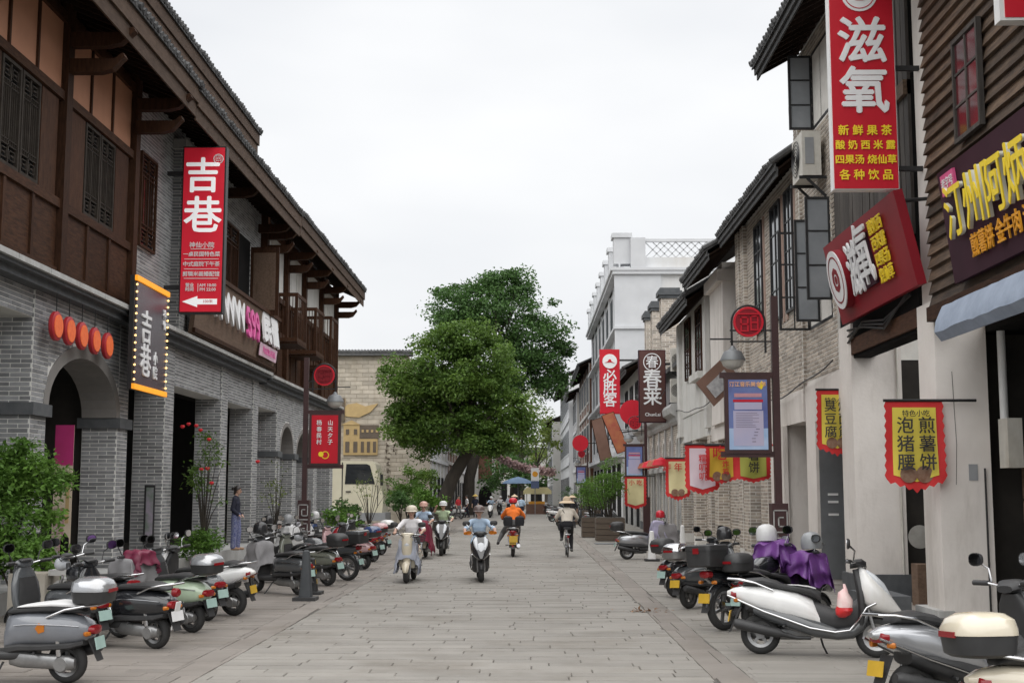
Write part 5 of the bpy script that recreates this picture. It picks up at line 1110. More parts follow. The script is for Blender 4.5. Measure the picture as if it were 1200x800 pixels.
def scooter_meshes(st):
    """dict: part name -> list of (mesh builder, material role)"""
    if st in MESHES: return MESHES[st]
    D = []; a = D.append
    def A(name, mb, role, sub=None): a((name, mb, role, sub))
    wb = {'retro': .56, 'sport': .565, 'moto': .60}[st]; ra = RA[st]; r = {'retro': .215, 'sport': .225, 'moto': .285}[st]
    for x in (-ra, wb):
        ty, ri = wheel_parts(x, r, {'retro': 1.0, 'sport': 1.08, 'moto': .95}[st], st); A('tyre', ty, 'tyre'); A('rim', ri, 'rim', 'tyre')
    if st == 'retro':
        A('rear_cowl', MB().loft([S_(-1.0,.50,.56,.04),S_(-.96,.45,.63,.12),S_(-.86,.41,.69,.165),S_(-.7,.385,.72,.192),S_(-.5,.38,.73,.20),S_(-.32,.38,.73,.19),S_(-.18,.36,.71,.16),S_(-.08,.30,.69,.12),S_(-.05,.28,.60,.10)], 18), 'body')
        A('seat', MB().loft([S_(-.92,.72,.74,.06),S_(-.87,.715,.79,.12),S_(-.7,.72,.825,.15),S_(-.5,.72,.815,.155),S_(-.33,.715,.79,.145),S_(-.16,.70,.775,.115),S_(-.07,.69,.735,.07)], 16), 'seat')
        A('floorboard', MB().loft([S_(-.35,.25,.36,.12,4),S_(-.12,.24,.345,.165,4),S_(.12,.24,.325,.17,4),S_(.30,.25,.335,.165,4),S_(.37,.27,.40,.15,4)], 16), 'trim')
        ap = [((.36,0,.30),.15,(.05,0,.02)),((.385,0,.42),.195,(.05,0,.015)),((.405,0,.58),.215,(.05,0,.012)),((.43,0,.76),.205,(.05,0,.012)),((.45,0,.90),.15,(.05,0,.012)),((.455,0,.98),.085,(.045,0,.012))]
        A('leg_shield', MB().loft(ap, 18, ex=3.2), 'body')
        A('front_cowl', MB().loft([((.49,0,.42),.075,(.06,0,.03)),((.50,0,.55),.10,(.07,0,.02)),((.50,0,.72),.115,(.075,0,.02)),((.495,0,.88),.115,(.075,0,.02)),((.485,0,.98),.10,(.07,0,.02)),((.475,0,1.02),.05,(.04,0,.01))], 16), 'body')
        A('front_fender', fender(wb, r, 5, 150, .082), 'body')
        A('headlight', MB().lathe([(.001,.075),(.05,.07),(.075,.05),(.085,.02),(.09,0)], 22, (.50,0,.80), 'X'), 'lens')
        A('headlight_rim', MB().lathe([(.082,.03),(.098,.03),(.098,0),(.08,0)], 22, (.505,0,.80), 'X'), 'chrome')
        A('handlebar_cowl', MB().loft([((.40,0,1.0),.10,(0,0,.03)),((.44,0,1.02),.15,(0,0,.045)),((.49,0,1.02),.13,(0,0,.045)),((.53,0,1.01),.06,(0,0,.03))], 14), 'body')
        bz, bx = 1.03, .42
        A('side_skirt', MB().loft([S_(-.93,.40,.46,.13,4),S_(-.8,.365,.44,.178,4),S_(-.5,.345,.425,.208,4),S_(-.25,.335,.42,.190,4),S_(-.08,.29,.40,.150,4)], 16), 'trim')
        for s in (-1, 1): A('trim_strip', MB().tube([(-.90,s*.158,.60),(-.72,s*.192,.615),(-.5,s*.2035,.62),(-.32,s*.197,.615),(-.2,s*.176,.60)], .0065, 6), 'chrome')
        A('inner_panel', MB().loft([((.335,0,.36),.13,(.012,0,.0)),((.35,0,.6),.16,(.012,0,0)),((.385,0,.84),.12,(.012,0,0))], 12, ex=4), 'trim')
        A('dash', MB().loft([((.385,0,1.045),.085,(0,0,.012)),((.425,0,1.066),.10,(0,0,.012)),((.465,0,1.062),.07,(0,0,.01))], 12), 'trim')
    elif st == 'sport':
        A('rear_cowl', MB().loft([S_(-1.08,.66,.70,.03),S_(-1.0,.62,.74,.085),S_(-.86,.55,.765,.13),S_(-.66,.47,.765,.17),S_(-.46,.41,.735,.185),S_(-.28,.37,.70,.175),S_(-.12,.33,.62,.15),S_(-.03,.30,.46,.12)], 18), 'body')
        A('under_cowl', MB().loft([S_(-.78,.44,.56,.12),S_(-.6,.36,.54,.178),S_(-.35,.27,.50,.185),S_(-.1,.20,.42,.178),S_(.15,.18,.32,.178),S_(.32,.20,.36,.17),S_(.42,.27,.50,.15),S_(.48,.38,.55,.12)], 16), 'trim2')
        A('seat', MB().loft([S_(-.90,.765,.79,.07),S_(-.86,.765,.845,.115),S_(-.68,.755,.865,.14),S_(-.52,.735,.83,.15),S_(-.46,.725,.795,.15),S_(-.28,.695,.775,.145),S_(-.12,.65,.76,.12),S_(-.03,.58,.71,.07)], 16), 'seat')
        A('seat_panel', MB().loft([S_(-.40,.775,.787,.08),S_(-.28,.772,.786,.12),S_(-.16,.755,.774,.11),S_(-.08,.735,.752,.07)], 14), 'seat2')
        A('leg_shield', MB().loft([((.40,0,.34),.15,(.045,0,.02)),((.42,0,.52),.20,(.045,0,.015)),((.41,0,.72),.205,(.045,0,.015)),((.385,0,.88),.16,(.045,0,.015)),((.365,0,.97),.09,(.04,0,.01))], 16, ex=3.2), 'trim')
        A('front_shell', MB().loft([((.395,0,.99),.06,(.02,0,.02)),((.425,0,.915),.16,(.05,0,.055)),((.47,0,.80),.212,(.085,0,.10)),((.535,0,.69),.215,(.11,0,.115)),((.625,0,.605),.175,(.10,0,.095)),((.73,0,.545),.11,(.06,0,.055)),((.83,0,.495),.04,(.02,0,.02))], 20), 'body')
        for s in (-1, 1):
            A('headlight', MB().loft([((.475,s*.095,.955),.025,(.012,0,.012)),((.545,s*.115,.885),.052,(.026,0,.026)),((.635,s*.105,.79),.048,(.03,0,.03)),((.715,s*.075,.685),.02,(.012,0,.012))], 12), 'lens')
            tr = [(-1.07,.105,.655),(-.9,.15,.585),(-.66,.19,.485),(-.4,.20,.40),(-.15,.19,.315),(.12,.185,.275),(.28,.185,.30),(.38,.18,.42),(.47,.185,.55),(.57,.19,.60)]
            A('trim_strip', MB().tube([(p[0], s*p[1], p[2]) for p in tr], .012, 8), 'chrome')
        A('center_tunnel', MB().loft([S_(-.20,.30,.64,.10),S_(-.05,.28,.60,.125),S_(.10,.27,.53,.13),S_(.25,.27,.54,.13),S_(.39,.30,.66,.13)], 14), 'trim')
        A('front_fender', fender(wb, r, 15, 165, .075), 'trim')
        A('handlebar_cowl', MB().loft([((.30,0,1.0),.09,(0,0,.03)),((.36,0,1.03),.15,(0,0,.05)),((.43,0,1.04),.12,(0,0,.045)),((.48,0,1.02),.05,(0,0,.03))], 14), 'trim')
        bz, bx = 1.05, .34
    else:
        A('fuel_tank', MB().loft([S_(-.08,.72,.82,.06),S_(.02,.66,.90,.115),S_(.16,.66,.93,.135),S_(.28,.70,.92,.12),S_(.36,.76,.88,.06)], 16), 'body')
        A('seat', MB().loft([S_(-.90,.775,.80,.08),S_(-.84,.76,.85,.125),S_(-.6,.74,.85,.135),S_(-.35,.72,.82,.13),S_(-.12,.70,.82,.11),S_(-.02,.70,.80,.06)], 16), 'seat')
        A('rear_cowl', MB().loft([S_(-1.02,.68,.74,.05),S_(-.9,.60,.76,.10),S_(-.6,.56,.75,.125),S_(-.3,.54,.72,.12),S_(-.1,.54,.70,.09)], 14), 'body')
        A('engine', MB().loft([S_(-.25,.26,.50,.10,4),S_(-.1,.22,.55,.13,4),S_(.1,.22,.58,.13,4),S_(.22,.28,.55,.09,4)], 14), 'alu'); eg = MB()
        for k in range(6): eg.box(-.02, .18, -.14, .14, .40+k*.028, .412+k*.028)
        A('cooling_fins', eg, 'alu', 'engine')
        A('frame', MB().tube([(.40,0,.95),(.34,0,.60),(.22,0,.28),(-.2,0,.25),(-.35,0,.5),(-.85,0,.70)], .03, 8), 'trim')
        for s in (-1, 1):
            A('swing_arm', MB().tube([(-.25,s*.09,.34),(-ra,s*.09,r)], .024, 8), 'trim'); A('shock_absorber', MB().tube([(-ra+.04,s*.11,r+.05),(-.5,s*.12,.66)], .03, 10), 'chrome')
            A('side_panel', MB().loft([((-.42,s*.12,.60),.02,(0,0,.06)),((-.28,s*.125,.60),.03,(0,0,.10)),((-.12,s*.12,.61),.02,(0,0,.07))], 12), 'body')
        A('muffler', MB().tube([(.2,-.12,.3),(.0,-.14,.22),(-.3,-.15,.24),(-.36,-.155,.25),(-.9,-.165,.33)], [.022,.022,.022,.05,.055], 12), 'chrome')
        A('front_fender', fender(wb, r, 20, 160, .06, .02), 'body'); A('rear_fender', fender(-ra, r, 25, 185, .07, .03), 'body')
        A('headlight', MB().lathe([(.001,.10),(.06,.095),(.09,.06),(.095,0),(.06,-.1),(.001,-.13)], 20, (.52,0,.93), 'X'), 'lens')
        A('instrument', MB().loft([S_(.36,1.0,1.06,.09),S_(.42,1.0,1.09,.10),S_(.47,1.0,1.05,.07)], 12), 'trim')
        bz, bx = 1.06, .34
    # forks, bars, mirrors
    for s in (-1, 1):
        A('fork', MB().tube([(wb,s*.072,r),(wb-.06,s*.072,r+.22),(wb-.16,s*.05,.78)], .022, 8), 'alu' if st != 'moto' else 'chrome')
        A('grip', MB().tube([(bx-.03,s*.20,bz),(bx-.07,s*.335,bz+.005)], .023, 10), 'trim')
        A('brake_lever', MB().tube([(bx+.01,s*.20,bz-.01),(bx+.02,s*.26,bz-.01),(bx-.02,s*.33,bz-.015)], .007, 6), 'chrome')
        mx = (bx-.06, s*.30, bz+.20)
        A('mirror', MB().loft([((mx[0]+.03,mx[1],mx[2]),.055,(0,0,.036)),((mx[0]+.015,mx[1],mx[2]),.082,(0,0,.054)),((mx[0]-.005,mx[1],mx[2]),.084,(0,0,.057))], 16), 'trim'); A('mirror_glass', MB().loft([((mx[0]-.006,mx[1],mx[2]),.074,(0,0,.049)),((mx[0]-.009,mx[1],mx[2]),.074,(0,0,.049))], 16), 'mirror', 'mirror')
        A('mirror_stalk', MB().tube([(bx,s*.19,bz+.01),(bx+.02,s*.24,bz+.12),(mx[0]+.02,mx[1],mx[2]-.02)], .008, 6), 'chrome' if st != 'retro' else 'trim', 'mirror')
        tz = {'retro': .52, 'sport': .60, 'moto': .62}[st]
        A('turn_signal', MB().loft([((-1.0,s*.11,tz),.02,(0,0,.018)),((-.975,s*.13,tz),.038,(0,0,.026)),((-.94,s*.12,tz),.02,(0,0,.02))], 10), 'amber')
    A('handlebar', MB().tube([(bx-.07,-.335,bz+.003),(bx-.03,-.2,bz),(bx+.03,-.08,bz-.03),(bx+.03,.08,bz-.03),(bx-.03,.2,bz),(bx-.07,.335,bz+.003)], .013, 8), 'chrome')
    # drive and exhaust
    if st != 'moto':
        A('motor_case', MB().loft([((-.12,.085,.25),.035,(0,0,.06)),((-.25,.10,.25),.05,(0,0,.085)),((-.6,.11,.235),.055,(0,0,.075)),((-.78,.11,.225),.05,(0,0,.075)),((-.84,.11,.22),.03,(0,0,.05))], 14), 'alu')
        A('motor_cover', MB().lathe([(.001,.0),(.07,.0),(.085,-.02)], 18, (-ra,.165,r), 'Y'), 'alu')
        A('muffler', MB().tube([(-.15,-.10,.2),(-.3,-.13,.2),(-.45,-.14,.235),(-.5,-.145,.245),(-.95,-.155,.34),(-.99,-.155,.35)], [.02,.022,.03,.055,.062,.04], 14), 'trim')
        A('shock_absorber', MB().tube([(-ra+.02,.14,r+.08),(-.66,.14,.5)], .03, 10), 'chrome')
    A('cable', MB().tube([(bx+.02,.17,bz-.02),(bx+.13,.10,bz-.03),(bx+.11,.02,bz-.14)], .006, 5), 'trim'); A('cable', MB().tube([(bx+.02,-.17,bz-.02),(bx+.14,-.08,bz-.05),(bx+.10,-.02,bz-.16)], .006, 5), 'trim')
    for s in (-1, 1): A('foot_peg', MB().tube([(-.42,s*.14,.33),(-.44,s*.22,.33)], .014, 6), 'trim')
    A('side_stand', MB().tube([(-.05,.10,.22),(-.02,.19,.10),(.02,.25,.012)], .012, 6), 'trim')
    tz = {'retro': (.50,.60), 'sport': (.625,.70), 'moto': (.68,.76)}[st]
    A('tail_lamp', MB().loft([((-1.045,0,sum(tz)/2),.03,(0,0,.02)),((-1.03,0,sum(tz)/2),.085,(0,0,.045)),((-.97,0,sum(tz)/2),.10,(0,0,.05))], 14), 'tail')
    A('mudguard', MB().add([(-.92,-.07,.52),(-.92,.07,.52),(-1.05,.06,.24),(-1.05,-.06,.24),(-.94,-.07,.52),(-.94,.07,.52),(-1.065,.06,.24),(-1.065,-.06,.24)], [(0,1,2,3),(7,6,5,4),(0,4,5,1),(2,6,7,3),(0,3,7,4),(1,5,6,2)]), 'trim')
    A('number_plate', MB().obox((-1.055,0,.42), (.012,0,.06), (0,.095,0), (.006,0,-.001)), 'plate', 'mudguard')
    rk = MB(); zr = .785 if st == 'retro' else .82
    rk.tube([(-.55,.165,zr-.10),(-.75,.17,zr-.02),(-.95,.15,zr+.015),(-1.06,.10,zr+.02),(-1.06,-.10,zr+.02),(-.95,-.15,zr+.015),(-.75,-.17,zr-.02),(-.55,-.165,zr-.10)], .013, 8); rk.tube([(-.85,-.16,zr+.0),(-.85,.16,zr)], .011, 6)
    A('rack', rk, 'chrome')
    # shared meshes
    out_ = [(n_, mb.mesh(n_, M_plas, 40), role, sub) for n_, mb, role, sub in D]
    MESHES[st] = out_; return out_
def topbox_meshes(kind):
    if kind in MESHES: return MESHES[kind]
    z = .815
    if kind == 'round':
        b = MB().loft([((-.98,0,z+.0),.155,(.15,0,0)),((-.98,0,z+.02),.185,(.19,0,0)),((-.98,0,z+.13),.20,(.205,0,0))], 22, ex=3.2); l = MB().loft([((-.98,0,z+.132),.207,(.21,0,0)),((-.98,0,z+.17),.205,(.208,0,0)),((-.97,0,z+.225),.185,(.185,0,0)),((-.965,0,z+.26),.13,(.13,0,0)),((-.96,0,z+.27),.05,(.05,0,0))], 22, ex=3.0)
        e = MB().box(-1.197, -1.175, -.09, .09, z+.12, z+.155)
    else:
        b = MB().loft([((-.96,0,z+.0),.20,(.17,0,0)),((-.96,0,z+.02),.215,(.19,0,0)),((-.96,0,z+.21),.225,(.20,0,0))], 22, ex=7); l = MB().loft([((-.96,0,z+.212),.23,(.205,0,0)),((-.96,0,z+.27),.225,(.20,0,0)),((-.96,0,z+.285),.20,(.175,0,0))], 22, ex=7)
        e = MB().box(-1.17, -1.155, -.05, .05, z+.17, z+.24)
    MESHES[kind] = [('box_base', b.mesh('box_base', M_plas), 'boxb', None), ('box_lid', l.mesh('box_lid', M_plas), 'boxl', 'box_base'), ('box_reflector', e.mesh('box_reflector', M_plas), 'tail', 'box_base')]
    return MESHES[kind]
def setm(o, m): o.material_slots[0].link = 'OBJECT'; o.material_slots[0].material = m
def scooter(label, x, y, heading, st, body, group, seat=None, seat2=None, trim=None, trim2=None, plate=None, box=None, boxl=None, boxb=None, scale=SC, lean=3.0, ra=None, steer=0, name=None, z=.012, fullparts=True, rim=None, cat=None, stand=True):
    """heading: degrees, direction the front points (0 = +x, 90 = away from the camera)"""
    t = thing(name or ('motorcycle' if st == 'moto' else 'scooter'), label, cat or ('motorcycle' if st == 'moto' else 'scooter'), (x, y, z), group, rz=R(heading))
    t.scale = (scale,)*3; t.rotation_euler = (R(-lean), 0, R(heading))
    roles = dict(body=body, seat=seat or M_seat, seat2=seat2 or seat or M_seat, trim=trim or M_plas, trim2=trim2 or trim or M_plas, tyre=M_tyre, rim=rim or M_alu, lens=M_lens, chrome=M_chrome, alu=M_alu, mirror=M_mirror, amber=M_amberl, tail=M_tail, plate=plate or M_plateG, boxl=boxl or body, boxb=boxb or M_plas)
    last = {}
    for n_, me, role, sub in scooter_meshes(st)+(topbox_meshes(box) if box else []):
        if not fullparts and n_ in ('brake_lever', 'mirror_stalk', 'turn_signal', 'shock_absorber', 'motor_cover', 'trim_strip', 'cooling_fins'): continue
        if n_ == 'side_stand' and group == 'scooters ridden along the road': continue
        par = last.get(sub, t) if sub else t
        o = bpy.data.objects.new(n_, me); C.objects.link(o); o.parent = par; setm(o, roles[role]); last[n_] = o
        if plate and n_ == 'number_plate' and fullparts: pass
    return t
def extra(t, name, mb, m, ang=38): o = link(name, mb.mesh(name, m, ang), t); return o
def helmet_mb(c, r=.135, brim=True):
    b = MB(); c = Vector(c); q = r/.13
    b.lathe([(r*.90,-.085*q),(r*.99,-.08*q),(r*1.03,-.035*q),(r*1.02,.02*q),(r*.92,.07*q),(r*.68,.108*q),(r*.34,.126*q),(.001,.132*q)], 24, c); b.lathe([(r*.90,-.085*q),(r*.88,0),(r*.6,.08),(.001,.1)], 24, c)
    if brim: b.lathe([(r*1.0,.0),(r*1.24,-.03),(r*1.23,-.037),(r*.98,-.018)], 12, c, a0=-1.0, a1=1.0)
    return b
def helmet_worn(c, r=.122):
    b = MB(); b.lathe([(r*.93,-.045),(r*1.0,-.045),(r*1.04,-.025),(r*1.03,.012),(r*.93,.052),(r*.70,.082),(r*.35,.098),(.001,.102)], 24, c); b.lathe([(r*.93,-.045),(r*.9,.0),(.001,.085)], 24, c)
    b.lathe([(r*1.0,-.015),(r*1.22,-.038),(r*1.21,-.045),(r*.97,-.035)], 12, c, a0=-1.0, a1=1.0); return b
def cover_cloth(t, m, name='cloth_cover', seed=1, x=.42, z=1.0, w=.42, front=.22, drop=.55, crump=1.0):
    """creased rain cape or quilt thrown over the handlebars: flat on top, hanging at the sides and the front"""
    rnd = random.Random(seed); mb = MB(); V = []; F = []; nx, ny = 18, 26; dx_, dy_ = drop*.55, drop*.75; wt = w*.55
    for i in range(nx+1):
        for j in range(ny+1):
            u = (-1+2*i/nx)*(front+dx_); v = (-1+2*j/ny)*(wt+dy_)
            hx = max(0, abs(u)-front); hy = max(0, abs(v)-wt); lim = dx_+dy_; drp = max(hx, hy)+.25*min(hx, hy)
            uu = math.copysign(min(abs(u), front)+hx*.18, u); vv = math.copysign(min(abs(v), wt)+hy*.16, v)
            f = .022*math.sin(15*v/(wt+dy_)+seed)+.018*math.sin(11*u/(front+dx_)+7*v+seed*2)+rnd.uniform(-.008,.008); f *= crump; g = .5+drp/drop
            V.append((x+uu+f*g, vv+f*g*(1 if hy > 0 else .4), z+.06-drp-.05*(abs(v)/(wt+dy_))**2+f*.5+rnd.uniform(-.03,.03)*(1 if i in (0,nx) or j in (0,ny) else 0)))
    for i in range(nx):
        for j in range(ny): k = i*(ny+1)+j; F.append((k, k+ny+1, k+ny+2, k+1))
    mb.add(V, F, 0, True); me = mb.mesh(name, m, 80); o = link(name, me, t); sd = o.modifiers.new('thickness', 'SOLIDIFY'); sd.thickness = .008; ss = o.modifiers.new('smooth', 'SUBSURF'); ss.levels = 1; ss.render_levels = 1
    return o
M_purple = mat('purple_nylon', (.16,.05,.24), (.10,.03,.16), s=4, rough=.5, obj=True); M_capem = mat('maroon_nylon', (.16,.015,.045), (.10,.01,.03), s=4, rough=.5, obj=True); M_capeg = mat('grey_quilt', (.25,.245,.25), (.19,.185,.19), s=5, rough=.8, obj=True); M_lilac = mat('lilac_cloth', (.40,.38,.50), (.30,.28,.40), s=4, rough=.7, obj=True)
H_white = mat('helmet_white', (.62,.62,.62), (.55,.55,.55), s=5, rough=.3, obj=True); H_grey = mat('helmet_grey', (.30,.31,.32), (.25,.26,.27), s=5, rough=.3, obj=True); H_black = mat('helmet_black', (.02,.02,.022), (.03,.03,.032), s=5, rough=.2, obj=True); H_red = mat('helmet_red', (.55,.02,.04), (.48,.018,.03), s=5, rough=.3, obj=True)
GL, GR, GF = 'scooters parked along the left pavement', 'scooters parked along the right pavement', 'scooters in the far street'
# ---------------- left row (rear towards the road)
def at(px, py): return gd(px, py)
def parked(px, py, heading, *a, **k):      # px, py: where the rear wheel touches the ground
    p = gd(px, py); h = R(heading); s = SC; return p.x+math.cos(h)*.74*s, p.y+math.sin(h)*.74*s
x, y = parked(84, 800, 172); s1 = scooter('slate grey retro scooter with orange badge and silver box at the left edge', x, y, 172, 'retro', P_grey, GL, seat=M_seat, box='round', boxl=P_silver, plate=M_plateG, scale=.82)
extra(s1, 'seat_cover', MB().loft([S_(-.90,.79,.80,.06),S_(-.84,.77,.832,.135),S_(-.6,.78,.84,.155),S_(-.35,.775,.81,.148),S_(-.2,.77,.785,.12)], 16), M_seatw)
extra(s1, 'badge', MB().lathe([(.001,.0),(.055,.0),(.055,-.01)], 5, (-.50,.203,.58), 'Y'), M_amberl)
x, y = parked(186, 760, 152); s2 = scooter('black scooter with round red tail lamp and long white mudguard', x, y, 152, 'retro', P_black, GL, plate=M_plateW)
extra(s2, 'tail_lamp', MB().lathe([(.001,-.05),(.04,-.045),(.055,-.02),(.055,.03)], 16, (-1.03,0,.70), 'X'), M_tail); extra(s2, 'long_mudguard', MB().obox((-1.03,0,.42), (.045,0,-.17), (0,.04,0), (.006,0,.002)), P_white)
x, y = parked(95, 772, 182); s2b = scooter('dark grey scooter standing behind the slate grey one by the ring balustrade', x-.15, y+1.2, 150, 'retro', P_dgrey, GL)
x, y = parked(228, 741, 152); s3 = scooter('scooter under a grey quilt and maroon cape with silver top box', x, y, 152, 'retro', P_green, GL, trim=M_plas, box='round', boxl=P_silver, plate=M_plateG)
cover_cloth(s3, M_capeg, 'wind_quilt', 3, .40, .95, .40, .20, .75); cover_cloth(s3, M_capem, 'rain_cape', 5, .30, 1.04, .30, .16, .35)
x, y = parked(276, 721, 164); s4 = scooter('pearl white sport scooter with yellow plate on the left', x, y, 164, 'sport', P_white, GL, plate=M_plateY)
x, y = parked(352, 697, 140); s5 = scooter('dark grey flat floor scooter with black helmet on its bars', x, y, 140, 'retro', P_dgrey, GL, plate=M_plateG)
extra(s5, 'helmet', helmet_mb((.42,.0,1.22)), H_black); cover_cloth(s5, M_capeg, 'wind_quilt', 8, .42, .92, .34, .14, .8)
x, y = parked(386, 686, 148); s6 = scooter('grey green retro scooter with black top box', x, y, 148, 'retro', P_olive, GL, box='round', boxl=M_plas, seat2=M_seatw)
x, y = parked(409, 680, 158); s7 = scooter('dark motorcycle with square box behind the grey green scooter', x, y, 158, 'moto', P_dgrey, GL, box='square', boxl=P_dgrey)
x, y = parked(428, 667, 150); s8 = scooter('dusty pink scooter with navy top box', x, y, 150, 'retro', P_pink, GL, box='round', boxl=P_blue)
x, y = parked(438, 658, 148); s9 = scooter('red wheeled scooter with pale box lid near the left riders', x, y, 148, 'sport', P_red, GL, box='round', boxl=P_pink)
x, y = parked(447, 650, 150); s10 = scooter('silver scooter with white box at the end of the left row', x, y, 150, 'sport', P_silver, GL, box='round', boxl=P_white)
i = 0
for px, py, st, bd, lab in ((362, 664, 'sport', P_white, 'white scooter with black helmet beside the lamp post base'), (384, 660, 'retro', P_silver, 'silver scooter with pale cover behind the lamp post'), (398, 654, 'sport', P_cream, 'cream scooter loaded with pale cloth by the brick columns'), (410, 648, 'retro', P_blue, 'navy scooter with white helmet near the truck'), (428, 640, 'retro', P_white, 'white scooter close to the truck bumper')):
    x, y = parked(px, py, 180); t = scooter(lab, x, y, 148+i*3, st, bd, GL, fullparts=False)
    extra(t, 'helmet', helmet_mb((.40,.02,1.20)), (H_black, H_grey, H_black, H_white, H_white)[i])
    if i in (1, 2): cover_cloth(t, (M_capeg, M_seatw, M_seatw)[i], 'wind_quilt', 11+i, .40, .95, .38, .18, .7)
    i += 1
for px, py, hd_, st, bd, lab_ in ((252, 728, 146, 'retro', P_dgrey, 'dark scooter squeezed behind the maroon caped one'), (150, 748, 146, 'moto', P_black, 'black motorcycle hidden behind the black one with red lamp'), (366, 684, 150, 'sport', P_dgrey, 'dark sport scooter behind the dark traffic post')):
    x, y = parked(px, py, hd_); t = scooter(lab_, x-.1, y+.1, hd_, st, bd, GL)
# ---------------- right row
p0, p1 = gd(896, 766), gd(1026, 770); hd = math.degrees(math.atan2(p1.y-p0.y, p1.x-p0.x))
r1 = scooter('white sport scooter side on in front of the white pillars', p0.x+(p1.x-p0.x)*.55, p0.y+(p1.y-p0.y)*.55, hd, 'sport', P_white, GR, seat2=M_seatw, trim2=P_dgrey, plate=M_plateY, scale=.87)
bag = MB().loft([((.20,0,.52),.08,(.07,0,0)),((.195,0,.47),.096,(.085,0,0)),((.185,0,.43),.08,(.07,0,0)),((.175,0,.40),.03,(.03,0,0))], 12); bag.loft([((.20,0,.72),.010,(.012,0,0)),((.21,0,.675),.022,(.02,0,0)),((.19,0,.635),.06,(.05,0,0)),((.205,0,.57),.086,(.075,0,0)),((.20,0,.50),.088,(.075,0,0))], 12, 1)
bg_ = link('plastic_bag', bag.mesh('plastic_bag', [mat('red_bag_film', (.62,.03,.03), (.5,.02,.025), s=9, rough=.3, obj=True), mat('white_pink_bag_film', (.74,.62,.58), (.68,.40,.40), s=9, rough=.3, obj=True)]), None); bg_.location = r1.matrix_basis @ Vector((.0,-.235,-.02)); bg_.rotation_euler.z = R(hd); tag(bg_, 'red and white plastic bag hanging from the white scooter hook', 'bag')
x, y = parked(851, 738, 38); r2 = scooter('black motorcycle with square black case behind the white scooter', x, y, 38, 'moto', P_black, GR, box='square', boxl=M_plas, plate=M_plateY, scale=.90, rim=M_alu)
extra(r2, 'helmet', helmet_mb((.36,.14,1.21), .14), H_white); cover_cloth(r2, M_purple, 'rain_cape', 4, .35, 1.05, .40, .16, .45, 2.2)
x, y = parked(806, 713, 46); r3 = scooter('dark grey scooter with steel round top box', x, y, 46, 'retro', P_dgrey, GR, box='round', boxl=M_chrome, boxb=M_alu, plate=M_plateY)
extra(r3, 'helmet', helmet_mb((.42,0,1.2)), H_black)
x, y = parked(800, 704, 42); r3b = scooter('black scooter with black round box left of the steel box', x-.05, y+.7, 42, 'retro', P_black, GR, box='round', boxl=M_plas)
x, y = parked(888, 742, 34); r4 = scooter('black scooter with flat black box between motorcycle and white scooter', x, y+.25, 34, 'sport', P_black, GR, box='round', boxl=M_plas)
extra(r4, 'helmet', helmet_mb((.40,-.1,1.20), .15), H_grey); cover_cloth(r4, M_purple, 'rain_cape', 9, .34, 1.0, .46, .18, .6, 2.4)
x, y = parked(733, 655, 0); r5 = scooter('grey white scooter with draped lilac coat beyond the traffic cone', x, y, 5, 'retro', P_silver, GR, box='round', boxl=M_plas)
cover_cloth(r5, M_capeg, 'wind_quilt', 6, .46, .95, .40, .25, .8); cover_cloth(r5, M_lilac, 'coat', 2, .22, 1.05, .34, .16, .8); extra(r5, 'helmet', helmet_mb((.30,0,1.28), .13), H_red)
x, y = parked(1062, 836, 20); r6 = scooter('silver white scooter with cream top box at the bottom right corner', x-.02, y-.25, 22, 'sport', P_silver, GR, plate=M_plateY, scale=.88, boxl=P_cream)
r7 = scooter('cream white scooter with cream top box cut off by the bottom right corner', 3.28, 7.15, 10, 'sport', P_cream, GR, box='round', boxl=P_cream, scale=.88)
far = [(655, 617, 6, 'retro', P_dgrey), (668, 615, 8, 'sport', P_black), (680, 613, 4, 'retro', P_black), (692, 619, 6, 'sport', P_dgrey), (646, 611, 6, 'sport', P_white), (662, 608, 5, 'retro', P_maroon), (676, 606, 8, 'sport', P_black), (500, 606, 178, 'sport', P_black), (485, 610, 182, 'retro', P_white), (512, 603, 176, 'retro', P_dgrey), (530, 601, 180, 'sport', P_silver), (541, 607, 175, 'retro', P_white), (575, 606, 268, 'sport', P_white), (586, 603, 266, 'retro', P_black)]
lab = ['dark grey scooter far right nearest the road', 'black scooter far right behind the dark grey one', 'black retro scooter far right by the planters', 'dark sport scooter far right closest to the green planter', 'white scooter far right at the road edge', 'maroon scooter far right in the second rank', 'black sport scooter far right in the second rank', 'black scooter far left under the leaning tree', 'white scooter far left beside the bushes', 'dark scooter far left past the tree trunk', 'silver scooter far left before the arches', 'white scooter far left nearest the road', 'white scooter coming towards the camera far down the road', 'black scooter far down the middle of the road']
rnf = random.Random(3)
far += [(rnf.uniform(636, 690), rnf.uniform(601, 609), rnf.uniform(0, 12), rnf.choice(['retro', 'sport']), rnf.choice([P_black, P_dgrey, P_black, P_silver])) for _ in range(9)]; lab += ['dark scooter crowded in the far row right of the road']*9
far += [(rnf.uniform(478, 552), rnf.uniform(599, 606), rnf.uniform(170, 188), rnf.choice(['retro', 'sport']), rnf.choice([P_black, P_dgrey, P_white, P_silver])) for _ in range(9)]; lab += ['small scooter crowded in the far row left of the road']*9
ORD = ['leftmost', 'second', 'third', 'fourth', 'fifth', 'sixth', 'seventh', 'eighth', 'rightmost']
for base_, word in ((14, 'right of the road'), (23, 'left of the road')):
    for k_, i_ in enumerate(sorted(range(base_, base_+9), key=lambda q: far[q][0])):
        lab[i_] = f"{'black' if far[i_][4] is P_black else 'white' if far[i_][4] is P_white else 'silver' if far[i_][4] is P_silver else 'dark grey'} scooter, {ORD[k_]}{'' if k_ in (0, 8) else ' from the left'} in the crowded far row {word}"
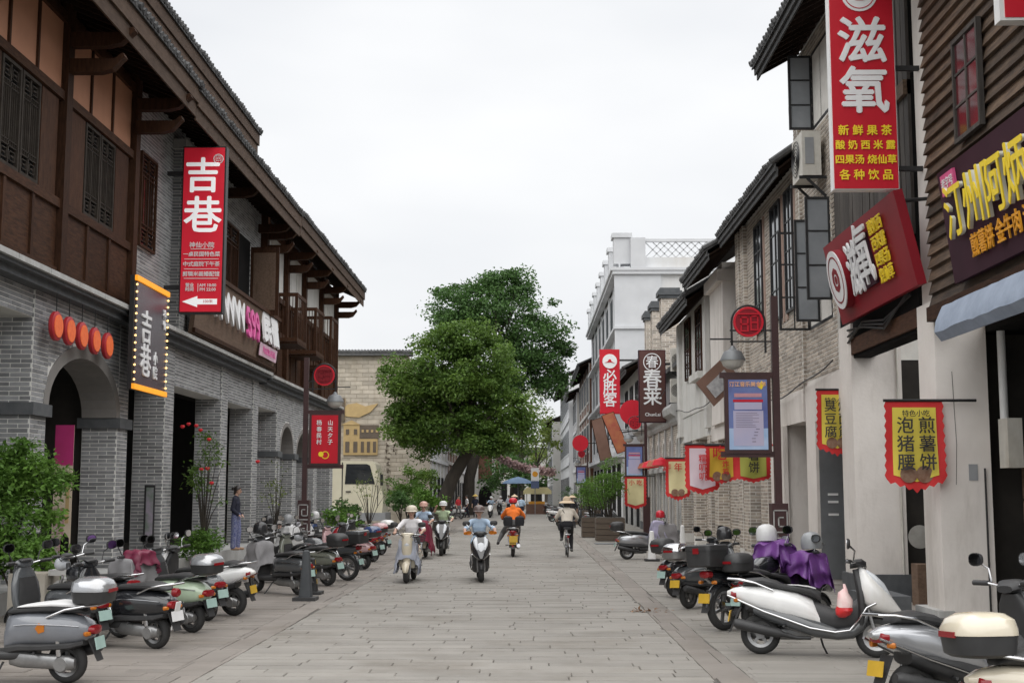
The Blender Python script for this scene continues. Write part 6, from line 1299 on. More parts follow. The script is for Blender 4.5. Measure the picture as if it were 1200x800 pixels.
for (px, py, hd_, st, bd), lb in zip(far, lab):
    x, y = parked(px, py, hd_); scooter(lb, x, y, hd_, st, bd, GF, fullparts=False)
# ================================================================ people
SK = mat('skin', (.56,.35,.26), (.50,.30,.22), s=9, rough=.55, obj=True); HAIR = mat('black_hair', (.018,.014,.012), (.03,.024,.02), s=30, rough=.45, obj=True)
def cl(name, c, c2=None): return mat('cloth_'+name, c, c2 or tuple(q*.82 for q in c), s=7, rough=.85, obj=True, bump=.3, bs=25)
C_white = cl('white', (.84,.82,.83)); C_sky = cl('pale_blue', (.42,.54,.68)); C_orange = cl('orange_rainwear', (.88,.20,.025)); C_black = cl('black', (.02,.02,.024)); C_navy = cl('navy', (.02,.022,.04)); C_bluefl = mat('cloth_blue_print', (.03,.045,.20), (.30,.32,.42), s=38, rough=.85, obj=True)
C_cream = cl('cream', (.74,.68,.59)); C_green = cl('pale_green', (.45,.55,.36)); C_grey = cl('grey', (.14,.14,.14)); C_pale = cl('pale_grey', (.42,.44,.50)); C_shoe = cl('dark_shoe', (.035,.03,.03)); C_tan = cl('tan_shoe', (.42,.27,.18)); C_maroon = cl('maroon_cape', (.17,.012,.035)); C_red = cl('red', (.5,.03,.04)); C_yellow = cl('yellow', (.62,.44,.12))
def _orient(d):
    d = d.normalized(); y = Vector((0,1,0)); s = (y-d*y.dot(d))
    if s.length < .05: s = Vector((1,0,0))-d*d.x
    s.normalize(); return s, d.cross(s)
def cap_mesh(mb, p0, r0, p1, r1, flat=1.0, n=12):
    """tapered capsule; flat>1 widens it across (y)"""
    p0 = Vector(p0); p1 = Vector(p1); d = p1-p0
    if d.length < 1e-5: d = Vector((0,0,1e-4))
    s, t = _orient(d); dn = d.normalized(); rs = []
    for k in range(5):
        a = math.pi/2*(k/5+.12); rs.append((p0-dn*r0*math.cos(a), r0*math.sin(a)))
    rs.append((p0, r0)); rs.append((p1, r1))
    for k in range(5):
        a = math.pi/2*(1-k/5-.12); rs.append((p1+dn*r1*math.cos(a), r1*math.sin(a)))
    mb.rings([[c+(s*math.cos(2*math.pi*i/n)*flat+t*math.sin(2*math.pi*i/n))*r for i in range(n)] for c, r in rs])
def body_mesh(name, prims, voxel):
    mb = MB()
    for q in prims: cap_mesh(mb, *q[:4], flat=q[5] if len(q) > 5 else 1.0)
    me = mb.mesh('src', [SK]); o = bpy.data.objects.new('src', me)
    m = o.modifiers.new('r', 'REMESH'); m.mode = 'VOXEL'; m.voxel_size = voxel; m.use_smooth_shade = True
    sm = o.modifiers.new('s', 'SMOOTH'); sm.factor = .5; sm.iterations = 3
    out_ = evaluated(o); bpy.data.meshes.remove(me); out_.name = name; out_.materials.clear()
    mats = []; 
    for q in prims:
        if q[4] not in mats: mats.append(q[4])
    for m in mats: out_.materials.append(m)
    n = len(out_.polygons); cen = np.empty(n*3); out_.polygons.foreach_get('center', cen); cen = cen.reshape(-1, 3); best = np.full(n, 1e9); idx = np.zeros(n, int)
    for q in prims:
        a = np.array(q[0]); b = np.array(q[2]); ab = b-a; L2 = max(ab@ab, 1e-9); t = np.clip(((cen-a)@ab)/L2, 0, 1)
        dv = cen-(a+t[:, None]*ab); fl = q[5] if len(q) > 5 else 1.0; dv[:, 1] /= fl
        d = np.linalg.norm(dv, axis=1)-(q[1]+(q[3]-q[1])*t)+(q[6] if len(q) > 6 else 0); k = d < best; best[k] = d[k]; idx[k] = mats.index(q[4])
    out_.polygons.foreach_set('material_index', idx.astype(np.int32)); return out_
def hand(pr, w, dirv, side, m, curl=True):
    """palm, four curled fingers and a thumb gripping a bar that runs along y at the wrist's front"""
    w = Vector(w); d = Vector(dirv).normalized(); up = Vector((0,0,1)); lat = Vector((0, side, 0))
    k = w+d*.045; pr.append((w, .022, k, .024, m, 1.5))
    for i, (o, l) in enumerate(((-.030, .9), (-.010, 1.0), (.010, .95), (.030, .8))):
        b = k+d*.025+lat*o; e1 = b+d*.028*l+up*(-.012 if curl else -.004); e2 = e1+(d*-.004+up*-.030 if curl else d*.022+up*-.012)*l
        pr.append((b, .0095, e1, .009, m)); pr.append((e1, .009, e2, .008, m))
    b = w+d*.02-lat*.028; e = b+d*.03-lat*.018-up*.012; pr.append((b, .0115, e, .0095, m)); pr.append((e, .0095, e+d*.02-up*.016+lat*.008, .008, m))
def head(pr, h, fwd, m=SK):
    h = Vector(h); f = Vector(fwd).normalized(); up = Vector((0,0,1)); lat = f.cross(up)
    pr.append((h+up*.03-f*.012, .088, h+up*.015+f*.012, .082, m, .90)); pr.append((h+f*.02-up*.015, .070, h+f*.026-up*.062, .050, m, .92))
    pr.append((h+f*.094+up*.002, .010, h+f*.106-up*.026, .014, m))
    for s in (-1, 1): pr.append((h+lat*s*.080+up*.012, .013, h+lat*s*.082-up*.016, .010, m))
def face(t, h, fwd):
    h = Vector(h); f = Vector(fwd).normalized(); up = Vector((0,0,1)); lat = f.cross(up); e = MB()
    for s in (-1, 1):
        c = h+f*.089+lat*s*.031+up*.0; e.lathe([(.0005,-.008),(.011,-.004),(.012,0),(.0005,.006)], 10, c)
        e.obox(c+up*.02+f*.002, lat*.017, f*.006, up*.0035)
    o = link('eyes', e.mesh('eyes', HAIR), t); o['kind'] = 'stuff'
    b = MB(); b.obox(h+f*.085-up*.052, lat*.020, f*.006, up*.005); link('mouth', b.mesh('mouth', mat('lips', (.36,.13,.11), (.32,.11,.1), s=9, rough=.5, obj=True)), t)
def hair_cap(t, h, fwd, long=0.0, m=None):
    h = Vector(h); f = Vector(fwd).normalized(); b = MB(); n = 18; rs = []
    for k in range(9):
        a = k/8*math.pi*.62; ring = []
        for i in range(n):
            th = 2*math.pi*i/n; d = f*math.cos(th)+f.cross(Vector((0,0,1)))*math.sin(th); front = max(0, math.cos(th)); aa = a*(1-.36*front)
            ring.append(h+Vector((0,0,.03))+d*math.sin(aa)*.104+Vector((0,0,math.cos(aa)*.108)))
        rs.append(ring)
    b.rings(rs)
    if long: b.loft([(h-f*.055+Vector((0,0,.02)),.085,f*.04),(h-f*.07-Vector((0,0,.08)),.09,f*.035),(h-f*.075-Vector((0,0,long)),.06,f*.02)], 12)
    return link('hair', b.mesh('hair', m or HAIR), t)
def person(label, prims, mount=None, loc=None, rz=0, scale=SC, voxel=.014, h=None, fwd=(1,0,0), face_=True):
    t = thing('person', label, 'person')
    if mount is not None: t.location = mount.location.copy(); t.rotation_euler = mount.rotation_euler.copy(); t.scale = mount.scale.copy()
    else: t.location = loc; t.rotation_euler.z = rz; t.scale = (scale,)*3
    link('body', body_mesh('body', prims, voxel), t)
    if face_ and h is not None: face(t, h, fwd)
    return t
def rider_prims(top, bottom, sleeve='short', shoe=C_shoe, hz=0.0, lean=0.0, arms=((.36,.29,1.07),(.36,.29,1.07)), legL=None, legR=None, px=-.38, shin=None, bulk=1.0, grip=True):
    P_ = []; pel = Vector((px,0,.88+hz)); ch = Vector((px+.06+lean*.5,0,1.17+hz)); nk = Vector((px+.10+lean,0,1.35+hz)); hd_ = Vector((px+.14+lean*1.15,0,1.475+hz))
    P_.append((pel, .115*bulk, pel+Vector((0,0,.06)), .11*bulk, bottom, 1.35)); P_.append((pel+Vector((.0,0,.07)), .105*bulk, ch, .115*bulk, top, 1.35)); P_.append((ch, .115*bulk, ch.lerp(nk, .62), .085*bulk, top, 1.5))
    P_.append((nk-Vector((.005,0,.03)), .05, hd_-Vector((0,0,.06)), .046, SK)); head(P_, hd_, (1,0,-.05))
    for s, tg, lg in ((1, arms[0], legL), (-1, arms[1], legR)):
        sh = ch.lerp(nk, .60)+Vector((0,s*.165,.0)); w = Vector((tg[0],s*tg[1],tg[2])); el = sh.lerp(w, .48)+Vector((-.02,s*.085,-.075))
        P_.append((ch.lerp(nk, .6)+Vector((0,s*.06,0)), .07*bulk, sh, .062*bulk, top)); P_.append((sh, .062*bulk, sh.lerp(el, .9), .05*bulk, top))
        P_.append((sh.lerp(el, .9), .043, el, .041, top if sleeve == 'long' else SK)); wr = w-(w-el).normalized()*.05
        P_.append((el, .042*(1.15 if sleeve == 'long' else 1), wr, .028*(1.35 if sleeve == 'long' else 1), top if sleeve == 'long' else SK))
        if grip: hand(P_, wr, w-el, s, SK)
        hp = pel+Vector((.02,s*.095,-.01)); kn, an = lg if lg else ((px+.43,s*.15,.82),(px+.47,s*.14,.42)); kn = Vector(kn); an = Vector(an); to = an+Vector((.15,s*.02,-.055))
        P_.append((hp, .095*bulk, kn, .066*bulk, bottom)); P_.append((kn, .064*bulk, kn.lerp(an, .35), .062*bulk, bottom if shin is None else shin)); P_.append((kn.lerp(an, .35), .06*bulk, an, .042, bottom if shin is None else shin)); P_.append((an+Vector((-.03,0,-.03)), .042, to, .034, shoe, 1.1))
    return P_, hd_
def ride(label, x, y, hd_, sc_, prims_h, **k): pass
GT = 'scooters ridden along the road'
def at_front(px, py, heading, st='retro'): p = gd(px, py); h = R(heading); return p.x-math.cos(h)*.58*SC, p.y-math.sin(h)*.58*SC
# A: woman in white on cream scooter
x, y = at_front(476, 683, 268); sA = scooter('cream rounded scooter ridden by the woman in white', x, y, 268, 'retro', P_cream, GT, lean=0, plate=M_plateW); 
cover_cloth(sA, mat('blue_grey_quilt', (.36,.38,.44), (.30,.32,.38), s=5, rough=.8, obj=True), 'wind_quilt', 2, .36, .90, .30, .12, .85); bk = MB()
for z in (0,.05,.10,.15): bk.lathe([(.10+z*.25,z),(.108+z*.25,z),(.108+z*.25,z+.012),(.10+z*.25,z+.012)], 14, (.52,.27,.86))
for k in range(14): a = 2*math.pi*k/14; bk.cyl((.52+.10*math.cos(a),.27+.10*math.sin(a),.86), (.52+.14*math.cos(a),.27+.14*math.sin(a),1.02), .004, n=5)
o_ = extra(sA, 'wire_basket', bk, M_plas); o_['kind'] = 'stuff'
P_, h = rider_prims(C_white, C_black, 'short', shin=SK); pA = person('woman in white top and cream helmet riding the cream scooter', P_, sA, h=h); hair_cap(pA, h, (1,0,0), .12); link('helmet', helmet_worn(h+Vector((0,0,.066))).mesh('helmet', mat('helmet_cream', (.62,.56,.46), (.56,.5,.4), s=5, rough=.3, obj=True)), pA)
# B: man under maroon cape
x, y = at_front(491, 655, 266); sB = scooter('pale scooter mostly hidden under a maroon cape', x, y, 266, 'retro', P_cream, GT, lean=0); cover_cloth(sB, C_maroon, 'rain_cape', 7, .30, 1.04, .44, .26, 1.1)
P_, h = rider_prims(C_sky, C_grey, 'short', hz=.02); pB = person('man in pale blue shirt and pink helmet behind the maroon cape', P_, sB, h=h); hair_cap(pB, h, (1,0,0)); link('helmet', helmet_worn(h+Vector((0,0,.066))).mesh('helmet', mat('helmet_pink', (.55,.33,.27), (.5,.3,.24), s=5, rough=.3, obj=True)), pB)
# C: man in pale green on black scooter, one hand raised
x, y = at_front(517, 651, 270); sC = scooter('black sport scooter ridden by the person in pale green', x, y, 270, 'sport', P_black, GT, lean=0, plate=M_plateW)
P_, h = rider_prims(C_green, C_grey, 'short', hz=.02, arms=((.30,.29,1.07),(-.05,.20,1.50))); pC = person('person in pale green with white helmet and raised hand', P_, sC, h=h); hair_cap(pC, h, (1,0,0)); link('helmet', helmet_worn(h+Vector((0,0,.066))).mesh('helmet', H_white), pC)
# D: blue rider
x, y = at_front(564, 682, 274); sD = scooter('black and silver sport scooter ridden by the person in pale blue', x, y, 274, 'sport', P_black, GT, lean=-1, plate=M_plateW)
extra(sD, 'front_panel', MB().loft([((.475,0,.925),.06,(.012,0,.014)),((.56,0,.83),.125,(.03,0,.03)),((.665,0,.725),.105,(.034,0,.036)),((.735,0,.63),.05,(.02,0,.02))], 14), mat('paint_silver_panel', (.55,.57,.60), (.48,.5,.53), s=5, rough=.25, coat=.5, obj=True))
for s in (-1, 1): extra(sD, 'hand_guard', MB().loft([((.36,s*.20,1.05),.02,(0,0,.02)),((.40,s*.25,1.05),.05,(0,0,.045)),((.37,s*.33,1.04),.03,(0,0,.03))], 12), M_amberl)
P_, h = rider_prims(C_sky, C_sky, 'short', shin=SK, arms=((.28,.33,1.07),(.28,.33,1.07))); pD = person('rider in pale blue shirt with grey helmet in mid road', P_, sD, h=h); hair_cap(pD, h, (1,0,0)); link('helmet', helmet_worn(h+Vector((0,0,.066))).mesh('helmet', mat('helmet_brown_grey', (.16,.12,.11), (.12,.09,.085), s=5, rough=.3, obj=True)), pD)
# E: orange rider from behind on a motorcycle
p = gd(601, 652); sE = scooter('dark red motorcycle with black saddle bags ridden away by the orange rider', p.x, p.y+.6, 90, 'moto', P_red, GT, lean=0, plate=M_plateY, scale=.86)
for s in (-1, 1): extra(sE, 'saddle_bag', MB().loft([((-.98,s*.17-.03,.90),.12,(.10,0,0)),((-.98,s*.17-.03,1.0),.14,(.12,0,0)),((-.98,s*.17-.03,1.14),.13,(.11,0,0)),((-.98,s*.17-.03,1.18),.06,(.06,0,0))], 14, ex=5), C_black)
extra(sE, 'big_plate', MB().obox((-1.10,-.02,.52), (.01,0,.09), (0,.12,0), (.006,0,0)), M_plateY)
P_, h = rider_prims(C_orange, C_grey, 'long', hz=.06, lean=.06, arms=((.28,.33,1.09),(.28,.33,1.09)), legL=((-.02,.30,.68),(-.12,.44,.40)), bulk=1.22); P_.append((h+Vector((-.09,0,-.10)), .07, h+Vector((-.10,0,-.15)), .08, C_orange, 1.2))
pE = person('rider in orange rain jacket and red helmet seen from behind', P_, sE, h=h); link('helmet', helmet_worn(h+Vector((0,0,.066))).mesh('helmet', H_red), pE); hair_cap(pE, h, (1,0,0))
# F: cyclist from behind
def bicycle(label, x, y, rz, body, group=None, scale=.88):
    t = thing('bicycle', label, 'bicycle', (x, y, .012), group, rz=rz); t.scale = (scale,)*3; r = .31
    for xx in (-.5, .52):
        w_ = part('tyre', MB().lathe([(r-.03+.018*math.cos(a), .018*math.sin(a)) for a in [2*math.pi*k/10 for k in range(11)]], 36, (xx,0,r), 'Y'), M_tyre, t); sp = MB(); sp.lathe([(r-.055,-.012),(r-.045,-.014),(r-.045,.014),(r-.055,.012)], 32, (xx,0,r), 'Y'); sp.cyl((xx,-.04,r), (xx,.04,r), .02, n=10)
        for k in range(14): a = 2*math.pi*k/14; sp.cyl((xx,.02*(-1)**k,r), (xx+(r-.05)*math.cos(a),0,r+(r-.05)*math.sin(a)), .0025, n=4)
        o = part('rim', sp, M_chrome, w_); part('fender', fender(xx, r, 15, 175, .03, .012), M_chrome, t)
    part('frame', MB().tube([(-.5,.05,r),(-.12,.0,.28),(.10,0,.42),(.38,0,.72),(.40,0,.80)], .018, 8), body, t); part('seat_tube', MB().tube([(-.12,0,.28),(-.22,0,.78)], .016, 8), body, t); part('seat_stay', MB().tube([(-.5,-.05,r),(-.2,0,.66)], .011, 6), body, t)
    part('fork', MB().tube([(.52,0,r),(.46,0,.55),(.40,0,.80),(.37,0,.98)], .016, 8), M_chrome, t); part('handlebar', MB().tube([(.22,-.28,.99),(.32,-.24,1.01),(.37,0,.99),(.32,.24,1.01),(.22,.28,.99)], .012, 8), M_chrome, t)
    part('saddle', MB().loft([S_(-.36,.79,.82,.09),S_(-.30,.77,.845,.115),S_(-.15,.79,.835,.06),S_(-.05,.79,.82,.03)], 12), M_seat, t)
    bk = MB()
    for z in (.72,.80,.88,.95): bk.tube([(.48,-.15,z),(.72,-.15,z),(.72,.15,z),(.48,.15,z),(.48,-.15,z)], .005, 5)
    for k in range(5): bk.tube([(.48+.06*k,-.15,.95),(.48+.06*k,-.13,.70),(.48+.06*k,.13,.70),(.48+.06*k,.15,.95)], .004, 5)
    o = part('basket', bk, M_plas, t); o['kind'] = 'stuff'
    part('chain_guard', MB().loft([((-.5,-.06,.31),.01,(0,0,.03)),((-.3,-.065,.30),.015,(0,0,.06)),((-.10,-.06,.28),.012,(0,0,.08))], 10), body, t); part('crank', MB().tube([(-.06,-.12,.14),(-.12,-.07,.28),(-.12,.07,.28),(-.18,.12,.42)], .01, 6), M_chrome, t)
    part('carrier', MB().tube([(-.28,.06,.62),(-.78,.07,.66),(-.78,-.07,.66),(-.28,-.06,.62)], .009, 6), M_chrome, t); part('reflector', MB().box(-.83, -.81, -.03, .03, .56, .62), M_tail, t)
    return t
p = gd(665, 653); bF = bicycle('silver city bicycle ridden away by the person in a sun hat', p.x, p.y+.44, R(91), P_silver)
P_, h = rider_prims(C_cream, C_black, 'long', px=-.18, hz=.02, arms=((.20,.28,1.03),(.20,.28,1.03)), legL=((.22,.13,.76),(.04,.14,.52)), legR=((.16,-.12,.62),(-.04,-.13,.22)), shoe=C_grey, bulk=1.12)
pF = person('cyclist in cream blouse and wide straw hat seen from behind', P_, bF, h=h); hair_cap(pF, h, (1,0,0), .1)
ht = link('sun_hat', MB().lathe([(.001,.16),(.07,.15),(.105,.10),(.115,.03),(.18,.01),(.235,-.03),(.23,-.04),(.11,.015)], 24, h+Vector((0,0,.05))).mesh('sun_hat', mat('straw', (.60,.47,.33), (.52,.4,.27), s=20, rough=.85, obj=True)), pF)
st_ = link('bag_strap', MB().tube([h+Vector((-.16,.13,-.17)), h+Vector((-.20,.0,-.38)), h+Vector((-.18,-.14,-.58))], .011, 6).mesh('bag_strap', C_black), pF); link('shoulder_bag', MB().loft([(h+Vector((-.10,.21,-.75)),.03,(.08,0,0)),(h+Vector((-.10,.22,-.65)),.05,(.10,0,0)),(h+Vector((-.10,.20,-.54)),.03,(.08,0,0))], 12).mesh('shoulder_bag', C_black), pF)
# G: woman standing on the terrace in profile
P_ = []; V3 = Vector
P_ += [((0,0,.88),.115,(0,0,.95),.11,C_bluefl,1.3), ((.0,0,.98),.11,(.0,0,1.20),.115,C_navy,1.35), ((0,0,1.2),.115,(-.01,0,1.32),.09,C_navy,1.5), ((0,0,1.36),.05,(.01,0,1.44),.046,SK)]
hG = V3((.03,0,1.53)); head(P_, hG, (1,0,-.1))
for s in (-1, 1):
    P_ += [((-.01,s*.07,1.32),.07,(0,s*.17,1.30),.06,C_navy), ((0,s*.17,1.30),.06,(-.05,s*.22,1.05),.052,C_navy), ((-.05,s*.22,1.05),.05,(.10,s*.17,.92),.042,C_navy)]
    hand(P_, (.10,s*.17,.92), (.6,0,-.5), s, SK)
    P_ += [((0,s*.09,.88),.10,(.02+.03*s,s*.10,.48),.085,C_bluefl), ((.02+.03*s,s*.10,.48),.085,(.03*s,s*.10,.10),.075,C_bluefl), ((-.02+.03*s,s*.10,.05),.045,(.15+.03*s,s*.11,.04),.036,C_tan,1.1)]
pG = person('woman in navy top and blue patterned trousers standing by the brick columns', P_, loc=atY(277, 643, 29.4)-V3((0,0,0)), rz=0, scale=.88, h=hG); hair_cap(pG, hG, (1,0,0), .1)
pG.location = (atY(277, 640, 29.4).x-.03, 29.4, .30); link('hair_bun', MB().lathe([(.001,-.05),(.045,-.03),(.055,0),(.045,.03),(.001,.05)], 12, hG+V3((-.11,0,.05))).mesh('hair_bun', HAIR), pG)
# standing block she stands in front of: terrace edge reaches out here
# far people
def walker(label, px, py, top, bottom, rz, hat=None, scale=.86):
    P_ = [((0,0,.88),.115,(0,0,.95),.11,bottom,1.3), ((0,0,.98),.11,(0,0,1.20),.115,top,1.35), ((0,0,1.2),.115,(0,0,1.32),.09,top,1.5), ((0,0,1.36),.05,(.01,0,1.44),.046,SK)]
    h = V3((.03,0,1.53)); head(P_, h, (1,0,0))
    for s in (-1, 1):
        P_ += [((0,s*.07,1.32),.07,(0,s*.17,1.30),.06,top), ((0,s*.17,1.30),.058,(-.03,s*.24,1.05),.048,top), ((-.03,s*.24,1.05),.042,(.08,s*.25,.84),.03,SK)]; hand(P_, (.08,s*.25,.84), (.3,0,-1), s, SK, False)
        P_ += [((0,s*.09,.88),.10,(.10*s+.03,s*.10,.48),.07,bottom), ((.10*s+.03,s*.10,.48),.065,(.18*s-.04,s*.10,.09),.045,bottom), ((.18*s-.07,s*.10,.05),.045,(.18*s+.10,s*.11,.04),.036,C_shoe,1.1)]
    p = gd(px, py); t = person(label, P_, loc=(p.x, p.y, .012), rz=rz, scale=scale, h=h, voxel=.02); hair_cap(t, h, (1,0,0))
    if hat is not None: link('hat', MB().lathe([(.001,.17),(.12,.09),(.24,.0),(.235,-.01),(.1,.06)], 18, h+V3((0,0,.06))).mesh('hat', hat), t)
    return t
walker('far pedestrian with white conical hat behind the orange rider', 603, 611, C_white, C_grey, R(90), MAT['straw']); walker('far pedestrian in blue right of the conical hat', 611, 610, C_sky, C_navy, R(100)); walker('far pedestrian in dark clothes with straw hat ahead of the cyclist', 671, 618, C_black, C_black, R(95), MAT['straw'])
walker('far pedestrian in red near the tree', 537, 608, C_red, C_grey, R(-40)); walker('far pedestrian in white by the far arches', 547, 606, C_white, C_navy, R(200)); walker('far pedestrian in yellow hat left of the oncoming scooter', 557, 606, C_navy, C_black, R(-90), MAT['cloth_yellow']); walker('far pedestrian in pale shirt under the blue umbrella', 596, 604, C_pale, C_black, R(-60))
for nm, lb, col in (('white scooter coming towards the camera far down the road', 'far rider in pale blue on the oncoming white scooter', C_sky), ('black scooter far down the middle of the road', 'far rider in white on the black scooter mid road', C_white)):
    m_ = next(o for o in bpy.data.objects if o.get('label') == nm); P_, h = rider_prims(col, C_grey, 'short', grip=True); t = person(lb, P_, m_, h=h, voxel=.022); link('helmet', helmet_worn(h+Vector((0,0,.066))).mesh('helmet', H_white), t)
# ================================================================ trees and plants
def leafmat(name, c1, c2, trans=.35):
    if name in MAT: return MAT[name]
    m = mat(name, c1, c2, s=1.1, rough=.55, rnd=.38, spec=.3); t = m.node_tree; N = t.nodes; b = N['Principled BSDF']; o = N['Material Output']
    tr = N.new('ShaderNodeBsdfTranslucent'); mx_ = N.new('ShaderNodeMixShader'); mx_.inputs[0].default_value = trans
    src = b.inputs['Base Color'].links[0].from_socket; t.links.new(src, tr.inputs[0]); t.links.new(b.outputs[0], mx_.inputs[1]); t.links.new(tr.outputs[0], mx_.inputs[2]); t.links.new(mx_.outputs[0], o.inputs[0]); return m
RNG = np.random.default_rng(5)
def leaves_mesh(name, pts, size, m, aspect=.5, up=.35, jit=.4, nrm=None):
    """one small folded leaf (4 tris) at each point"""
    n = len(pts); pts = np.asarray(pts, float); d = RNG.normal(size=(n, 3)); d[:, 2] = d[:, 2]*.6-.25; d /= np.linalg.norm(d, axis=1)[:, None]
    nn = RNG.normal(size=(n, 3))*(1-up)+np.array([0, 0, 1.0])*up*2; s = np.cross(d, nn); s /= (np.linalg.norm(s, axis=1)[:, None]+1e-9); nz_ = np.cross(s, d)
    L = size*(1+RNG.uniform(-jit, jit, n))[:, None]; W = L*aspect
    base = pts; tip = pts+d*L; mid = pts+d*L*.5+nz_*L*.06; l = pts+d*L*.45+s*W*.5+nz_*L*.14; r = pts+d*L*.45-s*W*.5+nz_*L*.14
    V = np.stack([base, l, tip, r, mid], 1).reshape(-1, 3); k = np.arange(n)*5
    F = np.stack([np.stack([k, k+4, k+1], 1), np.stack([k+1, k+4, k+2], 1), np.stack([k, k+3, k+4], 1), np.stack([k+4, k+3, k+2], 1)], 1).reshape(-1, 3)
    me = bpy.data.meshes.new(name); me.vertices.add(len(V)); me.vertices.foreach_set('co', V.ravel()); me.loops.add(F.size); me.loops.foreach_set('vertex_index', F.ravel().astype(np.int32))
    me.polygons.add(len(F)); me.polygons.foreach_set('loop_start', np.arange(0, F.size, 3, dtype=np.int32)); me.polygons.foreach_set('loop_total', np.full(len(F), 3, dtype=np.int32)); me.polygons.foreach_set('use_smooth', np.ones(len(F), bool)); me.update(calc_edges=True); me.materials.append(m); return me
def clumps(c, rad, ncl, per, clr, hollow=.52, flat=.62):
    """leaf points gathered in clumps on the outer part of an uneven ellipsoid"""
    c = np.array(c); rad = np.array(rad); P_ = []; cs = []
    while len(cs) < ncl:
        d = RNG.normal(size=3); d /= np.linalg.norm(d); q = (hollow+(1-hollow)*RNG.random()**.6); lump = 1+.16*math.sin(3.1*d[0]+2.2*d[2]+c[0])+.12*math.sin(6.3*d[1]-4.1*d[2]+c[2])
        if d[2] < -.55: continue
        cs.append(c+d*rad*q*lump)
    for q in cs:
        k = int(per*RNG.uniform(.4, 1.5)); e = RNG.normal(size=(k, 3)); e /= (np.linalg.norm(e, axis=1)[:, None]); e *= (RNG.random((k, 1))**.45)*clr*RNG.uniform(.5, 1.55); e[:, 2] *= flat; P_.append(q+e)
    return np.concatenate(P_), cs
M_bark = mat('brown_bark', (.055,.045,.035), (.03,.025,.02), s=6, rough=.9, bump=.8, bs=14, stretch=(1,1,.3))
def tree(label, base, blobs, leaf, m, trunk, limbs=10, group=None, per=90, seed=0, name='broadleaf_tree', clr=.55):
    t = thing(name, label, 'tree', base, group, world=True); rnd = random.Random(seed); b = MB(); b.tube([Vector(p) for p, r in trunk], [r for p, r in trunk], 10)
    allp = []; ends = []
    for c, rad, ncl in blobs: p, cs = clumps(c, rad, ncl, per, clr); allp.append(p); ends += cs
    for e in rnd.sample(ends, min(limbs, len(ends))):
        k = rnd.randint(len(trunk)//2, len(trunk)-1); p0, r0 = trunk[k]; p0 = Vector(p0); e = Vector(e); md = p0.lerp(e, .5)+Vector((rnd.uniform(-.3,.3), rnd.uniform(-.3,.3), rnd.uniform(0,.5))); b.tube([p0, p0.lerp(md, .5)+Vector((0,0,.1)), md, e], [r0*.5, r0*.38, r0*.26, r0*.08], 6)
    part('trunk', b, M_bark, t); o = link('crown', leaves_mesh('crown', np.concatenate(allp), leaf, m), t); return t
M_lf1 = leafmat('leaf_mid_green', (.125,.205,.036), (.058,.118,.022)); M_lf2 = leafmat('leaf_deep_green', (.088,.17,.045), (.045,.10,.028)); M_lf3 = leafmat('leaf_yellow_green', (.17,.22,.04), (.10,.15,.03)); M_lf4 = leafmat('leaf_bright_green', (.14,.26,.045), (.08,.17,.03))
# leaning camphor tree in the street
TY = 54
def T_(px, py, Y=TY): return atY(px, py, Y)
b0 = T_(516, 606); trunk = [((b0.x, TY, .0), .36), (T_(520, 588), .32), (T_(530, 560), .28), (T_(545, 535), .25), (T_(556, 512), .20), (T_(548, 480), .14), (T_(545, 450), .08)]
tree('large leaning green tree in the street before the relief wall', (b0.x, TY, .012), [(T_(545,440),(2.2,2.0,2.2),60),(T_(500,470),(1.75,1.6,1.7),42),(T_(575,485),(1.55,1.6,1.6),38),(T_(530,500),(2.2,1.8,1.3),46),(T_(540,405),(1.5,1.4,1.2),34),(T_(560,520),(1.2,1.4,.9),22),(T_(540,460),(1.6,1.5,1.6),40),(T_(477,450),(.95,1,1.2),18),(T_(590,520),(1.1,1.3,.9),22),(T_(480,500),(1.0,1.2,1.0),20),(T_(490,520),(1.0,1.2,.8),14)], .15, M_lf1, trunk, 22, per=205, seed=3, clr=.57)
# broad darker tree behind
TB = 92; b1 = T_(548, 600, TB); trunk = [((b1.x, TB, 0), .45), (T_(550,560,TB), .4), (T_(565,500,TB), .34), (T_(588,440,TB), .26), (T_(586,390,TB), .14)]
tree('taller dark green tree rising behind the leaning tree', (b1.x, TB, .012), [(T_(575,365,TB),(3.9,3.2,2.6),70),(T_(622,405,TB),(2.7,2.6,2.6),48),(T_(545,385,TB),(2.6,2.6,2.2),36),(T_(610,445,TB),(3.0,2.8,2.2),44),(T_(590,340,TB),(2.4,2.2,1.3),28),(T_(636,440,TB),(1.4,1.6,1.6),18)], .26, M_lf2, trunk, 20, per=150, seed=4, clr=.95)
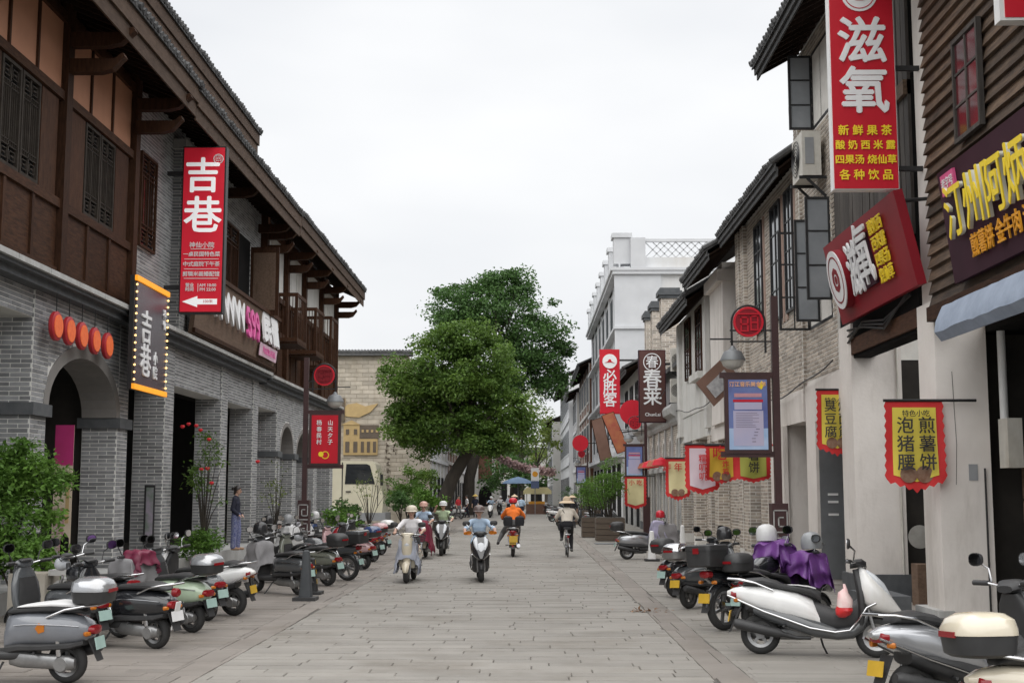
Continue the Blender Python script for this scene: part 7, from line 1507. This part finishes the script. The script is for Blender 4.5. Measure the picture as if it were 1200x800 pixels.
# distant trees
for k, (px, py, Y, rx, rz_, m, lb) in enumerate(((612, 505, 150, 4.5, 4.5, M_lf3, 'far yellow green tree right of the leaning tree'), (628, 520, 175, 5, 5, M_lf3, 'farthest yellow green tree before the grey houses'), (572, 545, 158, 3.5, 3.2, M_lf1, 'far green tree over the brown end house'), (600, 558, 135, 3.2, 2.4, M_lf2, 'dark tree behind the blue umbrella'), (585, 535, 165, 4.5, 4, M_lf2, 'dark tree mass at the street end'), (640, 545, 215, 7, 5, M_lf3, 'pale tree closing the street on the right'))):
    c = T_(px, py, Y); tree(lb, (c.x, Y, .012), [(c, (rx, rx, rz_), 45)], .38, m, [((c.x, Y, 0), .3), ((c.x, Y, c.z*.6), .22), ((c.x, Y, c.z), .1)], 6, 'trees at the street end', per=60, seed=k+20, clr=1.1)
def shrub(label, c, rad, ncl, per, leaf, m, stems=6, name='shrub', clr=.22, group=None, aspect=.5, flowers=None):
    c = Vector(c); t = thing(name, label, 'plant', (c.x, c.y, .02), group, world=True); p, cs = clumps(c, rad, ncl, per, clr, hollow=.2); b = MB()
    for e in cs[:stems]: e = Vector(e); b.tube([(c.x, c.y, max(.02, c.z-rad[2]*1.3)), ((c.x+e.x)/2, (c.y+e.y)/2+.03, (c.z-rad[2]+e.z)/2), e], [.018, .012, .004], 5)
    o = part('stems', b, M_bark, t, stuff=True); link('foliage', leaves_mesh('foliage', p, leaf, m, aspect), t)
    return t, cs
shrub('bushy green shrub at the left edge of the picture', atY(14, 575, 17.2), (.55,.5,.75), 60, 130, .075, M_lf4, clr=.24)
shrub('low green shrub behind the left stone planter', atY(20, 650, 16.8), (.6,.5,.45), 40, 130, .075, M_lf4, clr=.24)
shrub('light fern spray hanging beside the arch poster', atY(75, 562, 17.8), (.25,.3,.12), 8, 60, .09, M_lf4, clr=.16, aspect=.3)
shrub('round green bush at the foot of the rose', atY(237, 640, 26.2), (.50,.45,.32), 26, 90, .07, M_lf4, clr=.2)
t, cs = shrub('rose bush with red flowers by the left brick columns', atY(240, 560, 26.2), (.42,.45,1.0), 22, 34, .075, M_lf1, stems=14, clr=.20)
M_rose = mat('rose_red', (.62,.02,.03), (.5,.012,.02), s=20, rough=.6)
for px, py in ((221,497),(230,499),(235,504),(245,515),(236,550),(248,566),(243,549),(302,541),(214,500)):
    c = atY(px, py, 25.8+random.uniform(-.2,.3)); mb = MB()
    for k in range(3): mb.lathe([(.001,-.035+k*.01),(.03+.012*k,-.02+k*.012),(.045-.008*k,.02),(.03-.008*k,.035)], 9, c)
    part('flower', mb, M_rose, t)
for lb, px, py, Y, rad, n_ in (('slender bare twigged sapling against the brick columns', 324, 575, 33, (.4,.4,.9), 9), ('thin brownish sapling in front of the truck', 433, 575, 47, (.7,.5,1.0), 12)): shrub(lb, atY(px, py, Y), rad, n_, 26, .07, M_lf3, stems=10, clr=.25)
for lb, px, py, Y, rad, n_, m in (('dark fern by the end of the left brick arcade', 400, 600, 46, (.6,.5,.55), 18, M_lf2), ('green bush left of the tree trunk', 478, 575, 56, (1.0,.9,1.0), 34, M_lf4), ('bright low bush at the foot of the tree', 503, 588, 52, (.8,.7,.5), 24, M_lf4), ('dark shrub before the relief wall corner', 470, 592, 50, (.6,.5,.5), 18, M_lf2), ('green bush behind the parked left scooters', 405, 612, 38, (.5,.4,.35), 14, M_lf4), ('green hedge clump under the tree shade', 492, 560, 60, (.9,.9,.7), 22, M_lf1)): shrub(lb, atY(px, py, Y), rad, n_, 80, .12, m, clr=.32)
# planters with bamboo on the right
M_plant = mat('brown_wood_planter', (.12,.09,.065), (.08,.06,.045), s=5, rough=.7, stretch=(1,1,6))
def planter(label, x, y, w_, h, ph, m, n=34):
    t = thing('planter', label, 'planter', (x, y, .012), world=True); 
    for k in range(4): part('slat', MB().box(x-w_/2, x+w_/2, y-w_/2, y+w_/2, .03+k*h/4, .03+(k+1)*h/4-.015), M_plant, t)
    part('soil', MB().box(x-w_/2+.04, x+w_/2-.04, y-w_/2+.04, y+w_/2-.04, h-.05, h+.04), M_joint, t)
    shrub(label.replace('planter', 'bamboo in the planter') if False else 'feathery bamboo growing in the '+label, (x, y, h+ph*.55), (w_*.75, w_*.7, ph*.6), n, 70, .13, m, stems=16, clr=.26, aspect=.2, name='bamboo')
planter('square brown planter on the right pavement', 2.75, 43.2, .95, .75, 1.9, M_lf4); planter('smaller brown planter beside the square one', 2.35, 46.5, .8, .7, 1.2, M_lf4, 20); planter('distant brown planter by the far posts', 2.9, 66, 1.6, .7, 1.3, M_lf2, 26)
shrub('low potted greenery at the bottom right edge', atY(1190, 742, 14.6), (.3,.3,.14), 10, 60, .07, M_lf4, clr=.14)
# left stone planter and balustrade with round holes
t = thing('stone_planter', 'beige stone planter block with ring balustrade in front of the shrub', 'planter', (-6.6, 16.2, .012), world=True)
a = atY(8, 712, 15.9); b_ = atY(53, 672, 15.9); part('block', MB().box(a.x, b_.x, 15.9, 16.4, .012, b_.z), mat('beige_stone', (.36,.33,.28), (.29,.265,.225), s=4, rough=.85, bump=.3, dirt=.3), t)
c = atY(92, 668, 15.9); z1 = c.z; part('top_rail', MB().box(b_.x, c.x, 16.0, 16.2, z1-.07, z1), M_ledge, t); part('bottom_rail', MB().box(b_.x, c.x, 16.0, 16.2, .012, .12), M_ledge, t); part('end_post', MB().box(c.x-.06, c.x, 15.98, 16.22, .12, z1-.07), M_ledge, t)
for k in range(2): part('stone_ring', MB().lathe([(.13,-.05),(.18,-.05),(.18,.05),(.13,.05),(.13,-.05)], 22, (b_.x+.12+(c.x-b_.x-.2)*(k*.5+.25), 16.1, (z1+.05)/2), 'Y'), M_ledge, t)
# traffic posts and cones
def cone_post(label, px, py, m1, m2, h=.62, stripe=False):
    p = gd(px, py); t = thing('traffic_post', label, 'traffic post', (p.x, p.y, .012)); part('base', MB().box(-.17,.17,-.17,.17,0,.05), M_plas, t); b = MB().loft([((0,0,.05),.10,(.10,0,0)),((0,0,h*.6),.07,(.07,0,0)),((0,0,h),.05,(.05,0,0)),((0,0,h+.02),.02,(.02,0,0))], 12, ex=4); part('shaft', b, m1, t)
    if stripe:
        for k in range(3): z = .12+k*.15; part('stripe', MB().rings([[(1.04*(.10-.07*zz/h*.8)*math.cos(a), 1.04*(.10-.07*zz/h*.8)*math.sin(a), zz+.05*math.cos(a)) for a in [2*math.pi*i/14 for i in range(14)]] for zz in (z, z+.07)], cap=False), m2, t)
    return t
cone_post('dark grey tapering traffic post standing on the left kerb stones', 358, 703, mat('dark_grey_rubber', (.045,.05,.055), (.06,.065,.07), s=6, rough=.7), None, .72)
cone_post('dark post with yellow stripes behind the grey one', 365, 696, M_blackm, M_plateY, .55, True); cone_post('red and white striped traffic post on the right pavement', 764, 657, M_whitep, M_red, .68, True); cone_post('second red and white striped post behind the scooters', 800, 645, M_whitep, M_red, .68, True)
# umbrella stall, bunting garland far away
c = T_(607, 562, 100); t = thing('market_umbrella', 'blue market umbrella open over a stall far down the street', 'umbrella', (c.x, 100, .012), world=True); M_ublue = mat('umbrella_blue', (.13,.22,.36), (.10,.18,.3), s=2, rough=.7)
part('canopy', MB().lathe([(.001,c.z+.25),(.5,c.z+.12),(1.0,c.z-.08),(1.25,c.z-.28),(1.2,c.z-.3),(.5,c.z+.05)], 10, (c.x, 100, 0)), M_ublue, t); part('pole', MB().cyl((c.x,100,.02), (c.x,100,c.z+.3), .03, n=8), M_grey, t)
t = thing('market_stall', 'small orange and cream food stall beside the blue umbrella', 'stall', (.6, 97, .012), world=True); part('counter', MB().box(-.1,1.6,96.6,97.6,.012,.75), M_signbr, t); part('roof', MB().prism([(-.3,1.75),(1.8,1.75),(1.5,2.0),(0,2.0)], 'Y', 96.3, 98), M_flagc, t); part('valance', MB().box(-.3,1.8,96.26,96.29,1.5,1.75), M_flagc, t); part('food_tray', MB().box(.1,1.3,96.7,97.4,.76,.95), M_olet, t)
for x in (-.05, 1.55): part('post', MB().box(x-.03, x+.03, 96.6, 96.66, .76, 1.75), M_grey, t)
c = T_(627, 560, 95); t = thing('street_banner', 'white and navy standing banner with orange round mark', 'banner', (c.x, 95, .012), world=True); part('sheet', MB().box(c.x-.3,c.x+.3,95,95.04,c.z-.75,c.z+.75), M_whitep, t); part('lower_band', MB().box(c.x-.3,c.x+.3,94.985,94.998,c.z-.75,c.z-.2), M_blue if False else P_blue, t); part('mark', disc((c.x,94.98,c.z+.3), .2, 0, 'Y', .02), M_olet, t); part('pole', MB().cyl((c.x,95.06,.02),(c.x,95.06,c.z+.75), .03, n=6), M_grey, t)
t = thing('garland', 'pink blossom garland strung across the street in the distance', 'garland', (-1, 98, 4), world=True); pts = []; A_ = T_(566, 524, 98); B_ = T_(648, 553, 98)
for k in range(90): f = k/89; q = A_.lerp(B_, f)+Vector((0,0,-.45*math.sin(math.pi*f))); pts.append(q)
part('rope', MB().tube(pts[::6], .04, 6), M_pink, t); pp = np.array([tuple(q) for q in pts for _ in range(26)])+RNG.normal(size=(90*26,3))*np.array([.12,.14,.13]); link('blossom', leaves_mesh('blossom', pp, .2, leafmat('blossom_pink', (.60,.45,.44), (.46,.33,.33), .3), .8), t)
p = gd(716, 637); t = thing('drain_cover', 'flat dark metal drain plate on the right pavement near the planter', 'drain cover', (p.x, p.y, .012)); part('plate', MB().box(-.5,.5,-.45,.45,.006,.02), M_greyp, t); rb = MB()
for k in range(9): rb.box(-.45+k*.11,-.42+k*.11,-.4,.4,.02,.026)
part('ribs', rb, M_greyp, t, stuff=True)
p = gd(752, 716); q = np.array([[p.x+random.gauss(0,.16), p.y+random.gauss(0,.10), .02] for _ in range(46)]); lt_ = link('leaf_litter', leaves_mesh('leaf_litter', q, .07, leafmat('dry_leaf', (.30,.17,.09), (.20,.11,.06), .1), .6, up=.9)); lt_['kind'] = 'stuff'; lt_['label'] = 'small heap of dry brown leaves in a cracked joint'
for k, (ya, yb, z, X_) in enumerate(((20.9, 30.5, 3.75, 5.0), (30.5, 42.6, 4.3, 4.95), (42.6, 58.2, 5.0, 4.6))):
    pts = [(X_-.03*math.sin(f*3.1), ya+(yb-ya)*f, z-.30*math.sin(math.pi*f)-.1*math.sin(6*math.pi*f)*.3) for f in [i/14 for i in range(15)]]
    tag(part('power_cable', MB().tube(pts, .014, 5), M_blackm), ['black cable drooping along the tall buff brick house', 'black cable drooping along the white plastered house', 'black cable drooping along the low brick arcade'][k], 'cable', 'cables on the right house fronts')
for o in list(bpy.data.scenes): 
    if o.name.startswith('scratch'): bpy.data.scenes.remove(o)
